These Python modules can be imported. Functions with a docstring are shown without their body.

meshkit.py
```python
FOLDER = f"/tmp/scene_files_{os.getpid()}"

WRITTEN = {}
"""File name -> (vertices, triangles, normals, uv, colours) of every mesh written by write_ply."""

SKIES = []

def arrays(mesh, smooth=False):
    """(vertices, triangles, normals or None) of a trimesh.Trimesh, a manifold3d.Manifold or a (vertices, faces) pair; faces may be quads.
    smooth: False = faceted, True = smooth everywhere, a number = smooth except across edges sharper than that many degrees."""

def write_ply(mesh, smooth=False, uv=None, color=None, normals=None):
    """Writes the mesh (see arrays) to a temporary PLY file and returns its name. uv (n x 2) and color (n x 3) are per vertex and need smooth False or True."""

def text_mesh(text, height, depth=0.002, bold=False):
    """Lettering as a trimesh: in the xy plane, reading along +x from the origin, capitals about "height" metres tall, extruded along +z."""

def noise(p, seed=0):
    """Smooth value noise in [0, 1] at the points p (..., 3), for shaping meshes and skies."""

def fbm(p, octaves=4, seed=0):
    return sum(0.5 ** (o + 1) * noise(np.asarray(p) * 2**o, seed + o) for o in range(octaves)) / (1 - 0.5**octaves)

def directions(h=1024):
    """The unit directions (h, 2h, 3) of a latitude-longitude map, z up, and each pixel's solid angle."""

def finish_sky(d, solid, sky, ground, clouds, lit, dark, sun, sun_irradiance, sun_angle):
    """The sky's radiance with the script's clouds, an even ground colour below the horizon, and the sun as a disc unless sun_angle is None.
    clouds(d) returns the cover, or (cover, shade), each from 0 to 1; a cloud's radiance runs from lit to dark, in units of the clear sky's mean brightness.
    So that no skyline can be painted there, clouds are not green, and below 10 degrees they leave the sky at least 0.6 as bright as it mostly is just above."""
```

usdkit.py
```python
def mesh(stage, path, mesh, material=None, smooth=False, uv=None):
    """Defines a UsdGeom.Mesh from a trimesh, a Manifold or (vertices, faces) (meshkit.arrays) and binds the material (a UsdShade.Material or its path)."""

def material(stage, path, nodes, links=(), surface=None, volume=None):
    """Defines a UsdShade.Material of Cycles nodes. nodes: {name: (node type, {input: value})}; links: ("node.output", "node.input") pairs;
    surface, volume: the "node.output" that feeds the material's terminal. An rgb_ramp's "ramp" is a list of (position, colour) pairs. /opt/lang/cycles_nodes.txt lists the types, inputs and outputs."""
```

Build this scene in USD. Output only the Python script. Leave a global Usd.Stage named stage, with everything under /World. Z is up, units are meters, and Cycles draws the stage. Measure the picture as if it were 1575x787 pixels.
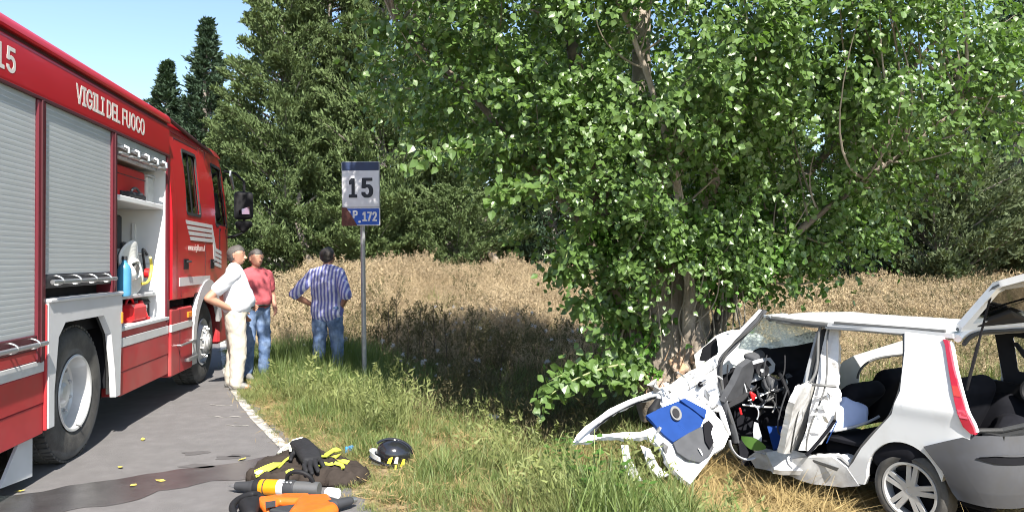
import math
import numpy as np
import trimesh
import manifold3d as m3
from shapely.geometry import Polygon, Point, LineString
from pxr import Usd, UsdGeom, UsdLux, UsdShade, Sdf, Gf, Vt
import usdkit
import meshkit

stage = Usd.Stage.CreateInMemory()
UsdGeom.SetStageUpAxis(stage, 'Z')
UsdGeom.SetStageMetersPerUnit(stage, 1.0)
UsdGeom.Xform.Define(stage, '/World')

# ---------------------------------------------------------------- camera, sky, sun, exposure
EYE = np.array([0.0, 0.0, 1.55])
FPX, HOR = 1150.0, 402.0                       # focal length and horizon height, in units of a 1575-wide picture
PITCH = math.atan((HOR - 393.5) / FPX)
cam = UsdGeom.Camera.Define(stage, '/World/camera')
cam.CreateHorizontalApertureAttr(36.0)
cam.CreateFocalLengthAttr(36.0 * FPX / 1575.0)
cam.CreateExposureAttr(1.38)
cam.CreateClippingRangeAttr(Gf.Vec2f(0.05, 5000))
c_, s_ = math.cos(PITCH), math.sin(PITCH)
cam.AddTransformOp().Set(Gf.Matrix4d(1, 0, 0, 0, 0, -s_, c_, 0, 0, -c_, -s_, 0, 0, 0, 1.55, 1))

SUN_EL = math.radians(48)
SUN_XY = np.array([0.33, -0.944])
SUN = np.array([SUN_XY[0] * math.cos(SUN_EL), SUN_XY[1] * math.cos(SUN_EL), math.sin(SUN_EL)])
sky_mat = usdkit.material(stage, '/World/Looks/sky', {
    'sky': ('sky_texture', {'sky_type': 'single_scattering', 'sun_disc': False, 'sun_elevation': SUN_EL,
                            'sun_rotation': math.atan2(SUN_XY[0], SUN_XY[1]), 'altitude': 50.0, 'air_density': 1.15, 'aerosol_density': 1.0, 'ozone_density': 2.2}),
    'bg': ('background_shader', {'strength': 0.096})}, [('sky.color', 'bg.color')], surface='bg.background')
dome = UsdLux.DomeLight.Define(stage, '/World/sky')
UsdShade.MaterialBindingAPI.Apply(dome.GetPrim()).Bind(sky_mat)
dome.GetPrim().SetCustomDataByKey('kind', 'structure')
sun = UsdLux.DistantLight.Define(stage, '/World/sun')
sun.CreateIntensityAttr(1.25)
sun.CreateAngleAttr(0.53)
sun.CreateNormalizeAttr(True)
sun.CreateColorAttr(Gf.Vec3f(1.0, 0.95, 0.86))
_x = np.cross([0, 0, 1.0], SUN); _x /= np.linalg.norm(_x); _y = np.cross(SUN, _x)
sun.AddTransformOp().Set(Gf.Matrix4d(*_x, 0, *_y, 0, *SUN, 0, 0, 0, 0, 1))


# ---------------------------------------------------------------- small helpers
def ray(px, py):
    x, z = (px - 787.5) / FPX, -(py - 393.5) / FPX
    return np.array([x, c_ - z * s_, s_ + z * c_])


def W(px, py, d):
    """The point of the place at depth d metres that is seen at pixel (px, py) of the photograph."""
    r = ray(px, py)
    return EYE + r * (d / r[1])


def on_plane(px, py, o, n):
    r = ray(px, py)
    return EYE + r * (np.dot(o - EYE, n) / np.dot(r, n))


def smooth01(x, a, b):
    t = np.clip((np.asarray(x, float) - a) / (b - a), 0, 1)
    return t * t * (3 - 2 * t)


LOOKS = {}


def link_out(name, nodes, links, surface):
    LOOKS[name] = usdkit.material(stage, '/World/Looks/' + name, nodes, links, surface=surface)
    return LOOKS[name]


def M(name, col, rough=0.5, metal=0.0, var=0.12, scale=6.0, bump=0.0, bscale=60.0, coat=0.0, spec=0.5, island=0.0, col2=None, sheen=0.0, c2at=0.55, c2w=0.2):
    """A procedural paint-like material: base colour mottled by noise, optionally a second colour in patches, optional fine relief."""
    col = np.array(col, float)
    n = {'tc': ('texture_coordinate', {}), 'n': ('noise_texture', {'scale': scale, 'detail': 5.0, 'roughness': 0.6}),
         'r': ('rgb_ramp', {'ramp': [(0.25, tuple(col * (1 - var))), (0.75, tuple(np.minimum(col * (1 + var), 1)))]}),
         'p': ('principled_bsdf', {'roughness': rough, 'metallic': metal, 'coat_weight': coat, 'specular_ior_level': spec, 'sheen_weight': sheen})}
    k = [('tc.object', 'n.vector'), ('n.fac', 'r.fac')]
    out = 'r.color'
    if col2 is not None:
        n['n2'] = ('noise_texture', {'scale': scale * 0.45, 'detail': 6.0, 'roughness': 0.65})
        n['r2'] = ('rgb_ramp', {'ramp': [(c2at - c2w / 2, (0, 0, 0)), (c2at + c2w / 2, (1, 1, 1))]})
        n['mx'] = ('mix_color', {'b': tuple(col2)})
        k += [('tc.object', 'n2.vector'), ('n2.fac', 'r2.fac'), ('r2.color', 'mx.fac'), (out, 'mx.a')]
        out = 'mx.result'
    if island:
        n['g'] = ('geometry', {})
        n['ri'] = ('rgb_ramp', {'ramp': [(0, (1 - island,) * 3), (1, (1 + island,) * 3)]})
        n['mi'] = ('mix_color', {'blend_type': 'multiply', 'fac': 1.0, 'use_clamp': False})
        k += [('g.random_per_island', 'ri.fac'), (out, 'mi.a'), ('ri.color', 'mi.b')]
        out = 'mi.result'
    k.append((out, 'p.base_color'))
    if bump:
        n['nb'] = ('noise_texture', {'scale': bscale, 'detail': 6.0, 'roughness': 0.65})
        n['b'] = ('bump', {'strength': bump, 'distance': 0.02})
        k += [('tc.object', 'nb.vector'), ('nb.fac', 'b.height'), ('b.normal', 'p.normal')]
    return link_out(name, n, k, 'p.BSDF')


def leaf_mat(name, ramp, rough=0.4, trans=0.3, tcol=None, spec=0.5, obj=0.0):
    """Leaves and blades: one colour per leaf from the ramp, some light let through."""
    n = {'g': ('geometry', {}), 'r': ('rgb_ramp', {'ramp': ramp}), 'p': ('principled_bsdf', {'roughness': rough, 'specular_ior_level': spec}),
         't': ('translucent_bsdf', {}), 'm': ('mix_closure', {'fac': trans}),
         'tm': ('mix_color', {'blend_type': 'multiply', 'fac': 1.0, 'b': tcol or (1.2, 1.35, 0.6), 'use_clamp': False})}
    k = [('g.random_per_island', 'r.fac'), ('r.color', 'tm.a'), ('tm.result', 't.color'), ('p.BSDF', 'm.closure1'), ('t.BSDF', 'm.closure2')]
    src = 'r.color'
    if obj:
        n['o'] = ('object_info', {})
        n['ro'] = ('rgb_ramp', {'ramp': [(0, (1 - obj, 1 - obj, 1 - obj)), (1, (1 + obj, 1 + obj * 0.9, 1 + obj * 0.4))]})
        n['mo'] = ('mix_color', {'blend_type': 'multiply', 'fac': 1.0, 'use_clamp': False})
        k += [('o.random', 'ro.fac'), ('r.color', 'mo.a'), ('ro.color', 'mo.b')]
        src = 'mo.result'
    k.append((src, 'p.base_color'))
    return link_out(name, n, k, 'm.closure')


_used = {}


def numbered(path):
    if path not in _used:
        _used[path] = 0
        return path
    _used[path] += 1
    return f'{path}_{_used[path]:03d}'


def tag(prim, label=None, cat=None, group=None, kind=None):
    prim = prim.GetPrim() if hasattr(prim, 'GetPrim') else prim
    for k, v in (('label', label), ('category', cat), ('group', group), ('kind', kind)):
        if v:
            prim.SetCustomDataByKey(k, v)
    return prim


class Thing:
    """An Xform directly under /World; parts are given in its own coordinates, or in world ones with world=True."""

    def __init__(self, name, label=None, cat=None, loc=(0, 0, 0), rotz=0.0, group=None, kind=None, mat=None):
        self.path = numbered('/World/' + name)
        self.x = UsdGeom.Xform.Define(stage, self.path)
        if mat is None:
            mat = trimesh.transformations.rotation_matrix(rotz, [0, 0, 1])
            mat[:3, 3] = loc
        self.m = np.array(mat, float)
        self.inv = np.linalg.inv(self.m)
        self.x.AddTransformOp().Set(Gf.Matrix4d(*self.m.T.ravel()))
        tag(self.x, label, cat, group, kind)

    def part(self, name, mesh, mat, smooth=30, world=False, parent=None, label=None, kind=None):
        if isinstance(mesh, list):
            mesh = cat_(mesh)
        if world:
            v, f, _ = meshkit.arrays(mesh)
            mesh = trimesh.Trimesh(v @ self.inv[:3, :3].T + self.inv[:3, 3], f, process=False)
        path = numbered((parent or self.path) + '/' + name)
        p = usdkit.mesh(stage, path, mesh, LOOKS[mat] if isinstance(mat, str) else mat, smooth=smooth)
        tag(p, label, None, None, kind)
        return path


def solo(name, mesh, mat, label=None, cat=None, group=None, kind=None, smooth=30):
    if isinstance(mesh, list):
        mesh = cat_(mesh)
    p = usdkit.mesh(stage, numbered('/World/' + name), mesh, LOOKS[mat], smooth=smooth)
    tag(p, label, cat, group, kind)
    return p


def cat_(ms):
    vs, fs, n = [], [], 0
    for m in ms:
        v, f, _ = meshkit.arrays(m)
        vs.append(v); fs.append(f + n); n += len(v)
    return trimesh.Trimesh(np.vstack(vs), np.vstack(fs), process=False)


def tm(man):
    m = man.to_mesh()
    return trimesh.Trimesh(np.array(m.vert_properties[:, :3], float), np.array(m.tri_verts), process=False)


def box(x0, x1, y0, y1, z0, z1, ch=0.004):
    """A box with chamfered edges."""
    a, b = np.array([min(x0, x1), min(y0, y1), min(z0, z1)]), np.array([max(x0, x1), max(y0, y1), max(z0, z1)])
    c = min(ch, *(0.45 * (b - a)))
    if c <= 1e-4:
        m = trimesh.creation.box(b - a); m.apply_translation((a + b) / 2); return m
    pts = []
    for i in range(8):
        s = np.array([(i >> k) & 1 for k in range(3)])
        p = np.where(s, b, a)
        for k in range(3):
            q = p + np.where(s, -c, c); q[k] = p[k]; pts.append(q)
    return tm(m3.Manifold.hull_points(np.array(pts)))


def frame_of(t):
    t = np.asarray(t, float) / np.linalg.norm(t)
    a = np.cross(t, [0, 0, 1.0] if abs(t[2]) < 0.9 else [1.0, 0, 0]); a /= np.linalg.norm(a)
    return t, a, np.cross(t, a)


def tube(points, radii, sides=8, cap=True, flat=1.0):
    p = np.asarray(points, float)
    r = np.broadcast_to(np.asarray(radii, float), (len(p),))
    t = np.gradient(p, axis=0); t /= np.linalg.norm(t, axis=1, keepdims=True) + 1e-12
    a = np.zeros_like(p); a[0] = frame_of(t[0])[1]
    for i in range(1, len(p)):
        q = a[i - 1] - t[i] * np.dot(a[i - 1], t[i]); a[i] = q / (np.linalg.norm(q) + 1e-12)
    b = np.cross(t, a)
    ang = np.arange(sides) * 2 * np.pi / sides
    v = (p[:, None] + r[:, None, None] * (np.cos(ang)[None, :, None] * a[:, None] + flat * np.sin(ang)[None, :, None] * b[:, None])).reshape(-1, 3)
    i, j = np.meshgrid(np.arange(len(p) - 1), np.arange(sides), indexing='ij')
    q = np.stack([i * sides + j, i * sides + (j + 1) % sides, (i + 1) * sides + (j + 1) % sides, (i + 1) * sides + j], -1).reshape(-1, 4)
    f = np.vstack([q[:, [0, 1, 2]], q[:, [0, 2, 3]]])
    if cap:
        n = len(v); v = np.vstack([v, p[:1], p[-1:]]); k = np.arange(sides); e = (len(p) - 1) * sides
        f = np.vstack([f, np.stack([np.full(sides, n), (k + 1) % sides, k], 1), np.stack([np.full(sides, n + 1), e + k, e + (k + 1) % sides], 1)])
    return trimesh.Trimesh(v, f, process=False)


def spline(pts, n):
    """A smooth curve through the points."""
    from scipy.interpolate import CubicSpline
    p = np.asarray(pts, float)
    d = np.r_[0, np.cumsum(np.linalg.norm(np.diff(p, axis=0), axis=1))]
    return CubicSpline(d, p)(np.linspace(0, d[-1], n))


def lathe(profile, centre, axis, seg=48):
    """profile: (along axis, radius) pairs, a closed or open outline; revolved about the axis through centre."""
    t, a, b = frame_of(axis)
    pr = np.asarray(profile, float); ang = np.arange(seg) * 2 * np.pi / seg
    ring = np.cos(ang)[:, None] * a + np.sin(ang)[:, None] * b
    v = (np.asarray(centre, float) + pr[:, None, :1] * t + pr[:, None, 1:] * ring[None]).reshape(-1, 3)
    i, j = np.meshgrid(np.arange(len(pr) - 1), np.arange(seg), indexing='ij')
    q = np.stack([i * seg + j, i * seg + (j + 1) % seg, (i + 1) * seg + (j + 1) % seg, (i + 1) * seg + j], -1).reshape(-1, 4)
    return trimesh.Trimesh(v, np.vstack([q[:, [0, 1, 2]], q[:, [0, 2, 3]]]), process=False)


def prism(poly, f, t=0.01, edge=None, both=False):
    """A plate: polygon (list or shapely) in the (a, b) plane, thickness t, bent by f(a, b) -> points; the plate's back lies t behind its front along the surface normal."""
    if not hasattr(poly, 'geom_type'):
        poly = Polygon(poly)
    if not poly.is_valid:
        poly = poly.buffer(0)
    ms = []
    for g in getattr(poly, 'geoms', [poly]):
        m = trimesh.creation.extrude_polygon(g, 1.0, engine='earcut')
        v, fc = np.array(m.vertices), np.array(m.faces)
        if edge:
            v, fc = trimesh.remesh.subdivide_to_size(v, fc, edge, max_iter=14)
        ms.append(trimesh.Trimesh(v, fc, process=True))
    m = cat_(ms)
    v = np.array(m.vertices); a, b, w = v[:, 0], v[:, 1], v[:, 2]
    e = 1e-3
    p = f(a, b); n = np.cross(f(a + e, b) - p, f(a, b + e) - p); n /= np.linalg.norm(n, axis=1, keepdims=True) + 1e-15
    return trimesh.Trimesh(p + n * ((w - 1) * t)[:, None], m.faces if t > 0 else m.faces[:, ::-1], process=False)


def flat_on(o, ex, ey):
    o, ex, ey = (np.asarray(q, float) for q in (o, ex, ey))
    return lambda a, b: o + np.asarray(a)[:, None] * ex + np.asarray(b)[:, None] * ey


def px_plate(pix, plane, t=0.02, edge=None, holes=(), wob=0.0, seed=0, freq=6.0, push=0.0):
    """A plate standing in the plane through three world points whose outline is given where the photograph shows it."""
    o, a, b = (np.asarray(q, float) for q in plane)
    ex = (a - o) / np.linalg.norm(a - o); n = np.cross(ex, b - o); n /= np.linalg.norm(n); ey = np.cross(n, ex)
    if np.dot(n, EYE - o) < 0:
        n = -n; ey = -ey
    o = o + n * push
    flat = lambda pts: [(float(np.dot(q, ex)), float(np.dot(q, ey))) for q in (on_plane(x, y, o, n) - o for x, y in pts)]
    poly = Polygon(flat(pix)).buffer(0)
    for h in holes:
        poly = poly.difference(Polygon(flat(h)).buffer(0))

    def f(u, v):
        p = o + u[:, None] * ex + v[:, None] * ey
        if wob:
            p = p + n * (wob * (meshkit.fbm(p * freq, 3, seed) - 0.5) * 2)[:, None]
        return p
    return prism(poly, f, t, edge)


def px_path(pts, n=None):
    p = np.array([W(*q) for q in pts])
    return spline(p, n) if n else p


def blob(points_r, refine=None, smooth=6, disp=0.0, freq=4.0, seed=0):
    """The joined hull of spheres: bones is a list of ((point, radius), (point, radius), ...) hulls."""
    sph = {}
    ms = []
    for bone in points_r:
        hs = [m3.Manifold.sphere(r, 20).translate([float(c) for c in p]) for p, r in bone]
        ms.append(m3.Manifold.batch_hull(hs) if len(hs) > 1 else hs[0])
    m = m3.Manifold.batch_boolean(ms, m3.OpType.Add)
    if refine:
        m = m.refine_to_length(refine)
    t = tm(m); t = trimesh.Trimesh(t.vertices, t.faces, process=True)
    if smooth:
        trimesh.smoothing.filter_taubin(t, iterations=smooth)
    if disp:
        v = np.array(t.vertices); nn = np.array(t.vertex_normals)
        t = trimesh.Trimesh(v + nn * (disp * (meshkit.fbm(v * freq, 3, seed) - 0.5) * 2)[:, None], t.faces, process=False)
    return t


def place(mesh, m):
    v, f, _ = meshkit.arrays(mesh); m = np.asarray(m, float)
    return trimesh.Trimesh(v @ m[:3, :3].T + m[:3, 3], f, process=False)


def basis(o, ex, ey, ez):
    m = np.eye(4); m[:3, 0], m[:3, 1], m[:3, 2], m[:3, 3] = ex, ey, ez, o
    return m


# ---------------------------------------------------------------- materials
M('asphalt', (0.132, 0.125, 0.126), 0.85, var=0.16, scale=9, bump=0.5, bscale=140, col2=(0.105, 0.10, 0.10), c2at=0.52, c2w=0.35)
M('damp_asphalt', (0.075, 0.07, 0.07), 0.7, var=0.2)
M('wet_asphalt', (0.048, 0.045, 0.046), 0.2, var=0.3, scale=5, bump=0.12, bscale=60, spec=0.6)
M('line_paint', (0.42, 0.405, 0.375), 0.7, var=0.15, scale=20, col2=(0.2, 0.19, 0.175), c2at=0.52, c2w=0.12, bump=0.3)
M('truck_red', (0.385, 0.009, 0.017), 0.3, var=0.05, scale=2, coat=0.12, spec=0.35)
M('truck_red_dusty', (0.36, 0.028, 0.034), 0.42, var=0.12, scale=3, coat=0.05, spec=0.35, col2=(0.30, 0.08, 0.075), c2at=0.62, c2w=0.3)
M('groove_dark', (0.06, 0.012, 0.016), 0.5, var=0.1)
M('shutter_grey', (0.43, 0.455, 0.465), 0.42, metal=0.25, var=0.05, scale=3)
M('post_maroon', (0.11, 0.012, 0.02), 0.4, var=0.1)
M('aluminium', (0.42, 0.43, 0.44), 0.36, metal=0.85, var=0.1, scale=15)
M('fender_white', (0.52, 0.52, 0.53), 0.42, var=0.06, scale=3, col2=(0.5, 0.5, 0.49), c2at=0.6, c2w=0.2)
M('black_rubber', (0.018, 0.018, 0.018), 0.65, var=0.3, scale=10, bump=0.2, bscale=80)
M('tyre', (0.05, 0.048, 0.046), 0.75, var=0.35, scale=9, col2=(0.10, 0.095, 0.085), c2at=0.58, c2w=0.25, bump=0.25, bscale=70)
M('rim_silver', (0.50, 0.50, 0.50), 0.42, metal=0.35, var=0.1, scale=8)
M('black_plastic', (0.016, 0.016, 0.018), 0.6, var=0.2, scale=12, spec=0.12)
M('dark_void', (0.010, 0.010, 0.012), 0.9, var=0.2, spec=0.1)
M('inner_grey', (0.5, 0.51, 0.52), 0.5, var=0.08, scale=4)
M('inner_white', (0.72, 0.73, 0.74), 0.45, var=0.05, scale=4)
M('stripe_white', (0.5, 0.5, 0.5), 0.4, var=0.06, scale=10)
M('letter_white', (0.6, 0.57, 0.54), 0.45, var=0.05)
M('box_red', (0.55, 0.012, 0.015), 0.4, var=0.08)
M('hose_white', (0.68, 0.68, 0.66), 0.7, var=0.1, scale=20)
M('bottle_blue', (0.07, 0.25, 0.42), 0.3, var=0.15)
M('amber', (0.75, 0.22, 0.02), 0.3, var=0.1)
M('hose_yellow', (0.6, 0.5, 0.08), 0.5)
link_out('dark_glass', {'p': ('principled_bsdf', {'base_color': (0.012, 0.014, 0.015), 'roughness': 0.05, 'specular_ior_level': 0.6})}, [], 'p.BSDF')
link_out('mirror_glass', {'p': ('principled_bsdf', {'base_color': (0.85, 0.87, 0.9), 'roughness': 0.04, 'metallic': 1.0})}, [], 'p.BSDF')
link_out('clear_pane', {'t': ('transparent_bsdf', {'color': (0.93, 0.96, 0.95)}), 'g': ('glossy_bsdf', {'roughness': 0.02, 'color': (0.9, 0.9, 0.9)}), 'f': ('fresnel', {'IOR': 1.5}), 'm': ('mix_closure', {})},
         [('f.fac', 'm.fac'), ('t.BSDF', 'm.closure1'), ('g.BSDF', 'm.closure2')], 'm.closure')
link_out('tint_pane', {'t': ('transparent_bsdf', {'color': (0.42, 0.46, 0.45)}), 'g': ('glossy_bsdf', {'roughness': 0.02, 'color': (0.9, 0.9, 0.9)}), 'f': ('fresnel', {'IOR': 1.5}), 'm': ('mix_closure', {})},
         [('f.fac', 'm.fac'), ('t.BSDF', 'm.closure1'), ('g.BSDF', 'm.closure2')], 'm.closure')
link_out('shattered_glass', {'tc': ('texture_coordinate', {}), 'v': ('voronoi_texture', {'scale': 26.0, 'feature': 'distance_to_edge'}), 'r': ('rgb_ramp', {'ramp': [(0.0, (0.75, 0.75, 0.75)), (0.1, (0.28, 0.28, 0.28)), (0.4, (0.12, 0.12, 0.12))]}),
                             'n': ('noise_texture', {'scale': 4.0, 'detail': 3.0}), 'rn': ('rgb_ramp', {'ramp': [(0.4, (0.0, 0.0, 0.0)), (0.7, (0.5, 0.5, 0.5))]}), 'ad': ('mix_color', {'blend_type': 'add', 'fac': 1.0}),
                             't': ('transparent_bsdf', {'color': (0.9, 0.95, 0.93)}), 'd': ('principled_bsdf', {'base_color': (0.75, 0.8, 0.8), 'roughness': 0.25}), 'm': ('mix_closure', {})},
         [('tc.object', 'v.vector'), ('tc.object', 'n.vector'), ('v.distance', 'r.fac'), ('n.fac', 'rn.fac'), ('r.color', 'ad.a'), ('rn.color', 'ad.b'), ('ad.result', 'm.fac'), ('t.BSDF', 'm.closure1'), ('d.BSDF', 'm.closure2')], 'm.closure')
M('wreck_white', (0.66, 0.66, 0.67), 0.45, var=0.08, scale=11, coat=0.1, spec=0.3, col2=(0.22, 0.205, 0.185), c2at=0.63, c2w=0.13, bump=0.35, bscale=9)
M('car_white', (0.71, 0.72, 0.735), 0.3, var=0.03, scale=2, coat=0.4, col2=(0.47, 0.455, 0.43), c2at=0.64, c2w=0.3)
M('car_white_dirty', (0.54, 0.54, 0.54), 0.45, var=0.1, scale=7, col2=(0.27, 0.25, 0.22), c2at=0.62, c2w=0.3)
M('bumper_grey', (0.068, 0.07, 0.078), 0.7, var=0.12, scale=6, bump=0.05, bscale=300, spec=0.15, col2=(0.062, 0.061, 0.06), c2at=0.6, c2w=0.3)
M('seal_grey', (0.10, 0.10, 0.10), 0.5, var=0.2)
M('grey_trim', (0.062, 0.064, 0.07), 0.8, var=0.15, scale=10, spec=0.12)
M('light_trim', (0.32, 0.33, 0.35), 0.5, var=0.15, scale=12)
M('navy_cloth', (0.0095, 0.0098, 0.013), 0.9, var=0.25, scale=10, spec=0.1)
M('blue_trim', (0.010, 0.038, 0.16), 0.8, var=0.12, scale=8, bump=0.1, bscale=40, spec=0.12)
M('pale_blue_cloth', (0.42, 0.5, 0.72), 0.85, var=0.1, scale=6)
M('lamp_red', (0.42, 0.02, 0.045), 0.2, var=0.08, scale=8, coat=0.6)
M('lamp_pale', (0.50, 0.06, 0.10), 0.16, var=0.08, scale=8, coat=0.6)
M('lamp_amber', (0.48, 0.05, 0.045), 0.16, var=0.08, scale=8, coat=0.6)
M('plate_pale', (0.45, 0.46, 0.48), 0.5, var=0.1)
M('bare_metal', (0.5, 0.5, 0.5), 0.35, metal=0.9, var=0.3, scale=12)
M('skin', (0.40, 0.21, 0.145), 0.55, var=0.08, scale=12)
M('skin_tan', (0.30, 0.15, 0.10), 0.55, var=0.08, scale=12)
M('hair_dark', (0.03, 0.025, 0.022), 0.7, var=0.3, scale=60)
M('hair_grey', (0.065, 0.058, 0.054), 0.7, var=0.3, scale=60)
M('shirt_white', (0.58, 0.60, 0.66), 0.85, var=0.04, scale=10, bump=0.15, bscale=14)
M('shirt_red', (0.36, 0.07, 0.085), 0.85, var=0.08, scale=10, bump=0.15, bscale=14)
M('trouser_cream', (0.46, 0.42, 0.36), 0.85, var=0.06, scale=9, bump=0.2, bscale=14)
M('denim', (0.07, 0.12, 0.24), 0.85, var=0.2, scale=10, col2=(0.22, 0.30, 0.45), c2at=0.55, c2w=0.25, bump=0.2, bscale=16)
M('leather_dark', (0.03, 0.022, 0.018), 0.5, var=0.2)
M('shoe_grey', (0.16, 0.155, 0.15), 0.6, var=0.2)
link_out('shirt_striped', {'tc': ('texture_coordinate', {}), 'w': ('wave_texture', {'wave_type': 'bands', 'bands_direction': 'x', 'scale': 6.2, 'distortion': 0.7, 'detail': 1.0}),
                           'r': ('rgb_ramp', {'ramp': [(0.40, (0.47, 0.48, 0.62)), (0.58, (0.13, 0.14, 0.38))]}), 'p': ('principled_bsdf', {'roughness': 0.85})},
         [('tc.object', 'w.vector'), ('w.fac', 'r.fac'), ('r.color', 'p.base_color')], 'p.BSDF')
M('sign_white', (0.72, 0.72, 0.74), 0.5, var=0.05, scale=6, col2=(0.5, 0.5, 0.5), c2at=0.65, c2w=0.2)
M('sign_navy', (0.02, 0.035, 0.09), 0.5, var=0.2, scale=8)
M('sign_blue', (0.015, 0.09, 0.45), 0.4, var=0.1, scale=8)
M('sign_ink', (0.012, 0.014, 0.02), 0.5, var=0.1)
M('rust', (0.12, 0.045, 0.035), 0.8, var=0.35, scale=25, bump=0.3)
M('galvanised', (0.36, 0.37, 0.38), 0.5, metal=0.45, var=0.25, scale=14)
M('bark', (0.20, 0.165, 0.13), 0.9, var=0.45, scale=7, bump=0.9, bscale=22, col2=(0.10, 0.085, 0.07), c2at=0.5, c2w=0.25)
M('bark_pale', (0.36, 0.31, 0.26), 0.9, var=0.3, scale=7, bump=0.8, bscale=20, col2=(0.2, 0.165, 0.13), c2at=0.52, c2w=0.25)
M('torn_wood', (0.46, 0.27, 0.15), 0.85, var=0.3, scale=14, bump=0.6, bscale=30, col2=(0.34, 0.27, 0.22), c2at=0.5, c2w=0.2)
M('cypress_bark', (0.22, 0.19, 0.17), 0.9, var=0.3, scale=4, bump=0.8, bscale=12)
M('coat_brown', (0.034, 0.027, 0.023), 0.9, var=0.3, scale=9, bump=0.35, bscale=34, spec=0.12)
M('glove_black', (0.018, 0.018, 0.02), 0.7, spec=0.2, var=0.25, scale=12, bump=0.2, bscale=60)
M('hi_vis', (0.46, 0.50, 0.06), 0.5, var=0.1, scale=15)
M('reflective', (0.72, 0.72, 0.62), 0.4, var=0.1, scale=15)
M('helmet_black', (0.012, 0.012, 0.014), 0.12, var=0.1, coat=0.7)
M('visor_silver', (0.62, 0.63, 0.65), 0.2, metal=0.3, var=0.1)
M('stripe_yellow', (0.75, 0.62, 0.05), 0.4, var=0.1)
M('tool_orange', (0.60, 0.115, 0.014), 0.4, var=0.12, coat=0.1, scale=9, spec=0.3, col2=(0.36, 0.09, 0.02), c2at=0.66, c2w=0.12)
M('tool_amber', (0.78, 0.30, 0.01), 0.25, metal=0.25, var=0.08)
M('tool_dark', (0.035, 0.036, 0.04), 0.5, var=0.25, spec=0.25)
M('tool_grey', (0.12, 0.12, 0.12), 0.4, metal=0.4, var=0.15)
M('nitrile_blue', (0.05, 0.30, 0.68), 0.5, var=0.15)
M('paper_white', (0.7, 0.7, 0.68), 0.8, var=0.1)
M('leaf_yellow', (0.55, 0.45, 0.08), 0.6, var=0.2)
M('pale_wood', (0.30, 0.25, 0.20), 0.85, var=0.25, scale=12)

# ---------------------------------------------------------------- ground, road, line, wet trail
_yy = np.linspace(-20, 120, 2801)
_sl = -0.40 - 0.20 * (1 - smooth01(_yy, 4.5, 12))
_xx = np.r_[0, np.cumsum((_sl[1:] + _sl[:-1]) / 2 * np.diff(_yy))]
_xx += -0.94 - np.interp(4.64, _yy, _xx)
edge_x = lambda y: np.interp(y, _yy, _xx)
edge_s = lambda y: np.interp(y, _yy, _sl)


def off_road(x, y):
    return (np.asarray(x, float) - edge_x(y)) / np.sqrt(1 + edge_s(y) ** 2)


def ground_z(x, y):
    x, y = np.asarray(x, float), np.asarray(y, float)
    s = off_road(x, y)
    z = np.where(s > 0.02, 0.0, -0.03) - 0.44 * smooth01(s, 0.6, 3.2)
    rise = 1.35 - 0.55 * smooth01(x, -2, 9)
    z = z + rise * smooth01(y, 11.5, 27) * smooth01(s, 0.8, 3.5)
    z = z + 0.10 * np.exp(-((x - 1.8) ** 2 + (y - 8.7) ** 2) / 1.2)
    p = np.stack([x * 0.9, y * 0.9, x * 0], -1)
    return z + (meshkit.fbm(p, 3, 4) - 0.5) * 0.12 * smooth01(s, 0.1, 1.2)


def axis_points(*segs):
    return np.unique(np.round(np.concatenate([np.arange(a, b, st) for a, b, st in segs]), 4))


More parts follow.
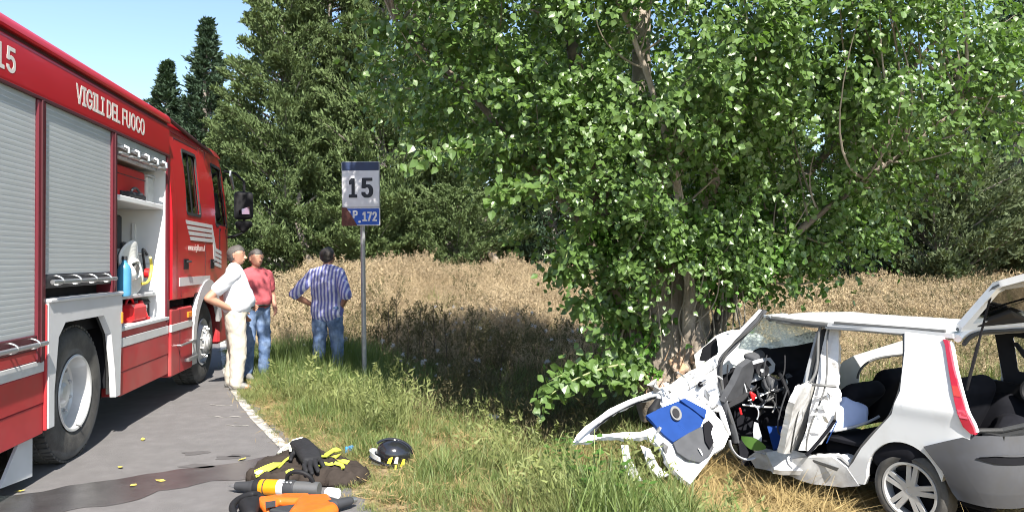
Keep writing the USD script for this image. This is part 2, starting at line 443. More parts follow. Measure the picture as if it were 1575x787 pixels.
gx = axis_points((-90, -10, 4), (-10, -5, 0.5), (-5, 7, 0.14), (7, 16, 0.5), (16, 100, 4))
gy = axis_points((-30, 2, 2), (2, 13, 0.14), (13, 32, 0.5), (32, 140, 5))
GX, GY = np.meshgrid(gx, gy, indexing='ij')
gv = np.stack([GX, GY, ground_z(GX, GY)], -1).reshape(-1, 3)
i, j = np.meshgrid(np.arange(len(gx) - 1), np.arange(len(gy) - 1), indexing='ij')
k = i * len(gy) + j
gf = np.stack([k, k + len(gy), k + len(gy) + 1, k + 1], -1).reshape(-1, 4)
link_out('soil', {'tc': ('texture_coordinate', {}), 'n': ('noise_texture', {'scale': 1.6, 'detail': 8.0, 'roughness': 0.7}), 'n2': ('noise_texture', {'scale': 24.0, 'detail': 4.0}),
                  'r': ('rgb_ramp', {'ramp': [(0.3, (0.10, 0.105, 0.04)), (0.46, (0.19, 0.145, 0.085)), (0.62, (0.34, 0.26, 0.15)), (0.75, (0.40, 0.32, 0.19))]}),
                  'r2': ('rgb_ramp', {'ramp': [(0.3, (0.6, 0.6, 0.6)), (0.7, (1.3, 1.3, 1.3))]}), 'mx': ('mix_color', {'blend_type': 'multiply', 'fac': 1.0, 'use_clamp': False}),
                  'p': ('principled_bsdf', {'roughness': 0.95, 'specular_ior_level': 0.1}), 'b': ('bump', {'strength': 0.8, 'distance': 0.03})},
         [('tc.object', 'n.vector'), ('tc.object', 'n2.vector'), ('n.fac', 'r.fac'), ('n2.fac', 'r2.fac'), ('r.color', 'mx.a'), ('r2.color', 'mx.b'), ('mx.result', 'p.base_color'), ('n2.fac', 'b.height'), ('b.normal', 'p.normal')], 'p.BSDF')
solo('ground', (gv, gf), 'soil', kind='structure', smooth=True)

ry = np.r_[np.arange(-20, 2, 1.0), np.arange(2, 16, 0.1), np.arange(16, 100, 1.0)]
rows = []
rr = np.random.default_rng(3)
jag = (meshkit.fbm(np.stack([ry * 2.2, ry * 0, ry * 0], -1), 4, 9) - 0.5) * 0.12
for y, jg in zip(ry, jag):
    x1 = edge_x(y) + 0.16 + jg
    rows.append([(x, y, 0.002 - 0.012 * max(0.0, (x - x1 + 0.12) / 0.12)) for x in np.r_[np.linspace(x1 - 7.2, x1 - 0.3, 9), x1 - 0.12, x1]])
rv = np.array(rows); nr, nc = rv.shape[:2]
i, j = np.meshgrid(np.arange(nr - 1), np.arange(nc - 1), indexing='ij'); k = i * nc + j
solo('road', (rv.reshape(-1, 3), np.stack([k, k + 1, k + nc + 1, k + nc], -1).reshape(-1, 4)), 'asphalt', kind='structure', smooth=True)

rows = []
for y in ry[(ry > 5.3)]:
    e = edge_x(y); w = 0.5 * (meshkit.fbm(np.array([[y * 5.0, 0, 3]]), 3, 2)[0] - 0.5) * 0.04
    rows.append([(e - 0.055 + w, y, 0.006), (e - 0.01, y, 0.0065), (e + 0.045 - w, y, 0.006)])
rv = np.array(rows); nr, nc = rv.shape[:2]
i, j = np.meshgrid(np.arange(nr - 1), np.arange(nc - 1), indexing='ij'); k = i * nc + j
solo('road_marking', (rv.reshape(-1, 3), np.stack([k, k + 1, k + nc + 1, k + nc], -1).reshape(-1, 4)), 'line_paint', kind='structure', smooth=True)

# worn pale scratches of paint crossing the asphalt beside the line
for y0, l in ((8.05, 0.26), (7.45, 0.34), (7.05, 0.24)):
    e = float(edge_x(y0)) - 0.14
    pts = [(e - l * t, y0 + 0.02 * math.sin(9 * t) + 0.03 * t, 0.006) for t in np.linspace(0, 1, 8)]
    v = np.array([q for (x, y, z) in pts for q in ((x, y - 0.008, z), (x, y + 0.008, z))])
    f = np.array([(2 * a, 2 * a + 1, 2 * a + 3, 2 * a + 2) for a in range(7)])
    solo('road_marking', (v, f), 'line_paint', kind='structure')


def g_at(px, py, z=0.0):
    r = ray(px, py); t = (z - EYE[2]) / r[2]
    return EYE + r * t


wet = [(-260, 800), (-100, 785), (0, 764), (60, 758), (120, 745), (180, 737), (240, 727), (300, 719), (350, 713), (400, 704), (440, 699), (500, 705), (520, 722),
       (450, 728), (400, 733), (370, 738), (320, 741), (280, 752), (240, 756), (215, 768), (170, 778), (120, 783), (60, 796), (-60, 822), (-260, 850)]
wp = Polygon([tuple(g_at(*q)[:2]) for q in wet]).buffer(0.05).buffer(-0.05)
wp = Polygon([(x + 0.05 * (meshkit.fbm(np.array([[x * 7, y * 7, 0]]), 3, 1)[0] - .5), y + 0.09 * (meshkit.fbm(np.array([[x * 6, y * 6, 5]]), 3, 2)[0] - .5)) for x, y in np.array(wp.segmentize(0.04).exterior.coords)]).buffer(0)
m = prism(wp, lambda a, b: np.stack([a, b, a * 0 + 0.0062], -1), 0.002)
solo('wet_trail', m, 'wet_asphalt', kind='structure')
for x, y, r in ((250, 737, 0), (283, 664, 1), (341, 680, 1), (345, 697, 0), (395, 690, 1), (300, 742, 0)):
    pass
# small oil spots
for q, (x, y, a, b) in enumerate(((300, 697, .10, .03), (348, 704, .09, .03), (366, 701, .08, .025), (303, 717, .12, .03))):
    c = g_at(x, y)
    pl = Polygon([(c[0] + a * math.cos(t) * (1 + .3 * math.sin(3 * t + q)), c[1] + b * 2 * math.sin(t) * (1 + .25 * math.sin(2 * t + q))) for t in np.linspace(0, 6.28, 24)[:-1]])
    solo('oil_spot', prism(pl, lambda a_, b_: np.stack([a_, b_, a_ * 0 + 0.0062], -1), 0.002), 'damp_asphalt', kind='structure')

# yellow leaves fallen on the road
lab = ['small yellow leaf lying on dry asphalt beside the rear truck wheel', 'yellow leaf lying on the wet trail, nearer the rear truck wheel', 'yellow leaf lying on the wet trail, nearer the orange tools',
       'yellow leaf on asphalt above the wet trail, midway to the truck', 'tiny yellow leaf by the tip of the upper orange tool', 'yellow leaf near the bottom left corner under the truck']
for q, (x, y) in enumerate(((185, 720), (205, 748), (247, 741), (220, 677), (372, 708), (30, 757))):
    c = g_at(x, y); rn = np.random.default_rng(q); a = rn.uniform(0, 6)
    base = np.array([(0, -.045, .004), (.022, -.01, .012), (.018, .02, .008), (0, .05, .014), (-.02, .018, .009), (-.022, -.012, .003), (0, 0, 0.002)])
    f = np.array([(6, k, (k + 1) % 6) for k in range(6)])
    R = trimesh.transformations.rotation_matrix(a, [0, 0, 1])[:3, :3]
    solo('fallen_leaf', (base @ R.T * 0.8 + c + [0, 0, 0.008], f), 'leaf_yellow', lab[q], 'leaf', 'yellow leaves fallen on the road', smooth=False)

# ---------------------------------------------------------------- fire engine: x forward along its side, y into the body, z up; y = 0 is the tyres' outer face
TA = np.array([-3.355, 5.707, 0.0]); TH = np.array([-0.1442, 0.9895, 0.0])
TR = np.eye(4); TR[:3, 0], TR[:3, 1], TR[:3, 3] = TH, (-TH[1], TH[0], 0), TA
# (the truck leans a little to its far side, as its uprights do in the picture)
fe = Thing('fire_engine', 'red fire engine with roller shutters parked on the road at the left', 'fire engine', mat=TR)


def on_truck(px, py, v=0.0):
    n = TR[:3, 1]; p = on_plane(px, py, TA + n * v, n) - TA
    return float(p @ TH), float(p[2])


B = 0.0                                           # body side plane (y)
R0, R1 = -2.3, 2.36                               # body from tail to cab, along x


def tplate(poly, y=B, t=0.012, **kw):
    return prism(poly, flat_on((0, y, 0), (1, 0, 0), (0, 0, 1)), t, **kw)


def tbox(*a, **k):
    return box(*a, **k)


# body shell behind the side: back, roof, floor, bulkheads
p = fe.part
p('body_shell', [box(R0, 0.88, 0.12, 2.35, 0.98, 3.0), box(R0, R1, 1.1, 2.35, 0.62, 3.0, 0.02), box(0.88, R1, 0.10, 2.35, 2.725, 3.0), box(R0, R1, 0.25, 2.2, 0.40, 0.62)], 'black_plastic')
# upper red band, slightly leaning, with the roof moulding over a dark groove
prof = [(B, 2.695), (B - 0.006, 2.72), (B - 0.006, 2.97), (B + 0.01, 3.0), (0.5, 3.0), (0.5, 2.695)]
p('upper_band', prism([(a, b) for a, b in prof], lambda a, b: np.stack([a * 0 + R1, a, b], -1), R1 - R0), 'truck_red')
p('roof_groove', box(R0, R1, B + 0.02, 0.5, 2.995, 3.035, 0.002), 'groove_dark')
arc = [(B - 0.01, 3.03)] + [(B - 0.02 + 0.10 * (1 - math.cos(t)), 3.045 + 0.095 * math.sin(t)) for t in np.linspace(0, math.pi / 2, 9)] + [(0.6, 3.145), (2.35, 3.145), (2.35, 3.03)]
p('roof_moulding', prism(arc, lambda a, b: np.stack([a * 0 + R1 + .0, a, b], -1), R1 - R0), 'truck_red')


def lettering(text, height, x0, z0, name, mat, y, wid=None, parent_split=True, bold=True, slant=0):
    """Each letter a part of its own, standing on the side."""
    x = 0.0
    full = meshkit.text_mesh(text, height, 0.0012, bold)
    k = (wid / (full.bounds[1, 0] - full.bounds[0, 0])) if wid else 1.0
    comp = sorted(full.split(only_watertight=False), key=lambda m: m.bounds[0, 0])
    for m in comp:
        v = np.array(m.vertices); x_ = (v[:, 0] - full.bounds[0, 0]) * k + x0
        p(name, [trimesh.Trimesh(np.stack([x_ + o_, y - v[:, 2] - .0003 * q_, v[:, 1] + z0], -1), m.faces, process=False) for q_, o_ in enumerate((-.002, .002))], mat, smooth=False)


lettering('VIGILI DEL FUOCO', 0.145, 0.04, 2.775, 'letter', 'letter_white', B - 0.006, wid=1.54)
lettering('115', 0.155, -1.26, 2.765, 'numeral', 'letter_white', B - 0.006, wid=0.39)
p('band_edge', box(R0, R1, B - 0.012, 0.2, 2.672, 2.695, 0.003), 'groove_dark')

# uprights between the shutters
for x0, x1 in ((-0.565, -0.445), (0.77, 0.885)):
    lo = 0.85 if x0 < 0 else 1.25
    p('upright', box(x0, x1, B - 0.008, 0.2, lo, 2.672, 0.008), 'post_maroon')
    p('upright_trim', box(x0 + 0.045, x0 + 0.07, B - 0.016, B + 0.02, lo, 2.672, 0.003), 'groove_dark')
p('upright', box(R1 - 0.075, R1 + 0.02, B - 0.008, 0.25, 0.9, 2.695, 0.008), 'post_maroon')


def shutter(x0, x1, z0, z1, n):
    st = (z1 - z0) / n
    for k in range(n):
        a = z0 + k * st
        poly = [(B + 0.03, a + 0.0003), (B + 0.0104, a + 0.0002), (B + 0.0095, a + .004), (B + 0.009, a + st * 0.5), (B + 0.0095, a + st - .004), (B + 0.0104, a + st - 0.0002), (B + 0.03, a + st - 0.0003)]
        p('slat', prism(poly, lambda u, w: np.stack([u * 0 + x1, u, w], -1), x1 - x0), 'shutter_grey', smooth=False)


shutter(-1.95, -0.57, 1.045, 2.672, 44)
shutter(-0.44, 0.765, 1.46, 2.672, 33)


def lift_bar(x0, x1, z, n, y=B, tilt=0.0):
    bk = p('lift_bar', box(x0, x1, y, y + 0.03, z - 0.06, z + 0.035, 0.006), 'tool_dark')
    p('bar_tube', tube([(x0 + .01, y - 0.045, z - 0.015), (x1 - .01, y - 0.045, z - 0.015)], 0.016, 10), 'aluminium', parent=bk)
    for q in range(n):
        xc = x0 + (x1 - x0) * (q + 0.5) / n
        hook = spline([(xc, y, z + .025), (xc, y - 0.03, z + .02), (xc + .01, y - 0.058, z - 0.012), (xc + .005, y - 0.04, z - 0.032), (xc, y + .005, z - 0.035)], 12)
        p('bar_clip', tube(hook, 0.007, 8), 'aluminium', parent=bk)


lift_bar(-1.95, -0.50, 1.0, 5)
lift_bar(-0.44, 0.765, 1.42, 4)
# open third locker: rolled shutter's bar and housing under the lintel
p('shutter_housing', box(0.89, R1 - 0.08, 0.09, 0.34, 2.5, 2.672, 0.02), 'inner_grey')
bk = p('lift_bar', box(0.90, R1 - 0.09, B + 0.005, B + 0.04, 2.565, 2.60, 0.006), 'aluminium')
for q in range(5):
    xc = 0.9 + (R1 - 1.0) * (q + 0.5) / 5
    p('bar_clip', box(xc - 0.10, xc + 0.10, B - 0.025, B + 0.03, 2.50, 2.53, 0.012), 'aluminium', parent=bk)
    p('bar_clip', tube([(xc + .05, B + .02, 2.60), (xc + .05, B - 0.03, 2.575), (xc + .05, B - 0.03, 2.53)], 0.018, 8), 'aluminium', parent=bk)
p('shutter_edge', box(0.90, R1 - 0.09, B + 0.005, B + 0.03, 2.60, 2.672, 0.004), 'shutter_grey')

# open locker interior
LX0, LX1, LD = 0.90, R1 - 0.09, 0.85
lk = p('locker_back', box(LX0 - 0.01, LX1 + 0.01, LD, LD + 0.03, 0.92, 2.72, 0.002), 'inner_grey')
p('locker_wall', box(LX1 + 0.003, LX1 + 0.03, B + .01, LD, 0.95, 2.672, 0.002), 'inner_white', parent=lk)
p('locker_wall', box(LX0 - 0.03, LX0 - 0.003, B + .06, LD, 0.95, 2.672, 0.002), 'inner_grey', parent=lk)
p('locker_floor', box(LX0 - .02, LX1 + .02, B, LD, 0.93, 0.965, 0.006), 'inner_grey', parent=lk)
p('locker_shelf', box(LX0, LX1 - 0.02, 0.02, LD - 0.003, 2.10, 2.15, 0.006), 'inner_white', parent=lk)
p('locker_shelf', box(LX0, LX1 - 0.02, 0.09, LD - 0.003, 1.195, 1.23, 0.006), 'inner_grey', parent=lk)
p('wall_seam', box(LX1 - 0.006, LX1 + 0.001, B + .03, LD - .05, 1.52, 1.535, 0.002), 'inner_grey', parent=lk)
p('wall_rib', box(LX1 - 0.02, LX1 + 0.001, 0.30, 0.34, 1.25, 1.95, 0.004), 'inner_white', parent=lk)
p('machine_panel', box(LX0 + 0.45, LX1 - 0.3, 0.33, .5, 1.68, 2.02, 0.02), 'grey_trim', parent=lk)
p('support_post', box(LX0 + 0.28, LX0 + 0.32, 0.55, 0.6, 1.24, 1.975, 0.006), 'inner_white', parent=lk)
p('pump_valve', [tube([(LX0 + .55, 0.26, 1.55), (LX0 + .75, 0.2, 1.6), (LX0 + .9, 0.26, 1.72)], 0.035, 10), lathe([(-.04, .005), (-.04, .07), (.04, .07), (.04, .005)], (LX0 + .75, .16, 1.66), (0, 1, 0), 20)], 'tool_grey', parent=lk)
p('bent_pipe', tube(spline([(LX1 - .02, .18, 1.62), (LX1 - .22, .16, 1.64), (LX1 - .16, .16, 1.45), (LX1 - .30, .16, 1.38)], 18), 0.012, 8), 'tool_dark', parent=lk)
p('hook_rail', tube([(LX1 - .4, .2, 1.63), (LX1 - .01, .2, 1.63)], 0.012, 8), 'aluminium', parent=lk)

# lower panels with the white stripe
for x0, x1 in ((-2.3, -0.452), (0.985, R1 + 0.005)):
    sk = p('lower_panel', box(x0, x1, B, 0.16, 0.56, 0.778, 0.006), 'truck_red_dusty')
    p('lower_panel', box(x0, x1, B + 0.004, 0.16, 0.345, 0.557, 0.006), 'truck_red_dusty')
    p('white_stripe', box(x0, x1, B - 0.003, 0.16, 0.780, 0.862, 0.003), 'stripe_white')
    p('upper_strip', box(x0, x1, B, 0.16, 0.865, 0.945 if x0 < 0 else 0.925, 0.005), 'truck_red_dusty')
p('sill_bar', box(0.99, R1, B - 0.012, 0.12, 0.925, 0.962, 0.006), 'inner_grey')
p('sill_bar', box(-1.95, -0.56, B - 0.005, 0.12, 0.945, 1.045, 0.006), 'groove_dark')
p('red_edge', box(-0.448, -0.425, B - 0.014, 0.2, 0.36, 1.25, 0.006), 'truck_red_dusty')

# white arch panel over the rear wheel
arch = Polygon([(-0.425, 0.37), (-0.425, 1.255), (0.96, 1.255), (0.975, 1.22), (0.94, 0.62), (0.93, 0.37), (0.83, 0.37), (0.80, 0.62), (0.72, 0.93), (0.56, 1.10), (-0.16, 1.10), (-0.27, 1.0), (-0.335, 0.62), (-0.335, 0.37)])
ap = p('wheel_arch', tplate(arch.buffer(0.012).buffer(-0.012), B - 0.02, 0.05), 'fender_white')
p('arch_ledge', box(-0.43, 0.97, B - 0.035, 0.1, 1.257, 1.285, 0.008), 'fender_white', parent=ap)
p('arch_lining', prism([(-0.335, 0.40), (-0.335, 0.64), (-0.27, 1.0), (-0.16, 1.10), (0.56, 1.10), (0.72, 0.93), (0.80, 0.62), (0.80, 0.4), (0.84, 0.4), (0.84, 0.62), (0.75, 0.96), (0.58, 1.14), (-0.18, 1.14), (-0.30, 1.03), (-0.37, 0.64), (-0.37, 0.4)],
                       flat_on((0, B + .032, 0), (1, 0, 0), (0, 0, 1)), 0.02), 'black_rubber', parent=ap)
p('arch_liner', [box(-0.40, 0.86, B + 0.06, 1.0, 1.13, 1.16, 0.004), box(0.80, 0.86, B + 0.06, 1.0, 0.45, 1.12, 0.004), box(-0.40, -0.36, B + .06, 1.0, 0.45, 1.12, 0.004), box(-0.4, 0.86, 0.75, 0.8, .3, 1.12, 0.004)], 'dark_void', parent=ap)
p('side_marker', box(0.945, 0.975, B - 0.03, B, 1.0, 1.1, 0.006), 'amber')
# mud flap and dark chassis
p('mud_flap', [box(-0.52, -0.49, 0.06, 0.6, 0.05, 0.42, 0.004), box(-1.2, -0.52, 0.2, 0.9, 0.12, 0.36, 0.02)], 'black_rubber')
p('guard_plate', prism([(-0.92, 0.10), (-0.50, 0.06), (-0.50, 0.36), (-0.66, 0.36)], flat_on((0, 0.05, 0), (1, 0, 0), (0, 0, 1)), 0.02), 'inner_grey')
p('chassis', [box(-2.3, 5.0, 0.5, 1.9, 0.42, 0.75, 0.02), box(0.9, 2.9, 0.22, 0.5, 0.3, 0.7, 0.02)], 'dark_void')


def truck_wheel(xc, name='wheel', steer=0.0, rear=True):
    p = lambda nm, m, *a, **k: fe.part(nm, place(cat_(m) if isinstance(m, list) else m, basis((0, 0.035, 0), (1, 0, 0), (0, 1, 0), (0, 0, 1))), *a, **k)
    w = p(name, lathe([(0.30, 0.30), (0.30, 0.46), (0.25, 0.505), (0.16, 0.525), (0.08, 0.525), (0.03, 0.505), (0.004, 0.47), (0.0, 0.42), (0.006, 0.36), (0.012, 0.315), (0.03, 0.292), (0.2, 0.285)], (xc, 0.0, 0.522), (0, 1, 0), 72), 'tyre', smooth=35)
    for k in range(56):                                            # tread blocks
        a = 2 * math.pi * k / 56
        c = np.array([xc + 0.524 * math.cos(a), 0, 0.522 + 0.524 * math.sin(a)])
        pass
    gr = [lathe([(y - 0.006, 0.529), (y - .006, 0.5315), (y + .006, 0.5315), (y + 0.006, 0.529)], (xc, 0, 0.522), (0, 1, 0), 72) for y in ()]
    if rear:       # deep dished rim: flange, barrel, disc far inside
        r = p('rim', lathe([(0.012, 0.30), (0.004, 0.292), (0.008, 0.278), (0.03, 0.268), (0.09, 0.255), (0.13, 0.25), (0.145, 0.235), (0.15, 0.16), (0.14, 0.13), (0.10, 0.115), (0.10, 0.0)], (xc, 0.0, 0.522), (0, 1, 0), 64), 'rim_silver', parent=w)
        bolt_r, by = 0.195, 0.13
    else:
        r = p('rim', lathe([(0.012, 0.30), (0.004, 0.292), (0.01, 0.278), (0.04, 0.268), (0.06, 0.255), (0.035, 0.225), (0.0, 0.205), (-0.02, 0.17), (-0.02, 0.14), (-0.05, 0.13), (-0.055, 0.10), (-0.075, 0.095), (-0.08, 0.0)], (xc, 0.0, 0.522), (0, 1, 0), 64), 'rim_silver', parent=w)
        bolt_r, by = 0.188, -0.035
    for k in range(10):
        a = 2 * math.pi * (k + .5) / 10
        p('wheel_nut', lathe([(0.03, 0.016), (0.0, 0.016), (-.012, 0.012), (-.012, 0.0)], (xc + bolt_r * math.cos(a), by, 0.522 + bolt_r * math.sin(a)), (0, 1, 0), 6), 'bare_metal', parent=w, smooth=False)
    p('valve', tube([(xc + 0.05, 0.03, 0.522 - 0.262), (xc + 0.06, -.01, 0.522 - 0.28)], 0.007, 6), 'tool_dark', parent=w)
    tr = []
    for k in range(60):
        a = 2 * math.pi * k / 60
        ex, ez = np.array([math.cos(a), 0, math.sin(a)]), np.array([-math.sin(a), 0, math.cos(a)])
        for y0, y1 in ((0.03, 0.10), (0.115, 0.185), (0.2, 0.28)):
            b = box(-0.012, 0.006, -0.02, 0.02, y0, y1, 0.003)
            tr.append(place(b, basis(np.array([xc, 0, 0.522]) + ex * 0.525, ex, ez, np.array([0, 1.0, 0]))))
    p('tread', tr, 'tyre', parent=w, smooth=False)
    p('hub_cap', lathe([(by + .0, 0.09), (by - .03, 0.085), (by - 0.05, 0.06), (by - .055, 0.0)], (xc, 0, 0.522), (0, 1, 0), 32), 'rim_silver', parent=w)


truck_wheel(0.18, rear=True)
truck_wheel(3.95, rear=False)

# cab
CF = 5.42
cabside = lambda a, b: np.stack([a, B - 0.012 + 0.30 * np.maximum(0, b - 1.9) ** 2 * 0.28 + 0.16 * np.maximum(0, a - 4.7) ** 2, b], -1)
cab_poly = Polygon([(R1 + 0.02, 1.13), (R1 + 0.02, 3.06), (R1 + 0.10, 3.13), (4.45, 3.04), (5.0, 2.98), (5.26, 2.10), (CF, 1.75), (CF, 1.13), (4.62, 1.13), (4.42, 1.17), (3.35, 1.17), (3.3, 1.13)])
win1 = Polygon([(3.02, 2.11), (3.03, 2.85), (3.62, 2.86), (3.62, 2.11)]).buffer(-.04).buffer(.04)
win2 = Polygon([(4.36, 2.04), (4.36, 2.86), (4.90, 2.85), (5.12, 2.04)]).buffer(-.04).buffer(.04)
cs = p('cab_side', prism(cab_poly.difference(win1).difference(win2), cabside, 0.06, edge=0.22), 'truck_red', smooth=40)
p('cab_pillar', prism([(R1 + .02, 1.14), (R1 + .02, 3.07), (R1 + .3, 3.12), (R1 + .3, 1.14)], lambda a, b: np.stack([a, B - 0.035 + 0.10 * np.maximum(0, b - 1.9) ** 2 + 6.0 * np.maximum(0, a - R1 - .16) ** 2, b], -1), 0.05, edge=0.1), 'truck_red', parent=cs, smooth=40)
for w_, nm in ((win1, 'side_window'), (win2, 'side_window')):
    p(nm, prism(w_.buffer(-0.012), lambda a, b: cabside(a, b) + np.array([0, 0.02, 0]), 0.01), 'tint_pane', parent=cs)
    p('window_seal', prism(w_.buffer(0.018).difference(w_.buffer(-0.018)), lambda a, b: cabside(a, b) - np.array([0, 0.006, 0]), 0.02), 'black_rubber', parent=cs)
p('window_bar', prism([(3.30, 2.12), (3.30, 2.85), (3.34, 2.85), (3.34, 2.12)], lambda a, b: cabside(a, b) + np.array([0, 0.012, 0]), 0.02), 'black_plastic', parent=cs)
roofarc = [(B + 0.08, 3.0), (B + 0.14, 3.10), (0.35, 3.17), (2.2, 3.17), (2.35, 3.0)]
rf = p('cab_roof', prism(roofarc, lambda a, b: np.stack([a * 0 + 5.0, a, b], -1), 2.5), 'truck_red', smooth=50)
p('roof_gutter', tube([(R1 + .1, B + 0.07, 3.135), (3.4, B + .085, 3.08), (4.45, B + 0.095, 3.03), (4.95, B + 0.12, 2.97)], 0.022, 8), 'groove_dark', parent=rf)
p('cab_front', [prism([(5.0, 2.98), (5.26, 2.10), (CF, 1.75), (CF, 0.75), (4.9, 0.75), (4.9, 2.98)], lambda a, b: np.stack([a, a * 0 + 2.3, b], -1), -2.15),], 'truck_red', smooth=30)
p('windscreen', prism([(0.2, 2.1), (0.22, 2.93), (2.15, 2.93), (2.2, 2.1)], lambda a, b: np.stack([5.275 - (b - 2.1) * 0.295, a, b], -1), 0.01), 'dark_glass')
p('cab_lining', [box(R1 + .05, 4.9, 0.9, 2.3, 1.2, 2.95, 0.02), box(R1 + .03, R1 + .1, .15, 2.3, 1.2, 2.98), box(R1 + .1, 4.9, .12, 1.0, 1.2, 1.9, .02)], 'black_plastic')
p('cab_floor', box(R1 + 0.05, CF - .05, 0.2, 2.3, 0.95, 1.2, 0.02), 'dark_void')
p('door_seam', [prism(LineString(q).buffer(0.007), lambda a, b: cabside(a, b) - np.array([0, 0.004, 0]), 0.01) for q in ([(2.78, 1.16), (2.78, 2.95), (3.78, 2.96), (3.85, 2.0), (3.80, 1.16)], [(4.05, 1.17), (4.10, 2.9), (4.15, 2.98)])], 'groove_dark', parent=cs)
for x0 in (2.86, 4.06):
    h = p('door_handle', prism(Polygon([(x0 + 0.02, 1.46), (x0 + .2, 1.46), (x0 + .2, 1.58), (x0 + 0.02, 1.58)]), lambda a, b: cabside(a, b) - np.array([0, 0.008, 0]), 0.02), 'black_plastic', parent=cs)
    p('handle_grip', tube([(x0 + .04, B - .05, 1.55), (x0 + .18, B - .05, 1.55)], 0.012, 8), 'tool_dark', parent=cs)
p('white_stripe', prism([(2.72, 1.27), (2.72, 1.37), (4.05, 1.37), (4.05, 1.27)], lambda a, b: cabside(a, b) - np.array([0, 0.006, 0]), 0.01), 'stripe_white', parent=cs)
# flowing white band of four lines on the doors
for q in range(4):
    z0, z1 = 2.03 - q * 0.062, 2.03 - q * 0.062 - 0.044
    x0 = 2.95 + q * 0.055
    pl = Polygon([(x0, z0), (4.18 + q * .03 - .02, z0), (4.36 - q * .02, z0 - .30), (4.36 + .3, z0 - .34), (4.36 + .3, z1 - .34), (4.36 - q * .02 - .02, z1 - .30 - .0), (4.14 + q * .02, z1), (x0 + .04, z1)])
    p('white_line', prism(pl.buffer(0), lambda a, b: cabside(a, b) - np.array([0, 0.005, 0]), 0.008), 'stripe_white', parent=cs)
full = meshkit.text_mesh('www.vigilfuoco.it', 0.07, 0.001, False)
v = np.array(full.vertices); k = 0.75 / (full.bounds[1, 0])
p('web_address', trimesh.Trimesh(np.stack([v[:, 0] * k + 3.02, B - 0.022 - v[:, 2], v[:, 1] + 1.68], -1), full.faces, process=False), 'letter_white', parent=cs, smooth=False)
# cab step box
sb = p('step_box', box(R1 + 0.03, 3.22, B - 0.02, 0.35, 0.30, 1.03, 0.015), 'truck_red_dusty')
p('step_gap', box(R1 + .05, 3.25, B + 0.09, 0.5, 1.035, 1.13, 0.004), 'dark_void', parent=sb)
p('white_stripe', box(R1 + 0.03, 3.20, B - 0.026, B, 0.785, 0.865, 0.003), 'stripe_white', parent=sb)
p('side_marker', box(3.0, 3.16, B - 0.035, B, 0.90, 0.965, 0.006), 'amber', parent=sb)
p('step_rail', [tube([(2.62, B - .06, 0.62), (3.2, B - .06, 0.62)], 0.014, 8), tube([(2.62, B - .06, 0.62), (2.62, B, 0.62)], 0.014, 8), tube([(3.2, B - .06, 0.62), (3.2, B, 0.62)], 0.014, 8)], 'aluminium', parent=sb)
p('step_tread', box(2.9, 3.3, B - 0.07, 0.2, 0.40, 0.44, 0.006), 'aluminium', parent=sb)
p('step_seam', box(2.70, 2.712, B - 0.024, B, 0.32, 1.02, 0.001), 'groove_dark', parent=sb)
# pale mudguard over the front wheel, standing proud
ax = np.linspace(math.radians(172), math.radians(20), 17)
outer = [(3.95 + 0.74 * math.cos(t), 0.522 + 0.80 * math.sin(t)) for t in ax]; inner = [(3.95 + 0.60 * math.cos(t), 0.522 + 0.63 * math.sin(t)) for t in ax[::-1]]
fg = p('mudguard', prism(outer + inner, lambda a, b: np.stack([a, B - 0.03 + 0 * a, b], -1), 0.05), 'fender_white', smooth=40)
p('guard_skirt', prism([(3.24, 0.32), (3.2, 0.7), (3.33, 0.74), (3.42, 0.32)], flat_on((0, B - .02, 0), (1, 0, 0), (0, 0, 1)), 0.05), 'fender_white', parent=fg)
p('guard_liner', [tube([(3.95 + 0.62 * math.cos(t), 0.55, 0.522 + 0.65 * math.sin(t)) for t in ax], 0.42, 6, flat=0.05)], 'dark_void', parent=fg)
p('bumper', box(4.62, CF + 0.1, 0.0, 2.35, 0.42, 1.12, 0.03), 'truck_red_dusty')
# mirrors and visor
mr = p('mirror', blob([[((5.32, -0.10, 2.52), 0.06), ((5.32, -0.10, 2.22), 0.06), ((5.32, -0.26, 2.52), 0.05), ((5.32, -0.26, 2.22), 0.05)]], 0.05, 2), 'black_plastic', smooth=True)
p('mirror_glass', prism([(-.27, 2.24), (-.27, 2.48), (-.12, 2.48), (-.12, 2.24)], lambda a, b: np.stack([5.252 + (b - 2.24) * .16, a, b], -1), -.006), 'mirror_glass', parent=mr)
p('mirror_arm', [tube([(5.15, 0.06, 2.85), (5.30, -.06, 2.84), (5.33, -.18, 2.72), (5.33, -.18, 1.98), (5.30, -.05, 1.92), (5.30, .06, 1.9)], 0.02, 8)], 'black_plastic', parent=mr)
p('mirror', blob([[((5.33, -.10, 2.10), 0.05), ((5.33, -.25, 2.10), 0.05), ((5.33, -.17, 2.02), .05)]], 0.05, 2), 'black_plastic', smooth=True)
p('door_edge_panel', prism([(4.55, 1.5), (4.55, 2.0), (5.0, 2.0), (5.2, 1.5)], lambda a, b: cabside(a, b) - np.array([0, .004, 0]), .006), 'black_plastic', parent=cs)
p('sun_visor', prism([(0.0, 0), (0.0, 1.9), (0.22, 1.9), (0.22, 0)], lambda a, b: np.stack([5.12 + a, 0.2 + b, 2.93 - a * 0.35], -1), 0.02), 'dark_glass')
p('wind_deflector', prism([(4.9, 2.76), (5.12, 2.58), (5.16, 2.62), (4.95, 2.84)], lambda a, b: np.stack([a, B - 0.08 + 0 * a, b], -1), 0.02), 'aluminium')


def in_truck(x, y, z):
    return (TR @ np.array([x, y, z, 1.0]))[:3]


def truck_thing(name, label, cat, x, y, z):
    m = TR.copy(); m[:3, 3] = in_truck(x, y, z)
    return Thing(name, label, cat, mat=m)


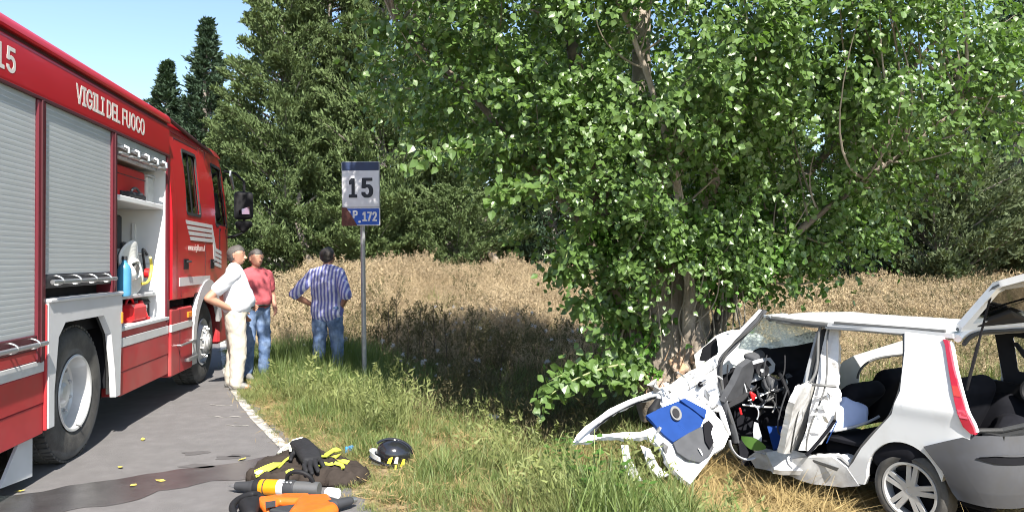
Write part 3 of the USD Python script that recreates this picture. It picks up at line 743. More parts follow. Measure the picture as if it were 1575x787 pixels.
# things standing in the open locker
t = truck_thing('equipment_case', 'red case on the upper shelf of the open truck locker', 'case', LX0 + 0.68, 0.31, 2.153)
t.part('case_body', box(-0.40, 0.38, -0.2, 0.25, 0.0, 0.30, 0.02), 'box_red')
t.part('lid_line', box(-0.405, 0.385, -0.205, 0.24, 0.21, 0.22, 0.002), 'groove_dark')
t.part('end_panel', box(0.381, 0.39, -0.16, 0.2, 0.04, 0.27, 0.002), 'box_red')
t = truck_thing('tool_roll', 'dark tools lying in front of the red case on the shelf', 'tools', LX0 + 0.62, 0.065, 2.153)
t.part('black_bar', tube([(-.2, 0, .03), (.3, .02, .03)], 0.03, 10), 'tool_dark')
t.part('black_bar', tube([(-.25, .05, .035), (.1, -.03, .04)], 0.025, 10), 'tool_dark')
t.part('handle', tube(spline([(-.1, 0, .05), (-.02, 0, .1), (.1, 0, .09), (.16, 0, .05)], 12), 0.012, 8), 'tool_grey')
t = truck_thing('clear_box', 'pale clear plastic box beside the red case on the shelf', 'box', LX0 + 1.20, 0.30, 2.153)
t.part('box_body', box(-0.1, 0.1, -.2, .2, 0, 0.27, 0.015), 'hose_white')
t.part('lid', box(-0.11, 0.11, -.21, .21, 0.272, 0.295, 0.006), 'inner_grey')
t = truck_thing('hose_reel', 'white coiled hose in the middle of the open truck locker', 'hose', LX0 + 0.70, 0.12, 1.23)
hs = []
for q in range(5):
    r = 0.22 - q * 0.034
    hs.append(t.part('hose_coil', tube([(r * math.cos(a), 0.02 * math.sin(3 * a), 0.245 + r * 1.05 * math.sin(a)) for a in np.linspace(0, 2 * math.pi, 40)], 0.024, 8, flat=2.2), 'hose_white'))
t.part('hub', lathe([(-.06, .0), (-.06, .05), (.06, .05), (.06, 0)], (0, 0, .245), (0, 1, 0), 20), 'tool_grey')
t.part('hose_tail', tube(spline([(.15, -.05, .1), (.26, -.09, .15), (.3, -.09, .3), (.24, -.1, .36)], 14), 0.014, 8), 'hose_yellow')
t = truck_thing('water_bottle', 'blue bottle standing beside the white hose in the locker', 'bottle', LX0 + 0.38, 0.07, 1.23)
t.part('bottle_body', lathe([(0, 0), (0, .055), (.03, .06), (.24, .06), (.28, .045), (.31, .022), (.34, .022), (.34, 0)], (0, 0, 0), (0, 0, 1), 24), 'bottle_blue')
t.part('cap', lathe([(.335, 0), (.335, .026), (.37, .024), (.37, 0)], (0, 0, 0), (0, 0, 1), 20), 'tool_dark')
t = truck_thing('portable_pump', 'small grey pump with blue top at the back of the locker', 'pump', LX0 + 1.12, 0.36, 1.23)
t.part('pump_body', blob([[((-.12, 0, .12), .1), ((.12, 0, .12), .1), ((0, 0, .28), .1)]], 0.05, 3), 'tool_dark', smooth=True)
t.part('blue_top', lathe([(0, .07), (.05, .08), (.1, .06), (.12, 0)], (0.05, -.03, .34), (0, 0, 1), 20), 'bottle_blue')
t.part('outlet', tube([(0, -.1, .2), (.02, -.24, .2)], 0.035, 10), 'tool_grey')
t.part('red_valve', lathe([(-.02, 0), (-.02, .05), (.02, .05), (.02, 0)], (.02, -.25, .2), (0, 1, 0), 16), 'box_red')
t = truck_thing('fuel_can', 'red jerry can at the bottom of the open truck locker', 'can', LX0 + 0.72, 0.14, 0.965)
t.part('can_body', box(-.2, .2, -.1, .1, 0, .17, .03), 'box_red')
t.part('handle', tube(spline([(-.1, 0, .165), (-.08, 0, .2), (.08, 0, .2), (.1, 0, .165)], 12), .012, 8), 'box_red')
t.part('cap', lathe([(0, .025), (.03, .025), (.03, 0)], (.15, 0, .168), (0, 0, 1), 14), 'tool_dark')
t = truck_thing('traffic_cone', 'red marker cone lying beside the jerry can in the locker', 'cone', LX0 + 1.03, 0.14, 0.965)
t.part('cone_body', lathe([(0, 0), (0, .09), (.02, .09), (.021, .075), (.19, .02), (.19, 0)], (0, 0, 0), (0, 0, 1), 24), 'box_red')
t.part('band', lathe([(.09, .056), (.09, .058), (.13, .046), (.13, .042)], (0, 0, 0), (0, 0, 1), 24), 'stripe_white')
t = truck_thing('black_case', 'black tool case at the bottom right of the open locker', 'case', LX0 + 1.22, 0.3, 0.965)
t.part('case_body', box(-.16, .16, -.14, .14, 0, .19, .015), 'black_plastic')
t.part('latch', box(-.03, .03, -.155, -.14, .1, .14, .003), 'aluminium')
t.part('handle', tube(spline([(-.06, -.14, .16), (-.05, -.17, .16), (.05, -.17, .16), (.06, -.14, .16)], 12), .008, 8), 'tool_grey')

# ---------------------------------------------------------------- kilometre sign
sp = W(560, 583, 10.0); SB = np.array([sp[0], sp[1], float(ground_z(sp[0], sp[1])) - 0.05])
top = W(556, 262, 10.0)
sg = Thing('kilometre_sign', 'grey pole carrying the white 15 kilometre sign and its blue plate', 'sign', loc=tuple(SB))
lean = top - SB
sg.part('pole', tube([(0, 0.035, 0), tuple(lean + [0, 0.035, 0])], 0.032, 16), 'galvanised', smooth=40)
c = W(555.5, 297, 10.0) - SB
Z = lambda y: W(555, y, 10.0)[2] - SB[2]
wd = 60 / FPX * 10 / 2 * 0.99
a_ = -0.10                                            # the panel turns slightly towards the road
ex = np.array([math.cos(a_), math.sin(a_), 0]); ez = np.array([lean[0] / lean[2], 0, 1.0])
org = np.array([c[0], c[1] - 0.03, 0])
fl = lambda u, w, off=0.0: org + np.asarray(u)[:, None] * ex + np.asarray(w)[:, None] * np.array([0, 0, 1.0]) + (np.asarray(w)[:, None] - c[2]) * np.array([ez[0], 0, 0]) + off * np.array([math.sin(a_), -math.cos(a_), 0])
rect = lambda x0, x1, z0, z1, r=0.01: Polygon([(x0, z0), (x1, z0), (x1, z1), (x0, z1)]).buffer(-r).buffer(r)
pn = sg.part('panel', prism(rect(-wd, wd, Z(320), Z(249), .015), lambda a, b: fl(a, b), 0.02), 'galvanised')
sg.part('navy_strip', prism(rect(-wd + .008, wd - .008, Z(262.5), Z(250)), lambda a, b: fl(a, b, .004), 0.008), 'sign_navy', parent=pn)
sg.part('white_field', prism(rect(-wd + .008, wd - .008, Z(318.5), Z(263)), lambda a, b: fl(a, b, .004), 0.008), 'sign_white', parent=pn)
bp = sg.part('blue_plate', prism(rect(-wd, wd, Z(347), Z(319.5), .015), lambda a, b: fl(a, b), 0.02), 'sign_white')
sg.part('blue_field', prism(rect(-wd + .010, wd - .010, Z(345.6), Z(321), .012), lambda a, b: fl(a, b, .004), 0.008), 'sign_blue', parent=bp)
rp = Polygon([(-wd - .004, Z(347.5)), (-wd - .004, Z(319)), (-wd + .06, Z(319.5)), (-wd + .13, Z(331)), (-wd + .21, Z(347.5))])
sg.part('rusted_corner', prism(rp, lambda a, b: fl(a, b, .010 + 0.0), 0.008), 'rust', parent=bp, label='rust brown torn film over the plate corner')


def sign_text(txt, h, x0, zc, wid, mat, name, par, off):
    m = meshkit.text_mesh(txt, h, 0.003, True)
    v = np.array(m.vertices); b0, b1 = m.bounds
    u = (v[:, 0] - b0[0]) / (b1[0] - b0[0]) * wid + x0; w = v[:, 1] - (b0[1] + b1[1]) / 2 + zc
    q = np.array([fl(np.array([a]), np.array([b]), off + c2)[0] for a, b, c2 in zip(u, w, v[:, 2])])
    th_w = .010 if h > .15 else .005
    sg.part(name, [trimesh.Trimesh(q + ex * o_ + np.array([0, -.0003, 0]) * i_, m.faces, process=False) for i_, o_ in enumerate((-th_w, 0, th_w))], mat, smooth=False, parent=par)


zs = (Z(275) - Z(303.5))
sign_text('1', zs, -0.152, (Z(275) + Z(303.5)) / 2, 0.095, 'sign_ink', 'numeral', pn, .004)
sign_text('5', zs, 0.02, (Z(275) + Z(303.5)) / 2, 0.145, 'sign_ink', 'numeral', pn, .004)
z2 = Z(324) - Z(340)
sign_text('S', z2 * .7, -0.20, (Z(325) + Z(339)) / 2 + .02, 0.06, 'sign_white', 'plate_letter', bp, .0042)
sign_text('P', z2 * .7, -0.105, (Z(325) + Z(339)) / 2 + .02, 0.06, 'sign_white', 'plate_letter', bp, .0045)
sign_text('.', z2 * .8, -0.03, Z(341), 0.025, 'sign_white', 'plate_letter', bp, .0045)
sign_text('172', z2 * .85, 0.025, (Z(325) + Z(339)) / 2 - .01, 0.19, 'sign_white', 'plate_letter', bp, .0045)
for q, zz in enumerate((Z(268), Z(312), Z(334))):
    sg.part('clamp', [lathe([(-.015, .034), (-.015, .042), (.015, .042), (.015, .034)], tuple(lean * (zz / lean[2]) + [0, .035, 0]), (0, 0, 1), 18), box(-.07, .07, 0.005, 0.02, zz - .012, zz + .012)], 'galvanised')

# ---------------------------------------------------------------- wrecked car: x forward, y to its left (the side seen), z up; origin on the ground under the rear left wheel
th = math.radians(58.5)
CH = np.array([-math.cos(th), math.sin(th), 0]); CL = np.array([-CH[1], CH[0], 0])
CO = W(1396, 755, 5.5) - [0, 0, 0.285]
CR = basis(CO, CH, CL, (0, 0, 1))
car = Thing('wrecked_car', 'white hatchback with its front wrecked around the poplar trunk, doors and tailgate open', 'car', mat=CR)
cp = car.part


def skin(u, z, base=0.0):
    """The car's left flank: y over (x forward, z up)."""
    y = base - 0.30 * np.maximum(0, z - 0.92) ** 1.15 * 0.95 - 0.09 * np.maximum(0, 0.45 - z) - 0.55 * np.maximum(0, -0.28 - u) ** 2 + 0.008 * np.exp(-((z - 0.90) / 0.06) ** 2)
    return y


flank = lambda a, b: np.stack([a, skin(a, b), b], -1)
other = lambda a, b: np.stack([a, -1.62 - skin(a, b), b], -1)
crumple = lambda f, amp, fr, sd: (lambda a, b: f(a, b) + np.stack([0 * a, amp * 2 * (meshkit.fbm(np.stack([a * fr, b * fr, a * 0 + sd], -1), 3, sd) - .5), 0 * a], -1))
arch_pts = [(0.30 * math.cos(t) + 0.035, 0.30 + 0.335 * math.sin(t)) for t in np.linspace(0.05, math.pi - 0.35, 18)]
quarter = Polygon([(-.19, 1.465), (.10, 1.455), (.075, 1.30), (.065, 1.01), (.12, .83), (.26, .66), (.37, .52), (.44, .40), (.52, .30), (.54, .22), (.36, .24), (.335, .31)] + arch_pts + [(-.27, .50), (-.42, .52), (-.435, .77), (-.44, .79), (-.395, .83), (-.33, 1.0), (-.27, 1.19), (-.215, 1.37)]).buffer(0)
qp = cp('quarter_panel', prism(quarter, flank, -0.05, edge=0.035), 'car_white', smooth=45)
cp('door_jamb', prism([(.085, 1.43), (.11, 1.43), (.09, 1.30), (.085, 1.02), (.14, .85), (.28, .68), (.39, .53), (.50, .36), (.47, .35), (.36, .52), (.25, .66), (.11, .83), (.055, 1.01), (.065, 1.3)], lambda a, b: flank(a, b) - np.array([0, .055, 0]), -0.09, edge=.15), 'light_trim', parent=qp, smooth=40)
cp('door_seal', tube([flank(np.array([a + .014]), np.array([b]))[0] - [0, .02, 0] for a, b in spline([(.10, 1.44), (.075, 1.3), (.065, 1.01), (.12, .83), (.26, .66), (.37, .52), (.47, .35)], 24)], 0.012, 8), 'seal_grey', parent=qp)
cp('arch_liner', [prism([(a, b) for a, b in arch_pts] + [(a * 1.12, .3 + (b - .3) * 1.08) for a, b in arch_pts[::-1]], lambda a, b: np.stack([a, 0 * a - .05, b], -1), -0.45), lathe([(-.5, 0), (-.5, .36), (-.48, .36), (-.48, 0)], (0.02, -.02, .32), (0, 1, 0), 24)], 'dark_void', parent=qp)
cp('roof_strip', tube([(u, skin(u, 1.465) - 0.004, 1.465 - .015 * (u > 1.2)) for u in np.linspace(-.2, .70, 8)], 0.012, 8), 'seal_grey', parent=qp)


def roofz(u, v):
    return 1.455 + 0.010 * (1 - ((v + .81) / .70) ** 2) + 0.006 * np.sin(np.clip((u + .2) / 1.6, 0, 1) * math.pi) + 0.012 * smooth01(u, 1.05, 1.45)


roof = lambda a, b: np.stack([a, b, roofz(a, b) + .012 * (meshkit.fbm(np.stack([a * 4, b * 4, 0 * a], -1), 2, 5) - .5)], -1)
rp_ = cp('roof', prism([(-.26, -.13), (.7, -.14), (1.2, -.16), (1.43, -.21), (1.50, -.8), (1.42, -1.42), (-.26, -1.48)], roof, 0.035, edge=.12), 'car_white', smooth=50)
cp('header_rail', [tube([(1.40, -.20, 1.45), (1.46, -.5, 1.45), (1.47, -.9, 1.45), (1.42, -1.4, 1.44)], 0.025, 8), tube([(1.42, -.19, 1.462), (1.1, -.16, 1.445), (.76, -.15, 1.44)], 0.022, 8)], 'seal_grey', parent=rp_)
cp('torn_edge', prism([(1.36, -.16), (1.47, -.2), (1.50, -.5), (1.44, -.5), (1.40, -.23)], lambda a, b: roof(a, b) + np.array([0, 0, .012]), 0.02), 'car_white', parent=rp_)
cp('headlining', prism([(-.2, -.18), (1.35, -.22), (1.35, -1.38), (-.2, -1.42)], lambda a, b: roof(a, b) - np.array([0, 0, .045]), 0.012, edge=.3), 'light_trim', parent=rp_)
cp('cant_rail', tube([(.09, -.165, 1.435), (.4, -.165, 1.44), (.78, -.16, 1.43)], 0.028, 8), 'light_trim', parent=rp_)

# sill, bent
sl = cp('sill', prism([(.40, .22), (.50, .34), (.62, .40), (.80, .36), (1.0, .30), (1.22, .27), (1.42, .26), (1.5, .2), (1.42, .12), (1.1, .15), (.8, .14), (.55, .17)], crumple(lambda a, b: flank(a, b) + np.stack([0 * a, .05 * np.exp(-((a - .9) / .25) ** 2), 0 * a], -1), .014, 5, 3), -0.12, edge=.05), 'car_white_dirty', smooth=35)
cp('sill_tread', prism([(.45, -.02), (.65, -.02), (1.45, -.04), (1.45, -.18), (.5, -.16)], lambda a, b: np.stack([a, b, .33 + .09 * np.exp(-((a - .58) / .12) ** 2) - .05 * (a - .5) + .02 * (meshkit.fbm(np.stack([a * 6, b * 6, 0 * a], -1), 2, 8) - .5)], -1), 0.02, edge=.08), 'car_white_dirty', parent=sl)
cp('scuff_plate', prism([(.55, .33), (.78, .345), (.80, .325), (.57, .30)], lambda a, b: flank(a, b) + np.array([0, .035, 0]), -.01), 'seal_grey', parent=sl)

# B pillar, torn at the bottom and leaning
bl = np.array([0, .0, 0])
bp_ = cp('centre_pillar', px_plate([(1273, 497), (1290, 498), (1290, 545), (1288, 590), (1291, 612), (1284, 645), (1262, 678), (1245, 693), (1228, 692), (1240, 660), (1250, 610), (1256, 590), (1262, 545)],
         (W(1280, 490, 6.33), W(1230, 700, 6.22), W(1290, 600, 6.15)), 0.06, edge=.04, wob=.014, seed=3, freq=9), 'wreck_white', world=True, smooth=35)
cp('pillar_trim', px_plate([(1252, 590), (1259, 592), (1246, 640), (1240, 665), (1226, 695), (1206, 698), (1212, 660), (1222, 620), (1232, 597)],
         (W(1252, 590, 6.22), W(1206, 700, 6.15), W(1228, 640, 6.12)), 0.05, edge=.04, wob=.012, seed=5, freq=8), 'car_white_dirty', world=True, parent=bp_, smooth=35)
cp('pillar_inner', px_plate([(1262, 508), (1274, 500), (1268, 545), (1260, 588), (1250, 588), (1256, 545)], (W(1268, 500, 6.40), W(1252, 590, 6.32), W(1268, 560, 6.34)), 0.03, edge=.05), 'grey_trim', world=True, parent=bp_)
cp('pillar_inner', px_plate([(1244, 566), (1258, 512), (1264, 505), (1252, 560), (1246, 588), (1238, 588)], (W(1264, 505, 6.46), W(1242, 590, 6.42), W(1250, 545, 6.42)), 0.02, edge=.05), 'light_trim', world=True, parent=bp_)
for pts, r, mt in (([(1263, 500, 6.3), (1258, 545, 6.26), (1245, 588, 6.2), (1240, 592, 6.2)], .012, 'seal_grey'), ([(1276, 500, 6.27), (1272, 545, 6.22), (1270, 590, 6.15), (1252, 640, 6.1), (1240, 692, 6.1)], .008, 'seal_grey'),
                   ([(1238, 590, 6.22), (1262, 592, 6.14), (1286, 594, 6.12)], .012, 'seal_grey'), ([(1236, 600, 6.12), (1226, 640, 6.06), (1216, 695, 6.06)], .007, 'black_rubber'), ([(1285, 645, 6.1), (1262, 675, 6.1), (1240, 700, 6.1)], .014, 'navy_cloth')):
    cp('pillar_seal', tube(px_path(pts, 14), r, 8), mt, world=True, parent=bp_)
rn = np.random.default_rng(11)
for q in range(9):                                    # crushed hinge and latch bits on the pillar
    x, y = rn.uniform(1256, 1284), rn.uniform(606, 650)
    c0 = W(x, y, 6.08); e = rn.normal(size=(5, 3)) * .022
    cp('crushed_fold', tm(m3.Manifold.hull_points(c0 + e)), ['car_white', 'bare_metal', 'seal_grey', 'car_white'][q % 4], world=True, parent=bp_, smooth=False)

# rear lamp
lamp = Polygon([(-.19, 1.415), (-.235, 1.41), (-.30, 1.22), (-.38, 1.03), (-.458, .85), (-.475, .785), (-.44, .79), (-.395, .83), (-.33, 1.0), (-.27, 1.19), (-.215, 1.37)])
lm = cp('tail_lamp', prism(lamp.buffer(-.003), lambda a, b: flank(a, b) + np.array([0, .012, 0]), -.06, edge=.06), 'lamp_red', smooth=50)
cp('lamp_band', prism(lamp.intersection(Polygon([(-1, 1.0), (0, 1.04), (0, 1.12), (-1, 1.08)])).buffer(-.006), lambda a, b: flank(a, b) + np.array([0, .0145, 0]), -.02), 'lamp_amber', parent=lm)
cp('lamp_band', prism(lamp.intersection(Polygon([(-1, .86), (0, .9), (0, .97), (-1, .93)])).buffer(-.008), lambda a, b: flank(a, b) + np.array([0, .0145, 0]), -.02), 'lamp_pale', parent=lm)
cp('lamp_return', prism([(-.225, 1.40), (-.285, 1.22), (-.36, 1.03), (-.44, .85), (-.455, .80), (-.47, .80), (-.455, .85), (-.375, 1.03), (-.30, 1.22), (-.24, 1.40)], lambda a, b: np.stack([a, skin(a, b) - .02, b], -1), -.04, edge=.1), 'car_white', parent=lm)

# bumper: plan path from the wheel arch round the tail
path = spline([(-.13, .004), (-.36, -.012), (-.52, -.06), (-.62, -.17), (-.67, -.40), (-.685, -.81), (-.67, -1.22), (-.62, -1.45), (-.50, -1.57), (-.15, -1.625)], 200)
pd = np.r_[0, np.cumsum(np.linalg.norm(np.diff(path, axis=0), axis=1))]
PLEN = pd[-1]


def bumper(a, b, out=0.0):
    x, y = np.interp(a, pd, path[:, 0]), np.interp(a, pd, path[:, 1])
    dx, dy = np.interp(a + .01, pd, path[:, 0]) - np.interp(a - .01, pd, path[:, 0]), np.interp(a + .01, pd, path[:, 1]) - np.interp(a - .01, pd, path[:, 1])
    n = np.hypot(dx, dy) + 1e-9; nx, ny = dy / n, -dx / n          # inward-left normal; flipped below
    bulge = .035 * np.sin(np.clip((b - .30) / .5, 0, 1) * math.pi) - .05 * np.maximum(0, .42 - b) + out
    return np.stack([x - nx * bulge * -1 * -1, y - ny * bulge * -1 * -1, b], -1)


if True:
    _t = bumper(np.array([PLEN / 2]), np.array([.5]))[0]
    BS = 1 if _t[0] < -.69 else -1


def bump_f(out=0.0):
    def f(a, b):
        x, y = np.interp(a, pd, path[:, 0]), np.interp(a, pd, path[:, 1])
        dx, dy = np.interp(a + .01, pd, path[:, 0]) - np.interp(a - .01, pd, path[:, 0]), np.interp(a + .01, pd, path[:, 1]) - np.interp(a - .01, pd, path[:, 1])
        n = np.hypot(dx, dy) + 1e-9
        nx, ny = -dy / n, dx / n                                  # outward for this direction of travel
        s = 1.0
        bulge = .035 * np.sin(np.clip((b - .30) / .5, 0, 1) * math.pi) - .08 * np.maximum(0, .40 - b) + out
        return np.stack([x + nx * bulge * SGN, y + ny * bulge * SGN, b], -1)
    return f


mid = path[100]; dm = path[101] - path[99]
SGN = 1.0 if -dm[1] < 0 else -1.0
slot = Polygon([(.34, .635), (.44, .61), (PLEN - .44, .61), (PLEN - .34, .635), (PLEN - .44, .655), (.44, .66)])
bpoly = Polygon([(0, .645), (.17, .72), (.30, .775), (.42, .79), (PLEN - .42, .79), (PLEN - .2, .72), (PLEN, .645), (PLEN, .45), (PLEN - .2, .33), (PLEN - .35, .30), (.40, .30), (.22, .315), (.19, .36), (.135, .50)])
bm = cp('bumper', prism(bpoly, bump_f(), 0.03, edge=.05), 'bumper_grey', smooth=50)
cp('bumper_slot', prism(slot, bump_f(.009), 0.012, edge=.05), 'dark_void', parent=bm)
cp('bumper_strip', prism([(.36, .648), (.48, .675), (PLEN - .48, .675), (PLEN - .42, .655), (.44, .662)], bump_f(.017), 0.02, edge=.05), 'bumper_grey', parent=bm)
cp('number_plate', prism([(PLEN / 2 - .26, .40), (PLEN / 2 - .26, .515), (PLEN / 2 + .26, .515), (PLEN / 2 + .26, .40)], bump_f(.006), 0.008, edge=.1), 'plate_pale', parent=bm)
cp('tow_cap', prism(Point(.72, .5).buffer(.03), bump_f(.001), 0.004), 'black_plastic', parent=bm)

# tail opening: loading lip, boot walls and floor
cp('boot_lip', [prism([(-.60, -.12), (-.60, -1.5), (-.46, -1.5), (-.46, -.12)], lambda a, b: np.stack([a, b, .79 + .02 * (a + .6)], -1), .03), tube([(-.44, -.10, .80), (-.54, -.2, .81), (-.56, -.8, .81), (-.54, -1.4, .81), (-.44, -1.52, .80)], .018, 8)], 'black_rubber')
cp('tail_frame', [tube(spline([(-.27, -.17, 1.42), (-.25, -.3, 1.455), (-.24, -.8, 1.475), (-.25, -1.3, 1.455), (-.27, -1.45, 1.42)], 20), .03, 8)], 'car_white')
cp('tail_seal', [tube(spline([(-.30, -.2, 1.38), (-.28, -.32, 1.42), (-.27, -.8, 1.44), (-.28, -1.28, 1.42), (-.30, -1.42, 1.38), (-.40, -1.5, 1.1), (-.46, -1.52, .84)], 30), .016, 8)], 'black_rubber')
cp('boot_floor', box(-.5, .75, -1.5, -.1, .50, .53), 'navy_cloth')
cp('wheel_house', blob([[((.0, -.16, .55), .16), ((.0, -.16, .66), .12), ((.25, -.16, .5), .14)]], .06, 2), 'navy_cloth', smooth=True)
cp('wheel_house', blob([[((.0, -1.46, .55), .2), ((.0, -1.46, .72), .16), ((.25, -1.46, .6), .16)]], .06, 2), 'navy_cloth', smooth=True)
cp('boot_speaker', lathe([(0, .0), (0, .06), (.02, .085), (.03, .095), (.03, .11), (-.03, .11)], (-.25, -1.38, .93), (0, .96, .28), 28), 'black_plastic')
cp('boot_trim', prism(Polygon([(-.46, .55), (-.46, .83), (-.30, .95), (.25, .98), (.3, .55)]), lambda a, b: np.stack([a, 0 * a - 1.50 + .1 * (b - .55), b], -1), .03), 'black_plastic')
cp('boot_trim', prism([(-.40, .55), (-.40, .80), (.0, .96), (.3, .55)], lambda a, b: np.stack([a, 0 * a - .13, b], -1), .03), 'black_plastic')
cp('boot_bag', blob([[((-.25, -1.0, .66), .13), ((-.1, -1.25, .62), .12), ((-.32, -1.3, .60), .09), ((-.3, -.7, .6), .08)]], .05, 4, .015, 9, 2), 'navy_cloth', smooth=True)
# seats
st_ = cp('rear_seat', blob([[((.22, -.30, .55), .07), ((.22, -1.35, .55), .07), ((.10, -.42, .93), .10), ((.10, -1.25, .93), .10)]], .08, 2, .008, 6), 'navy_cloth', smooth=True)
cp('seat_cushion', blob([[((.32, -.28, .40), .09), ((.78, -.28, .40), .08), ((.32, -1.35, .40), .09), ((.78, -1.35, .40), .08)]], .08, 2, .01, 6), 'navy_cloth', smooth=True, parent=st_)
fs = cp('front_seat', blob([[((1.05, -.34, .55), .08), ((1.05, -.66, .55), .08), ((.72, -.42, .86), .08), ((.72, -.74, .86), .08)]], .06, 3, .012, 6), 'navy_cloth', smooth=True)
cp('seat_cushion', blob([[((1.1, -.34, .42), .09), ((1.5, -.34, .46), .08), ((1.1, -.68, .42), .09), ((1.5, -.68, .46), .08)]], .06, 3, .012, 6), 'navy_cloth', smooth=True, parent=fs)
cp('front_seat', blob([[((1.0, -.98, .55), .08), ((1.0, -1.3, .55), .08), ((.80, -1.0, .92), .08), ((.80, -1.28, .92), .08)]], .06, 3, .012, 6), 'navy_cloth', smooth=True)
cp('pale_blue_airbag', blob([[(W(1288, 640, 6.25), .04), (W(1300, 618, 6.3), .045), (W(1325, 630, 6.3), .05), (W(1330, 648, 6.25), .03), (W(1275, 660, 6.2), .025)]], .03, 4, .012, 9, 3), 'pale_blue_cloth', world=True, smooth=True)
cp('airbag_lip', tube(px_path([(1283, 662, 6.15), (1320, 654, 6.15), (1352, 640, 6.2)], 10), .012, 8), 'light_trim', world=True)
cp('belt', prism([(0, 0), (.028, 0), (.028, .32), (0, .32)], lambda a, b: W(1286, 648, 6.08) + np.stack([a * .6 - b * .25, a * .8 + .02 * b, -b * .55], -1), .004), 'blue_trim', world=True)

# far flank: quarter with window, pillar, open door frame
oq = Polygon([(-.30, 1.44), (.12, 1.46), (.8, 1.46), (.8, .55), (.3, .5), (-.5, .5), (-.46, .85)]).difference(Polygon([(.12, .60), (.10, 1.41), (.76, 1.41), (.78, .60)])).difference(Polygon([(-.22, 1.36), (-.02, 1.38), (-.02, 1.02), (-.36, 1.02)]).buffer(-.02).buffer(.02)).difference(Polygon([(.10, 1.40), (.74, 1.40), (.74, .98), (.10, .98)]).buffer(-.03).buffer(.03))
fq = cp('far_side', prism(oq, other, .04, edge=.12), 'car_white', smooth=45)
cp('quarter_glass', prism([(-.20, 1.35), (-.03, 1.37), (-.03, 1.03), (-.34, 1.03)], other, .005), 'clear_pane', parent=fq)
cp('quarter_lining', prism(Polygon([(-.28, 1.40), (.10, 1.41), (.08, .95), (-.42, .95)]).difference(Polygon([(-.20, 1.33), (-.04, 1.35), (-.04, 1.05), (-.31, 1.05)]).buffer(-.02).buffer(.02)), lambda a, b: other(a, b) + np.array([0, .045, 0]), .012), 'black_plastic', parent=fq)
cp('window_strap', prism([(-.08, 1.30), (-.04, 1.30), (-.20, 1.02), (-.26, 1.02)], lambda a, b: other(a, b) + np.array([0, .07, 0]), .012), 'black_plastic', parent=fq)
fd = cp('far_door', px_plate([(1284, 584), (1286, 568), (1296, 556), (1312, 547), (1390, 523), (1392, 545), (1345, 552), (1330, 560), (1322, 572), (1320, 600), (1318, 640), (1284, 640)], (W(1290, 570, 7.6), W(1390, 530, 7.3), W(1320, 600, 7.5)), .05), 'car_white', world=True, label='open far rear door, its window frame showing behind the seats')
cp('door_seal', tube(px_path([(1319, 582, 7.42), (1322, 571, 7.42), (1332, 559, 7.42), (1346, 552, 7.4), (1391, 545, 7.25)], 14), .012, 8), 'seal_grey', world=True, parent=fd)
cp('far_pillar', tube([(.80, -1.50, 1.43), (.82, -1.56, .95), (.85, -1.6, .4)], .045, 8), 'seal_grey')
cp('far_pillar', tube([(1.38, -1.40, 1.44), (1.75, -1.5, 1.20), (2.15, -1.55, .98)], .035, 8), 'seal_grey')

# tailgate raised: a frame hinged at the roof's tail
hx = np.array([-.24, 0, 1.485]); hd = np.array([-.80, 0, .90]); hd /= np.linalg.norm(hd)
_bend = lambda a: np.where(a < .46, 0, (a - .46))
tail = lambda a, b: np.stack([hx[0] + hd[0] * a - .10 * _bend(a) ** 1.0, b, hx[2] + hd[2] * a - .50 * _bend(a) + .03 * (1 - ((b + .81) / .7) ** 2)], -1)
tg = Polygon([(0, -.20), (.05, -.16), (.44, -.10), (.52, -.07), (.95, -.10), (1.0, -.3), (1.0, -1.32), (.95, -1.52), (.52, -1.55), (.44, -1.52), (.05, -1.46), (0, -1.42)])
th_ = Polygon([(.07, -.27), (.42, -.19), (.46, -.26), (.46, -1.36), (.42, -1.43), (.07, -1.35)]).buffer(-.03).buffer(.03)
tgp = cp('tailgate', prism(tg.difference(th_), tail, -.045, edge=.1), 'car_white', smooth=45)
cp('tailgate_glass', prism(th_.buffer(.01), lambda a, b: tail(a, b) - np.array([0, 0, .004]), .006), 'clear_pane', parent=tgp)
inner = Polygon([(.02, -.24), (.44, -.15), (.9, -.16), (.9, -1.46), (.44, -1.47), (.02, -1.38)]).difference(Polygon([(.07, -.27), (.42, -.19), (.46, -.26), (.46, -1.36), (.42, -1.43), (.07, -1.35)]).buffer(-.02))
cp('tailgate_lining', prism(inner, lambda a, b: tail(a, b) - np.array([.012, 0, .05]), .02, edge=.2), 'light_trim', parent=tgp)
cp('tailgate_seal', tube([tail(np.array([a]), np.array([b]))[0] - [0, 0, .03] for a, b in [(0.02, -.20), (.2, -.16), (.44, -.115), (.52, -.085), (.9, -.11)]], .012, 8), 'seal_grey', parent=tgp)
cp('wiper_cover', blob([[(tail(np.array([.13]), np.array([-.81]))[0] - [0, 0, .05], .03), (tail(np.array([.17]), np.array([-.72]))[0] - [0, 0, .05], .02), (tail(np.array([.06]), np.array([-1.15]))[0] - [0, 0, .04], .02), (tail(np.array([.06]), np.array([-.40]))[0] - [0, 0, .04], .02)]], .05, 2), 'black_plastic', parent=tgp, smooth=True)
cp('gas_strut', [tube([(-.33, -.17, 1.06), tail(np.array([.40]), np.array([-.15]))[0] - [0, 0, .05]], .008, 8), tube([(-.33, -.17, 1.06), ((np.array([-.33, -.17, 1.06]) + tail(np.array([.40]), np.array([-.15]))[0] - [0, 0, .05]) / 2)], .012, 8)], 'black_plastic')
cp('gas_strut', [tube([(-.33, -1.45, 1.06), tail(np.array([.40]), np.array([-1.47]))[0] - [0, 0, .05]], .008, 8)], 'black_plastic')

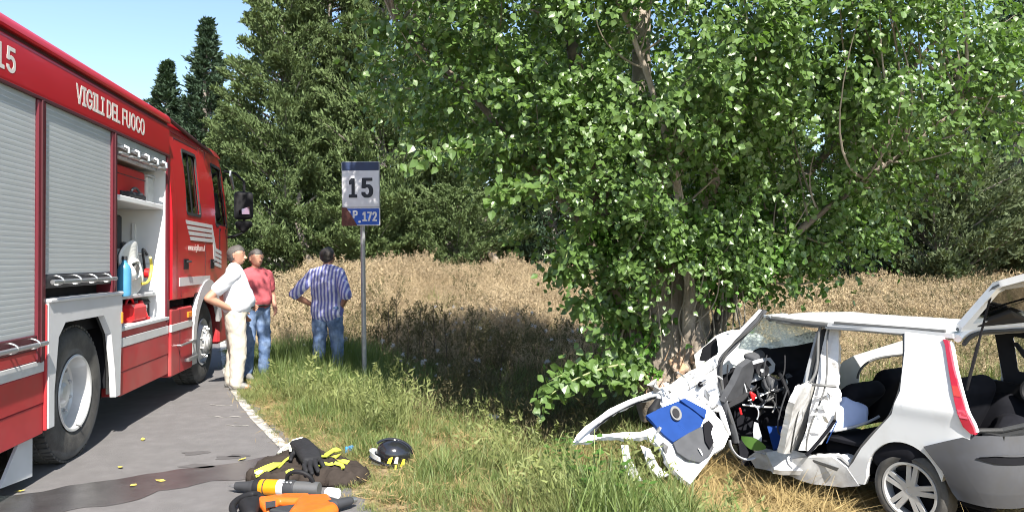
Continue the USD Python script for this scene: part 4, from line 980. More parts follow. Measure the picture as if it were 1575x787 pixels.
# rear wheel with its five double spokes
wl = cp('rear_wheel', lathe([(-.17, .19), (-.17, .26), (-.14, .283), (-.05, .285), (-.02, .278), (.0, .255), (.004, .235), (-.004, .212), (-.012, .203), (-.04, .197)], (0, -.012, .285), (0, 1, 0), 64), 'tyre', smooth=35)
rm = cp('rim', lathe([(-.012, .210), (.0, .207), (.0, .190), (-.02, .182), (-.12, .178), (-.13, .0)], (0, -.012, .285), (0, 1, 0), 64), 'rim_silver', parent=wl)
cp('brake_disc', lathe([(-.10, .175), (-.085, .174), (-.085, 0)], (0, -.012, .285), (0, 1, 0), 40), 'dark_void', parent=wl)
for k in range(5):
    for sd in (-1, 1):
        a0 = 2 * math.pi * k / 5 + math.pi / 2 + .12; d = sd * .145
        pa, pb = (.05, a0 + sd * .32), (.19, a0 + d)
        P2 = lambda r, t: np.array([r * math.cos(t), r * math.sin(t)])
        u0, u1 = P2(*pa), P2(*pb); nrm = np.array([-(u1 - u0)[1], (u1 - u0)[0]]); nrm /= np.linalg.norm(nrm)
        pl = [tuple(u0 + nrm * .018), tuple(u1 + nrm * .017), tuple(u1 - nrm * .017), tuple(u0 - nrm * .018)]
        cp('spoke', prism(pl, lambda a, b: np.stack([a, -.012 - .010 - .10 * np.maximum(0, .09 - np.hypot(a, b)) * .4, .285 + b], -1), -.025), 'rim_silver', parent=wl)
cp('hub', lathe([(-.05, .066), (-.02, .062), (-.012, .055), (-.012, .03), (-.016, .028), (-.016, 0)], (0, -.012, .285), (0, 1, 0), 32), 'rim_silver', parent=wl)
for k in range(4):
    a = math.pi / 2 * k + .4
    cp('wheel_nut', lathe([(-.02, .011), (-.009, .011), (-.009, 0)], (.043 * math.cos(a), -.045, .285 + .043 * math.sin(a)), (0, 1, 0), 8), 'dark_void', parent=wl)
cp('far_wheel', lathe([(-.17, .0), (-.17, .26), (-.14, .283), (-.02, .278), (.0, .255), (0, 0)], (0, -1.45, .285), (0, 1, 0), 40), 'tyre')
cp('under_body', [box(-.5, 2.1, -1.45, -.14, .24, .28, .01), tube([(-.5, -.6, .25), (.6, -.6, .22), (1.6, -.7, .22)], .03, 8)], 'dark_void')

# front wreck ------------------------------------------------------------
# driver's door, torn round and hanging with its top towards the left
DP = (W(1090, 560, 6.75), W(885, 680, 6.1), W(1060, 742, 6.0))
dc = lambda pts: [(860 + x / 2.267, 440 + y / 2.267) for x, y in pts]
door_out = dc([(48, 545), (62, 518), (90, 488), (180, 425), (240, 398), (300, 376), (360, 352), (400, 345), (450, 365), (520, 420), (566, 470), (592, 520), (575, 560), (540, 580), (512, 618), (484, 655), (458, 687), (430, 668), (385, 622), (360, 575), (330, 535), (300, 522), (250, 532), (180, 522), (100, 541)])
door_win = dc([(102, 519), (150, 470), (205, 432), (265, 407), (335, 384), (352, 410), (372, 440), (352, 470), (330, 490), (285, 506), (200, 508), (130, 521)])
dp_ = cp('front_door', px_plate(door_out, DP, .05, edge=.045, holes=[door_win], wob=.03, seed=2, freq=7), 'wreck_white', world=True, smooth=40, label='driver door torn open, its window frame pointing left')
cp('frame_lip', tube(px_path([(x, y, 6.06 + (x - 885) / 205 * .62 - .0) for x, y in dc([(62, 536), (100, 500), (200, 432), (300, 388), (345, 378)])], 20), .013, 8), 'light_trim', world=True, parent=dp_)
cp('frame_seal', tube(px_path([(x, y, 6.10 + (x - 885) / 205 * .60) for x, y in dc([(108, 516), (155, 470), (207, 434), (265, 409), (335, 387)])], 20), .009, 8), 'black_rubber', world=True, parent=dp_)
DPi = tuple(q + (EYE - q) / np.linalg.norm(EYE - q) * .045 for q in DP)
bt = cp('blue_trim', px_plate(dc([(303, 449), (345, 428), (425, 396), (470, 415), (512, 437), (505, 462), (494, 488), (450, 512), (398, 543), (365, 515), (332, 480)]), DPi, .03, edge=.04, wob=.02, seed=4, freq=7), 'blue_trim', world=True, parent=dp_, smooth=45)
DPj = tuple(q + (EYE - q) / np.linalg.norm(EYE - q) * .075 for q in DP)
cp('trim_fold', px_plate(dc([(422, 396), (440, 390), (515, 430), (508, 460), (470, 430)]), DPj, .02, edge=.05, wob=.012, seed=6), 'blue_trim', world=True, parent=dp_, smooth=45)
cp('door_handle', px_plate([(860 + (408 + 19 * math.cos(t) + 6 * math.sin(t)) / 2.267, 440 + (441 + 25 * math.sin(t) + 0) / 2.267) for t in np.linspace(0, 6.28, 20)[:-1]], DPj, .02), 'seal_grey', world=True, parent=dp_)
cp('handle_cup', px_plate([(860 + (408 + 12 * math.cos(t) + 4 * math.sin(t)) / 2.267, 440 + (441 + 17 * math.sin(t)) / 2.267) for t in np.linspace(0, 6.28, 16)[:-1]], DPj, .03, push=.008), 'black_plastic', world=True, parent=dp_)
cp('grey_trim', px_plate(dc([(398, 545), (450, 512), (494, 490), (512, 520), (540, 560), (528, 585), (492, 612), (450, 602), (412, 578)]), DPi, .025, edge=.05, wob=.012, seed=8), 'grey_trim', world=True, parent=dp_, smooth=45)
cp('speaker_hole', px_plate(dc([(503, 478), (522, 466), (538, 486), (530, 510), (540, 545), (526, 566), (510, 540), (505, 505)]), DPj, .02), 'dark_void', world=True, parent=dp_)
cp('mirror_foot', blob([[(W(1005, 632, 6.38), .05), (W(1012, 616, 6.42), .025), (W(998, 644, 6.36), .02)]], .03, 2, .01, 12), 'black_plastic', world=True, parent=dp_, smooth=True)
rn = np.random.default_rng(5)
for q in range(34):                                   # torn metal folds along the crushed hinge edge and the window corner
    t = rn.uniform(0, 1)
    if q < 18:
        x, y, d = 1092 + rn.normal() * 14, 600 + 95 * t, 6.55
    elif q < 28:
        x, y, d = 1027 + rn.normal() * 13, 607 + rn.normal() * 9, 6.45
    else:
        x, y, d = 1040 + rn.normal() * 20, 690 + rn.normal() * 16, 6.15
    e = rn.normal(size=(6, 3)) * np.array([.03, .02, .035]) * rn.uniform(.5, 1.2)
    cp('torn_metal', tm(m3.Manifold.hull_points(W(x, y, d) + e)), ['wreck_white', 'car_white_dirty', 'light_trim', 'seal_grey', 'wreck_white', 'bare_metal'][q % 6], world=True, parent=dp_, smooth=False)
# bent strips below the door
for q, pts in enumerate(([(955, 684, 6.12), (966, 684, 6.12), (972, 712, 6.05), (988, 738, 6.0), (976, 742, 6.0), (962, 724, 6.03)], [(985, 684, 6.14), (1000, 690, 6.14), (1014, 716, 6.08), (1030, 730, 6.05), (1012, 734, 6.04), (996, 712, 6.08)])):
    cp('bent_panel_strip', px_plate([(x, y) for x, y, _ in pts], tuple(W(*pts[k]) for k in (0, 2, 4)), .02, edge=.03, wob=.03, seed=40 + q, freq=12), 'car_white_dirty', world=True, smooth=25)
cp('torn_wheel', lathe([(-.07, 0), (-.07, .22), (-.05, .27), (.05, .27), (.07, .22), (.07, .15), (.03, .14), (.03, 0)], W(1035, 690, 6.6), (-.5, -.8, .25), 32), 'tyre')

# front wing and bonnet, crushed
FP = (W(1180, 490, 7.0), W(1040, 600, 6.75), W(1110, 640, 6.55))
wg = cp('front_wing', px_plate(dc([(372, 352), (420, 320), (468, 290), (520, 256), (545, 240), (556, 262), (560, 300), (560, 350), (566, 400), (560, 440), (530, 436), (500, 418), (450, 380), (420, 362)]), FP, .03, edge=.05, wob=.06, seed=7, freq=6), 'wreck_white', world=True, smooth=30)
cp('wing_fold', px_plate(dc([(545, 245), (590, 170), (600, 190), (565, 260), (560, 300), (552, 275)]), FP, .02, edge=.05, wob=.03, seed=9, push=.04), 'wreck_white', world=True, smooth=30, parent=wg)
cp('bolt_hole', px_plate([(860 + (493 + 9 * math.cos(t)) / 2.267, 440 + (340 + 9 * math.sin(t)) / 2.267) for t in np.linspace(0, 6.28, 12)[:-1]], FP, .02, push=.045), 'dark_void', world=True, parent=wg)
hl = cp('mirror_shell', px_plate(dc([(488, 258), (500, 215), (548, 178), (556, 232), (512, 262)]), (W(1078, 545, 7.1), W(1105, 520, 7.0), W(1100, 550, 7.0)), .08), 'black_plastic', world=True)
cp('shell_edge', px_plate(dc([(549, 176), (600, 168), (606, 182), (568, 240), (557, 236)]), (W(1100, 520, 6.95), W(1125, 515, 6.95), W(1110, 545, 6.9)), .03, edge=.05, wob=.02, seed=3), 'car_white', world=True, parent=hl)
cp('bonnet', px_plate([(1068, 545), (1100, 520), (1150, 500), (1175, 520), (1150, 560), (1110, 590), (1075, 600)], (W(1070, 560, 7.6), W(1160, 505, 7.7), W(1120, 595, 7.3)), .02, edge=.07, wob=.10, seed=12, freq=4), 'car_white_dirty', world=True, smooth=25)
cp('engine', blob([[(W(1110, 600, 7.5), .2), (W(1150, 590, 7.5), .22), (W(1120, 640, 7.3), .2)], [(W(1080, 590, 7.4), .12), (W(1110, 600, 7.5), .15)]], .06, 2, .06, 7, 4), 'dark_void', world=True, smooth=30)
# windscreen pillar torn loose, windscreen
ap_ = cp('windscreen_pillar', tube(px_path([(1176, 478, 7.0), (1160, 497, 6.95), (1142, 516, 6.9), (1122, 538, 6.85), (1108, 556, 6.8), (1107, 580, 6.75), (1110, 605, 6.65), (1116, 625, 6.55), (1126, 655, 6.5), (1132, 680, 6.5)], 40), .034, 10, flat=.6), 'grey_trim', world=True)
cp('pillar_skin', tube(px_path([(1170, 477, 7.05), (1150, 498, 7.0), (1132, 517, 6.95), (1112, 540, 6.9), (1102, 556, 6.84), (1100, 585, 6.78), (1106, 620, 6.62), (1120, 668, 6.5)], 40), .03, 8, flat=.5), 'car_white', world=True, parent=ap_)
cp('pillar_seal', tube(px_path([(1174, 482, 6.93), (1143, 516, 6.84), (1110, 557, 6.74), (1109, 585, 6.7), (1114, 612, 6.6), (1126, 652, 6.45)], 40), .010, 8), 'black_rubber', world=True, parent=ap_)
cp('windscreen', px_plate([(1134, 536), (1150, 505), (1172, 486), (1200, 492), (1262, 512), (1256, 524), (1225, 530), (1190, 534), (1166, 540)], (W(1140, 540, 7.35), W(1175, 485, 7.0), W(1258, 515, 6.9)), .006, edge=.06, wob=.03, seed=4, freq=3), 'shattered_glass', world=True, smooth=30)
# dashboard and footwell
ds = cp('dashboard', blob([[(W(1165, 545, 7.2), .06), (W(1255, 520, 7.4), .08), (W(1250, 560, 7.25), .12), (W(1190, 560, 7.2), .1)], [(W(1250, 560, 7.25), .12), (W(1225, 630, 7.0), .10), (W(1170, 640, 7.1), .08)]], .05, 3, .04, 6, 3), 'navy_cloth', world=True, smooth=30)
cp('column_shroud', px_plate(dc([(578, 405), (610, 345), (640, 282), (672, 258), (684, 300), (662, 358), (640, 385), (600, 400)]), (W(1118, 617, 6.55), W(1142, 565, 6.6), W(1158, 570, 6.75)), .06, edge=.05, wob=.01), 'grey_trim', world=True, parent=ds, smooth=40)
cp('shroud_under', px_plate(dc([(580, 405), (600, 400), (668, 362), (690, 340), (688, 350), (640, 400), (590, 425)]), (W(1118, 620, 6.6), W(1160, 590, 6.7), W(1130, 630, 6.55)), .03, edge=.05), 'black_plastic', world=True, parent=ds)
cp('vent_panel', px_plate(dc([(668, 262), (700, 252), (735, 248), (754, 270), (750, 296), (728, 312), (700, 326), (684, 330), (690, 300)]), (W(1155, 555, 6.8), W(1190, 552, 6.95), W(1175, 580, 6.8)), .05, edge=.04, wob=.012, seed=2), 'light_trim', world=True, parent=ds, smooth=40)
cp('vent_hole', px_plate(dc([(672, 274), (728, 258), (742, 274), (722, 284), (700, 282), (690, 300)]), (W(1155, 555, 6.8), W(1190, 552, 6.95), W(1175, 580, 6.8)), .03, push=.02), 'dark_void', world=True, parent=ds)
cp('vent_ring', lathe([(-.02, .02), (.0, .02), (.012, .045), (.012, .055), (-.02, .058)], W(1173, 569, 6.72), (-.3, -.9, .2), 24), 'black_plastic', world=True, parent=ds)
cp('air_pod', blob([[(W(1150, 548, 6.95), .03), (W(1168, 546, 7.0), .05), (W(1160, 552, 6.9), .03)]], .03, 2, .01, 12), 'grey_trim', world=True, parent=ds, smooth=30)
cp('gauge', lathe([(-.03, 0), (-.03, .07), (0, .075), (.015, .05), (.015, 0)], W(1184, 590, 6.8), (-.2, -.95, .25), 24), 'grey_trim', world=True, parent=ds)
for pts, r, mt in (([(1142, 622, 6.7), (1170, 625, 6.7), (1200, 626, 6.72)], .010, 'bare_metal'), ([(1150, 616, 6.7), (1175, 606, 6.72), (1196, 596, 6.75)], .008, 'bare_metal'), ([(1165, 600, 6.7), (1172, 615, 6.68), (1190, 610, 6.7)], .012, 'tool_dark'),
                   ([(1178, 575, 6.75), (1190, 600, 6.75), (1205, 596, 6.8)], .014, 'tool_dark'), ([(1160, 622, 6.66), (1166, 630, 6.64), (1164, 645, 6.62)], .008, 'bare_metal'), ([(1185, 612, 6.7), (1192, 622, 6.7), (1188, 634, 6.68)], .009, 'tool_grey')):
    cp('bent_rod', tube(px_path(pts, 12), r, 8), mt, world=True, parent=ds)
rn = np.random.default_rng(8)
for q in range(26):
    x, y = rn.uniform(1150, 1215), rn.uniform(570, 632)
    e = rn.normal(size=(6, 3)) * .022
    cp('broken_piece', tm(m3.Manifold.hull_points(W(x, y, rn.uniform(6.7, 6.95)) + e)), ['tool_dark', 'black_plastic', 'grey_trim', 'bare_metal', 'dark_void', 'black_plastic', 'light_trim'][q % 7], world=True, parent=ds, smooth=False)
cp('red_wire', blob([[(W(1155, 604, 6.62), .014), (W(1160, 608, 6.62), .018), (W(1158, 614, 6.62), .012)]], None, 0), 'box_red', world=True, parent=ds)
cp('red_wire', blob([[(W(1138, 628, 6.5), .010), (W(1140, 636, 6.5), .010)]], None, 0), 'box_red', world=True, parent=ds)
cp('steering_wheel', tube([W(1212, 604, 6.75) + .185 * (math.cos(a) * np.array([.25, .9, .0]) + math.sin(a) * np.array([-.35, .1, .93])) for a in np.linspace(0, 2 * math.pi, 40)], .016, 8), 'black_plastic', world=True, parent=ds)
fw = cp('bulkhead', px_plate([(1128, 622), (1160, 600), (1250, 560), (1262, 600), (1240, 700), (1205, 725), (1140, 715)], (W(1130, 640, 7.0), W(1250, 560, 7.2), W(1160, 715, 6.9)), .05, edge=.1, wob=.04, seed=6), 'navy_cloth', world=True, smooth=30)
cp('blue_mat', px_plate([(1180, 655), (1222, 655), (1222, 685), (1190, 690)], (W(1180, 655, 6.75), W(1222, 655, 6.7), W(1190, 690, 6.6)), .03), 'blue_trim', world=True, parent=fw)
cp('curved_strip', tube(px_path([(1122, 676, 6.4), (1128, 694, 6.38), (1138, 703, 6.38), (1160, 703, 6.4)], 14), .03, 8, flat=.35), 'light_trim', world=True, parent=fw)
cp('pale_flap', px_plate([(1160, 648), (1166, 650), (1172, 672), (1170, 686), (1160, 680), (1158, 664)], (W(1160, 648, 6.5), W(1170, 686, 6.42), W(1158, 664, 6.48)), .008), 'light_trim', world=True, parent=fw)
cp('metal_foot', px_plate([(1178, 695), (1215, 690), (1255, 700), (1240, 722), (1190, 722)], (W(1180, 700, 6.4), W(1250, 700, 6.35), W(1200, 722, 6.25)), .05, edge=.05, wob=.02, seed=4), 'car_white_dirty', world=True, parent=fw)
cp('floor_pan', box(.75, 2.0, -1.45, -.12, .26, .32, .01), 'dark_void')

# wires and torn strips hanging out of the wreck
rn = np.random.default_rng(21)
for q in range(8):
    x, y, d = rn.uniform(1118, 1215), rn.uniform(545, 625), rn.uniform(6.5, 6.8)
    x2, y2 = x + rn.normal() * 22, y + rn.uniform(15, 60)
    c = px_path([(x, y, d), ((x + x2) / 2 + rn.normal() * 10, max(y, y2) + rn.uniform(0, 12), d - .08), (x2, y2, d)], 16)
    cp('hanging_wire', tube(c, rn.uniform(.005, .008), 6), ['black_plastic', 'tool_dark', 'black_plastic', 'light_trim', 'seal_grey'][q % 5], world=True)
for q in range(16):
    x, y, d = rn.uniform(1040, 1110), rn.uniform(560, 640), 6.62
    x2, y2 = x + rn.normal() * 20, y + rn.normal() * 18
    c = px_path([(x, y, d), ((x + x2) / 2 + rn.normal() * 6, (y + y2) / 2 + rn.normal() * 6, d - .07), (x2, y2, d - .03)], 9)
    cp('torn_strip', tube(c, np.linspace(.014, .004, 9), 5, flat=.3), ['car_white_dirty', 'seal_grey', 'car_white', 'bare_metal'][q % 4], world=True)

# ---------------------------------------------------------------- vegetation
R5 = np.random.default_rng(55)


def unit(v):
    return v / (np.linalg.norm(v, axis=-1, keepdims=True) + 1e-12)


LEAF = np.array([(0, 0, 0), (-.40, .30, .03), (0, .36, -.045), (.40, .30, .03), (-.30, .58, .01), (.30, .58, .01), (0, 1.0, -.02)])
LEAF_F = np.array([(0, 2, 1), (0, 3, 2), (1, 2, 4), (2, 3, 5), (2, 6, 4), (2, 5, 6)])


def leaves(P, D, N, S):
    """Delta-shaped leaves: base point, tip direction, face normal, length."""
    D = unit(D); X = unit(np.cross(D, N)); N = np.cross(X, D)
    v = P[:, None] + S[:, None, None] * (LEAF[None, :, :1] * X[:, None] + LEAF[None, :, 1:2] * D[:, None] + LEAF[None, :, 2:] * N[:, None])
    f = LEAF_F[None] + 7 * np.arange(len(P))[:, None, None]
    return v.reshape(-1, 3), f.reshape(-1, 3)


leaf_mat('poplar_leaf', [(0, (0.109, 0.184, 0.048)), (.3, (0.183, 0.273, 0.080)), (.55, (0.255, 0.355, 0.113)), (.75, (0.350, 0.451, 0.179)), (.88, (0.525, 0.600, 0.334)), (1, (0.759, 0.763, 0.550))], rough=.38, trans=.35, spec=.7)
leaf_mat('ivy_leaf', [(0, (0.101, 0.216, 0.037)), (.6, (0.200, 0.352, 0.077)), (1, (0.369, 0.504, 0.129))], rough=.35, trans=.25, spec=.5)
leaf_mat('cypress_green', [(0, (0.093, 0.131, 0.053)), (.5, (0.180, 0.229, 0.088)), (.85, (0.269, 0.307, 0.126)), (1, (0.351, 0.372, 0.163))], rough=.7, trans=.12, spec=.2, obj=.15)
leaf_mat('cypress_dark', [(0, (0.041, 0.069, 0.040)), (.6, (0.081, 0.119, 0.059)), (1, (0.153, 0.196, 0.082))], rough=.7, trans=.1, spec=.2)
leaf_mat('shrub_olive', [(0, (0.093, 0.119, 0.059)), (.6, (0.166, 0.189, 0.096)), (1, (0.253, 0.266, 0.147))], rough=.7, trans=.15, spec=.2)
leaf_mat('grass_green', [(0, (0.117, 0.163, 0.052)), (.5, (0.238, 0.258, 0.108)), (.85, (0.409, 0.339, 0.178)), (1, (0.775, 0.448, 0.358))], rough=.5, trans=.3, spec=.35, obj=.25)
leaf_mat('grass_mixed', [(0, (0.180, 0.206, 0.082)), (.4, (0.343, 0.308, 0.162)), (.7, (0.588, 0.411, 0.305)), (1, (0.800, 0.553, 0.509))], rough=.6, trans=.3, spec=.25, obj=.25)
leaf_mat('grass_dry', [(0, (0.288, 0.216, 0.108)), (.4, (0.456, 0.348, 0.180)), (.8, (0.600, 0.480, 0.276)), (1, (0.696, 0.588, 0.372))], rough=.7, trans=.25, tcol=(1.1, 1.0, .8), spec=.2, obj=.2)
leaf_mat('field_gold', [(0, (0.358, 0.286, 0.188)), (.4, (0.525, 0.454, 0.320)), (.8, (0.655, 0.614, 0.490)), (1, (0.740, 0.760, 0.677))], rough=.7, trans=.25, tcol=(1.1, 1.0, .8), spec=.2, obj=.18)
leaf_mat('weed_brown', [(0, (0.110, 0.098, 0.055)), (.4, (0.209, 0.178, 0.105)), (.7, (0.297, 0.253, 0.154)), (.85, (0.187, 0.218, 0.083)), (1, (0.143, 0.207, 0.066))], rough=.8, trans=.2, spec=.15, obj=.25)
leaf_mat('straw_gold', [(0, (0.323, 0.245, 0.115)), (.5, (0.494, 0.398, 0.207)), (1, (0.608, 0.530, 0.333))], rough=.6, trans=.2, tcol=(1.1, 1.0, .8), spec=.3, obj=.15)
leaf_mat('fluff_white', [(0, (0.5, 0.5, 0.5)), (1, (0.75, 0.74, 0.72))], rough=.9, trans=.3, tcol=(1, 1, 1))
M('twig_pale', (0.22, 0.19, 0.15), 0.8, var=0.25, scale=10)
M('twig_green', (0.20, 0.24, 0.08), 0.6, var=0.2, scale=10)

# ---- poplar: several stems from one stool
pop = Thing('poplar_tree', 'large leafy poplar tree with several stems, its torn base behind the wrecked car', 'tree', loc=(1.78, 8.45, -0.35))


def bark_tube(pts, radii, n, sides, amp, seed):
    c = spline(pts, n); r = np.interp(np.linspace(0, 1, n), np.linspace(0, 1, len(radii)), radii)
    m = tube(c, r, sides)
    v = np.array(m.vertices); nn = np.array(trimesh.Trimesh(v, m.faces, process=False).vertex_normals)
    q = v * np.array([9, 9, 2.0])
    return trimesh.Trimesh(v + nn * (amp * (meshkit.fbm(q, 4, seed) - .45) * 2)[:, None], m.faces, process=False)


stems = [  # pixel, depth waypoints and radii
    ([(1012, 640, 8.35), (985, 560, 8.35), (952, 470, 8.3), (938, 410, 8.3), (925, 330, 8.3), (905, 210, 8.2), (880, 60, 8.1), (850, -120, 8.0), (800, -300, 8.0)], [.20, .16, .13, .11, .09, .065, .05, .04, .02], 'bark'),
    ([(1035, 640, 8.5), (1030, 560, 8.5), (1020, 480, 8.5), (1012, 400, 8.5), (1005, 300, 8.6), (990, 150, 8.7), (985, 0, 8.7), (975, -200, 8.7), (960, -420, 8.6)], [.33, .27, .23, .18, .11, .075, .055, .04, .02], 'bark_pale'),
    ([(1075, 640, 8.6), (1078, 560, 8.6), (1072, 500, 8.6), (1072, 420, 8.6), (1090, 300, 8.5), (1112, 220, 8.4), (1150, 130, 8.4), (1190, 20, 8.4), (1240, -150, 8.4)], [.2, .17, .13, .10, .075, .065, .05, .04, .02], 'bark_pale'),
    ([(1085, 620, 8.7), (1110, 480, 8.8), (1150, 390, 8.9), (1230, 280, 9.0), (1330, 180, 9.1), (1440, 60, 9.2), (1530, -80, 9.2)], [.10, .075, .05, .04, .03, .02, .012], 'bark'),
    ([(1010, 620, 8.3), (940, 430, 8.0), (880, 330, 7.8), (790, 220, 7.6), (700, 120, 7.5), (610, 40, 7.5)], [.10, .065, .045, .035, .025, .012], 'bark'),
    ([(1045, 600, 8.3), (1060, 430, 8.0), (1040, 280, 7.6), (1000, 130, 7.2), (940, -20, 6.9)], [.10, .06, .045, .03, .015], 'bark_pale'),
    ([(1060, 600, 8.8), (1080, 380, 9.3), (1120, 200, 9.8), (1180, 40, 10.2), (1220, -200, 10.3)], [.14, .09, .065, .045, .02], 'bark'),
    ([(1090, 600, 8.5), (1160, 420, 8.2), (1260, 330, 7.9), (1380, 240, 7.7), (1490, 150, 7.6)], [.07, .045, .035, .025, .012], 'bark'),
]
curves = []
for q, (pts, rad, mt) in enumerate(stems):
    w = np.array([W(*a) for a in pts])
    pop.part('stem', bark_tube(w, rad, 60, 18, .02 if rad[0] < .15 else .045, q), mt, world=True, smooth=40)
    curves.append((spline(w, 60), np.interp(np.linspace(0, 1, 60), np.linspace(0, 1, len(rad)), rad)))
pop.part('torn_stub', bark_tube([W(1076, 640, 8.2), W(1078, 570, 8.2), W(1074, 520, 8.2), W(1078, 478, 8.25)], [.11, .10, .08, .02], 30, 14, .035, 31), 'bark_pale', world=True, smooth=35)
for q, (x, y, sx, sy) in enumerate(((1045, 563, .08, .12), (1010, 590, .06, .10), (1068, 540, .04, .12))):
    c0 = W(x, y, 8.13)
    pop.part('torn_wood', blob([[(c0 + [-sx, .05, sy * .3], .03), (c0 + [sx, .05, -sy * .2], .035), (c0 + [0, .05, sy], .02), (c0 + [0, .03, -sy], .03)]], .02, 2, .03, 16, q), 'torn_wood', world=True, smooth=25)
for q in range(16):                                   # splinters at the impact
    c0 = W(R5.uniform(985, 1085), R5.uniform(520, 610), 8.1); d = unit(np.array([R5.normal() * .3, -.25, 1.0])) * R5.uniform(.12, .3)
    pop.part('splinter', tube([c0, c0 + d * .5 + R5.normal(size=3) * .01, c0 + d], [.012, .010, .001], 5, flat=.5), 'torn_wood' if q % 3 else 'bark_pale', world=True)

BLOBS = np.array([  # the crown as joined lumps: x, y, z, rx, ry, rz
    (1.9, 8.6, 5.2, 2.9, 2.5, 3.0), (0.3, 8.0, 4.2, 1.9, 1.8, 1.8), (-0.3, 7.7, 4.75, 1.5, 1.4, 1.15), (3.6, 8.6, 4.3, 2.1, 1.9, 1.9), (4.9, 8.3, 3.95, 1.7, 1.6, 1.2), (1.9, 7.5, 4.1, 2.0, 1.3, 1.5),
    (1.1, 8.0, 2.5, 1.2, 1.3, 1.1), (2.4, 8.6, 2.3, 1.5, 1.3, 1.2), (3.4, 8.7, 2.7, 1.3, 1.3, 1.15), (0.2, 7.6, 3.1, .85, .85, .6), (0.95, 7.5, 1.9, .5, .6, .65), (1.9, 8.5, 1.5, 1.0, .7, .75), (1.5, 8.3, 7.4, 2.2, 2.0, 1.8), (1.55, 6.7, 3.75, .95, .6, .75), (3.1, 7.0, 3.5, 1.1, .7, .8), (1.72, 7.85, 1.62, .75, .45, .52), (1.1, 6.8, 3.1, .7, .6, .5), (4.2, 7.3, 3.1, .9, .7, .55), (-.9, 6.7, 6.0, 1.35, 1.2, 1.1), (-2.5, 7.5, 6.4, .8, .8, .7), (3.1, 8.4, 1.95, .85, .8, .55)])
nTry = 110000
bi = R5.choice(len(BLOBS), nTry, p=(BLOBS[:, 3] * BLOBS[:, 4] * BLOBS[:, 5]) ** .8 / ((BLOBS[:, 3] * BLOBS[:, 4] * BLOBS[:, 5]) ** .8).sum())
u = unit(R5.normal(size=(nTry, 3))) * (R5.uniform(0.25, 1, nTry) ** .38)[:, None]
P = BLOBS[bi, :3] + u * BLOBS[bi, 3:]
keep = (meshkit.fbm(P * 1.7, 2, 7) > .475) & (P[:, 2] > .95) & (P[:, 1] > 5.6)
# inner points get thinned, so that the crown is a shell with gaps
depth = np.max(1 - np.linalg.norm((P[:, None] - BLOBS[None, :, :3]) / BLOBS[None, :, 3:], axis=2), axis=1)
keep &= R5.uniform(size=nTry) < np.where(depth > .45, .25, 1)
P, u, bi = P[keep][:14500], u[keep][:14500], bi[keep][:14500]
# the twigs: each with leaves along it, drooping outwards
d = unit(u * [1, 1, .4] + R5.normal(size=P.shape) * .45 + [0, -.12, .05]); L = R5.uniform(.22, .5, len(P))
kk = 11
t = R5.uniform(.05, 1, (len(P), kk))
base = P[:, None] + d[:, None] * (L[:, None] * t)[..., None] - np.array([0, 0, 1.0]) * (0.10 * t ** 2)[..., None] + R5.normal(size=(len(P), kk, 3)) * .028
base = base.reshape(-1, 3)
D = unit(np.repeat(d, kk, 0) * .35 + R5.normal(size=base.shape) * .75 + [0, 0, -.45])
N = unit(R5.normal(size=base.shape) * .62 + SUN * .75 + np.repeat(unit(u), kk, 0) * .45 + [0, 0, .15])
S = R5.uniform(.040, .088, len(base))
# bright shoots standing clear of the crown
SH = [((830, 225), (640, 246), 6.9), ((900, 430), (848, 420), 7.3), ((960, 560), (828, 622), 7.2), ((960, 575), (845, 585), 7.35), ((1190, 360), (1240, 395), 7.8), ((850, 150), (665, 55), 6.9), ((900, 300), (760, 300), 6.8), ((1300, 250), (1375, 380), 8.0),
      ((900, 330), (870, 400), 7.0), ((1400, 180), (1535, 185), 7.6), ((1430, 120), (1560, 60), 7.6), ((760, 120), (560, 30), 7.4), ((880, 460), (905, 500), 7.3), ((990, 600), (900, 552), 7.6), ((1000, 590), (925, 515), 7.7), ((985, 575), (935, 600), 7.5), ((960, 500), (890, 470), 7.6), ((1010, 520), (965, 478), 7.8)]
extra = []
twigs = []
for (a, b, dd) in SH:
    A_, B_ = W(*a, dd + .25), W(*b, dd)
    c = spline([A_, (A_ + B_) / 2 + [0, 0, .08], B_], 20); twigs.append(tube(c, np.linspace(.014, .004, 20), 6))
    n = int(np.linalg.norm(B_ - A_) * 130)
    k = R5.integers(3, 20, n)
    extra.append(c[k] + R5.normal(size=(n, 3)) * np.array([.07, .07, .06]))
E_ = np.vstack(extra); n = len(E_)
base = np.vstack([base, E_]); D = np.vstack([D, unit(R5.normal(size=(n, 3)) * .6 + [-.2, 0, -.6])]); N = np.vstack([N, unit(R5.normal(size=(n, 3)) * .5 + SUN)]); S = np.r_[S, R5.uniform(.075, .12, n)]
ok = base[:, 2] > ground_z(base[:, 0], base[:, 1]) + .05
base, D, N, S = base[ok], D[ok], N[ok], S[ok]
# the 300 leaves that show largest are parts of their own
dist = np.linalg.norm(base - EYE, axis=1)
rel = base - EYE; sx_ = 787.5 + FPX * rel[:, 0] / rel[:, 1]; sy_ = HOR - FPX * rel[:, 2] / rel[:, 1]
inside = (sx_ > 20) & (sx_ < 1555) & (sy_ > 10) & (sy_ < 780)
score = np.where(inside, S / dist, 0)
big = np.argsort(-score)[:300]
rest = np.ones(len(base), bool); rest[big] = False
m = leaves(base[rest], D[rest], N[rest], S[rest])
pop.part('foliage', trimesh.Trimesh(*m, process=False), 'poplar_leaf', smooth=False, world=True, kind='stuff')
for k in big:
    pop.part('leaf', trimesh.Trimesh(*leaves(base[k:k + 1], D[k:k + 1], N[k:k + 1], S[k:k + 1]), process=False), 'poplar_leaf', smooth=False, world=True)
for tw in twigs:
    pop.part('shoot', tw, 'twig_green', world=True)
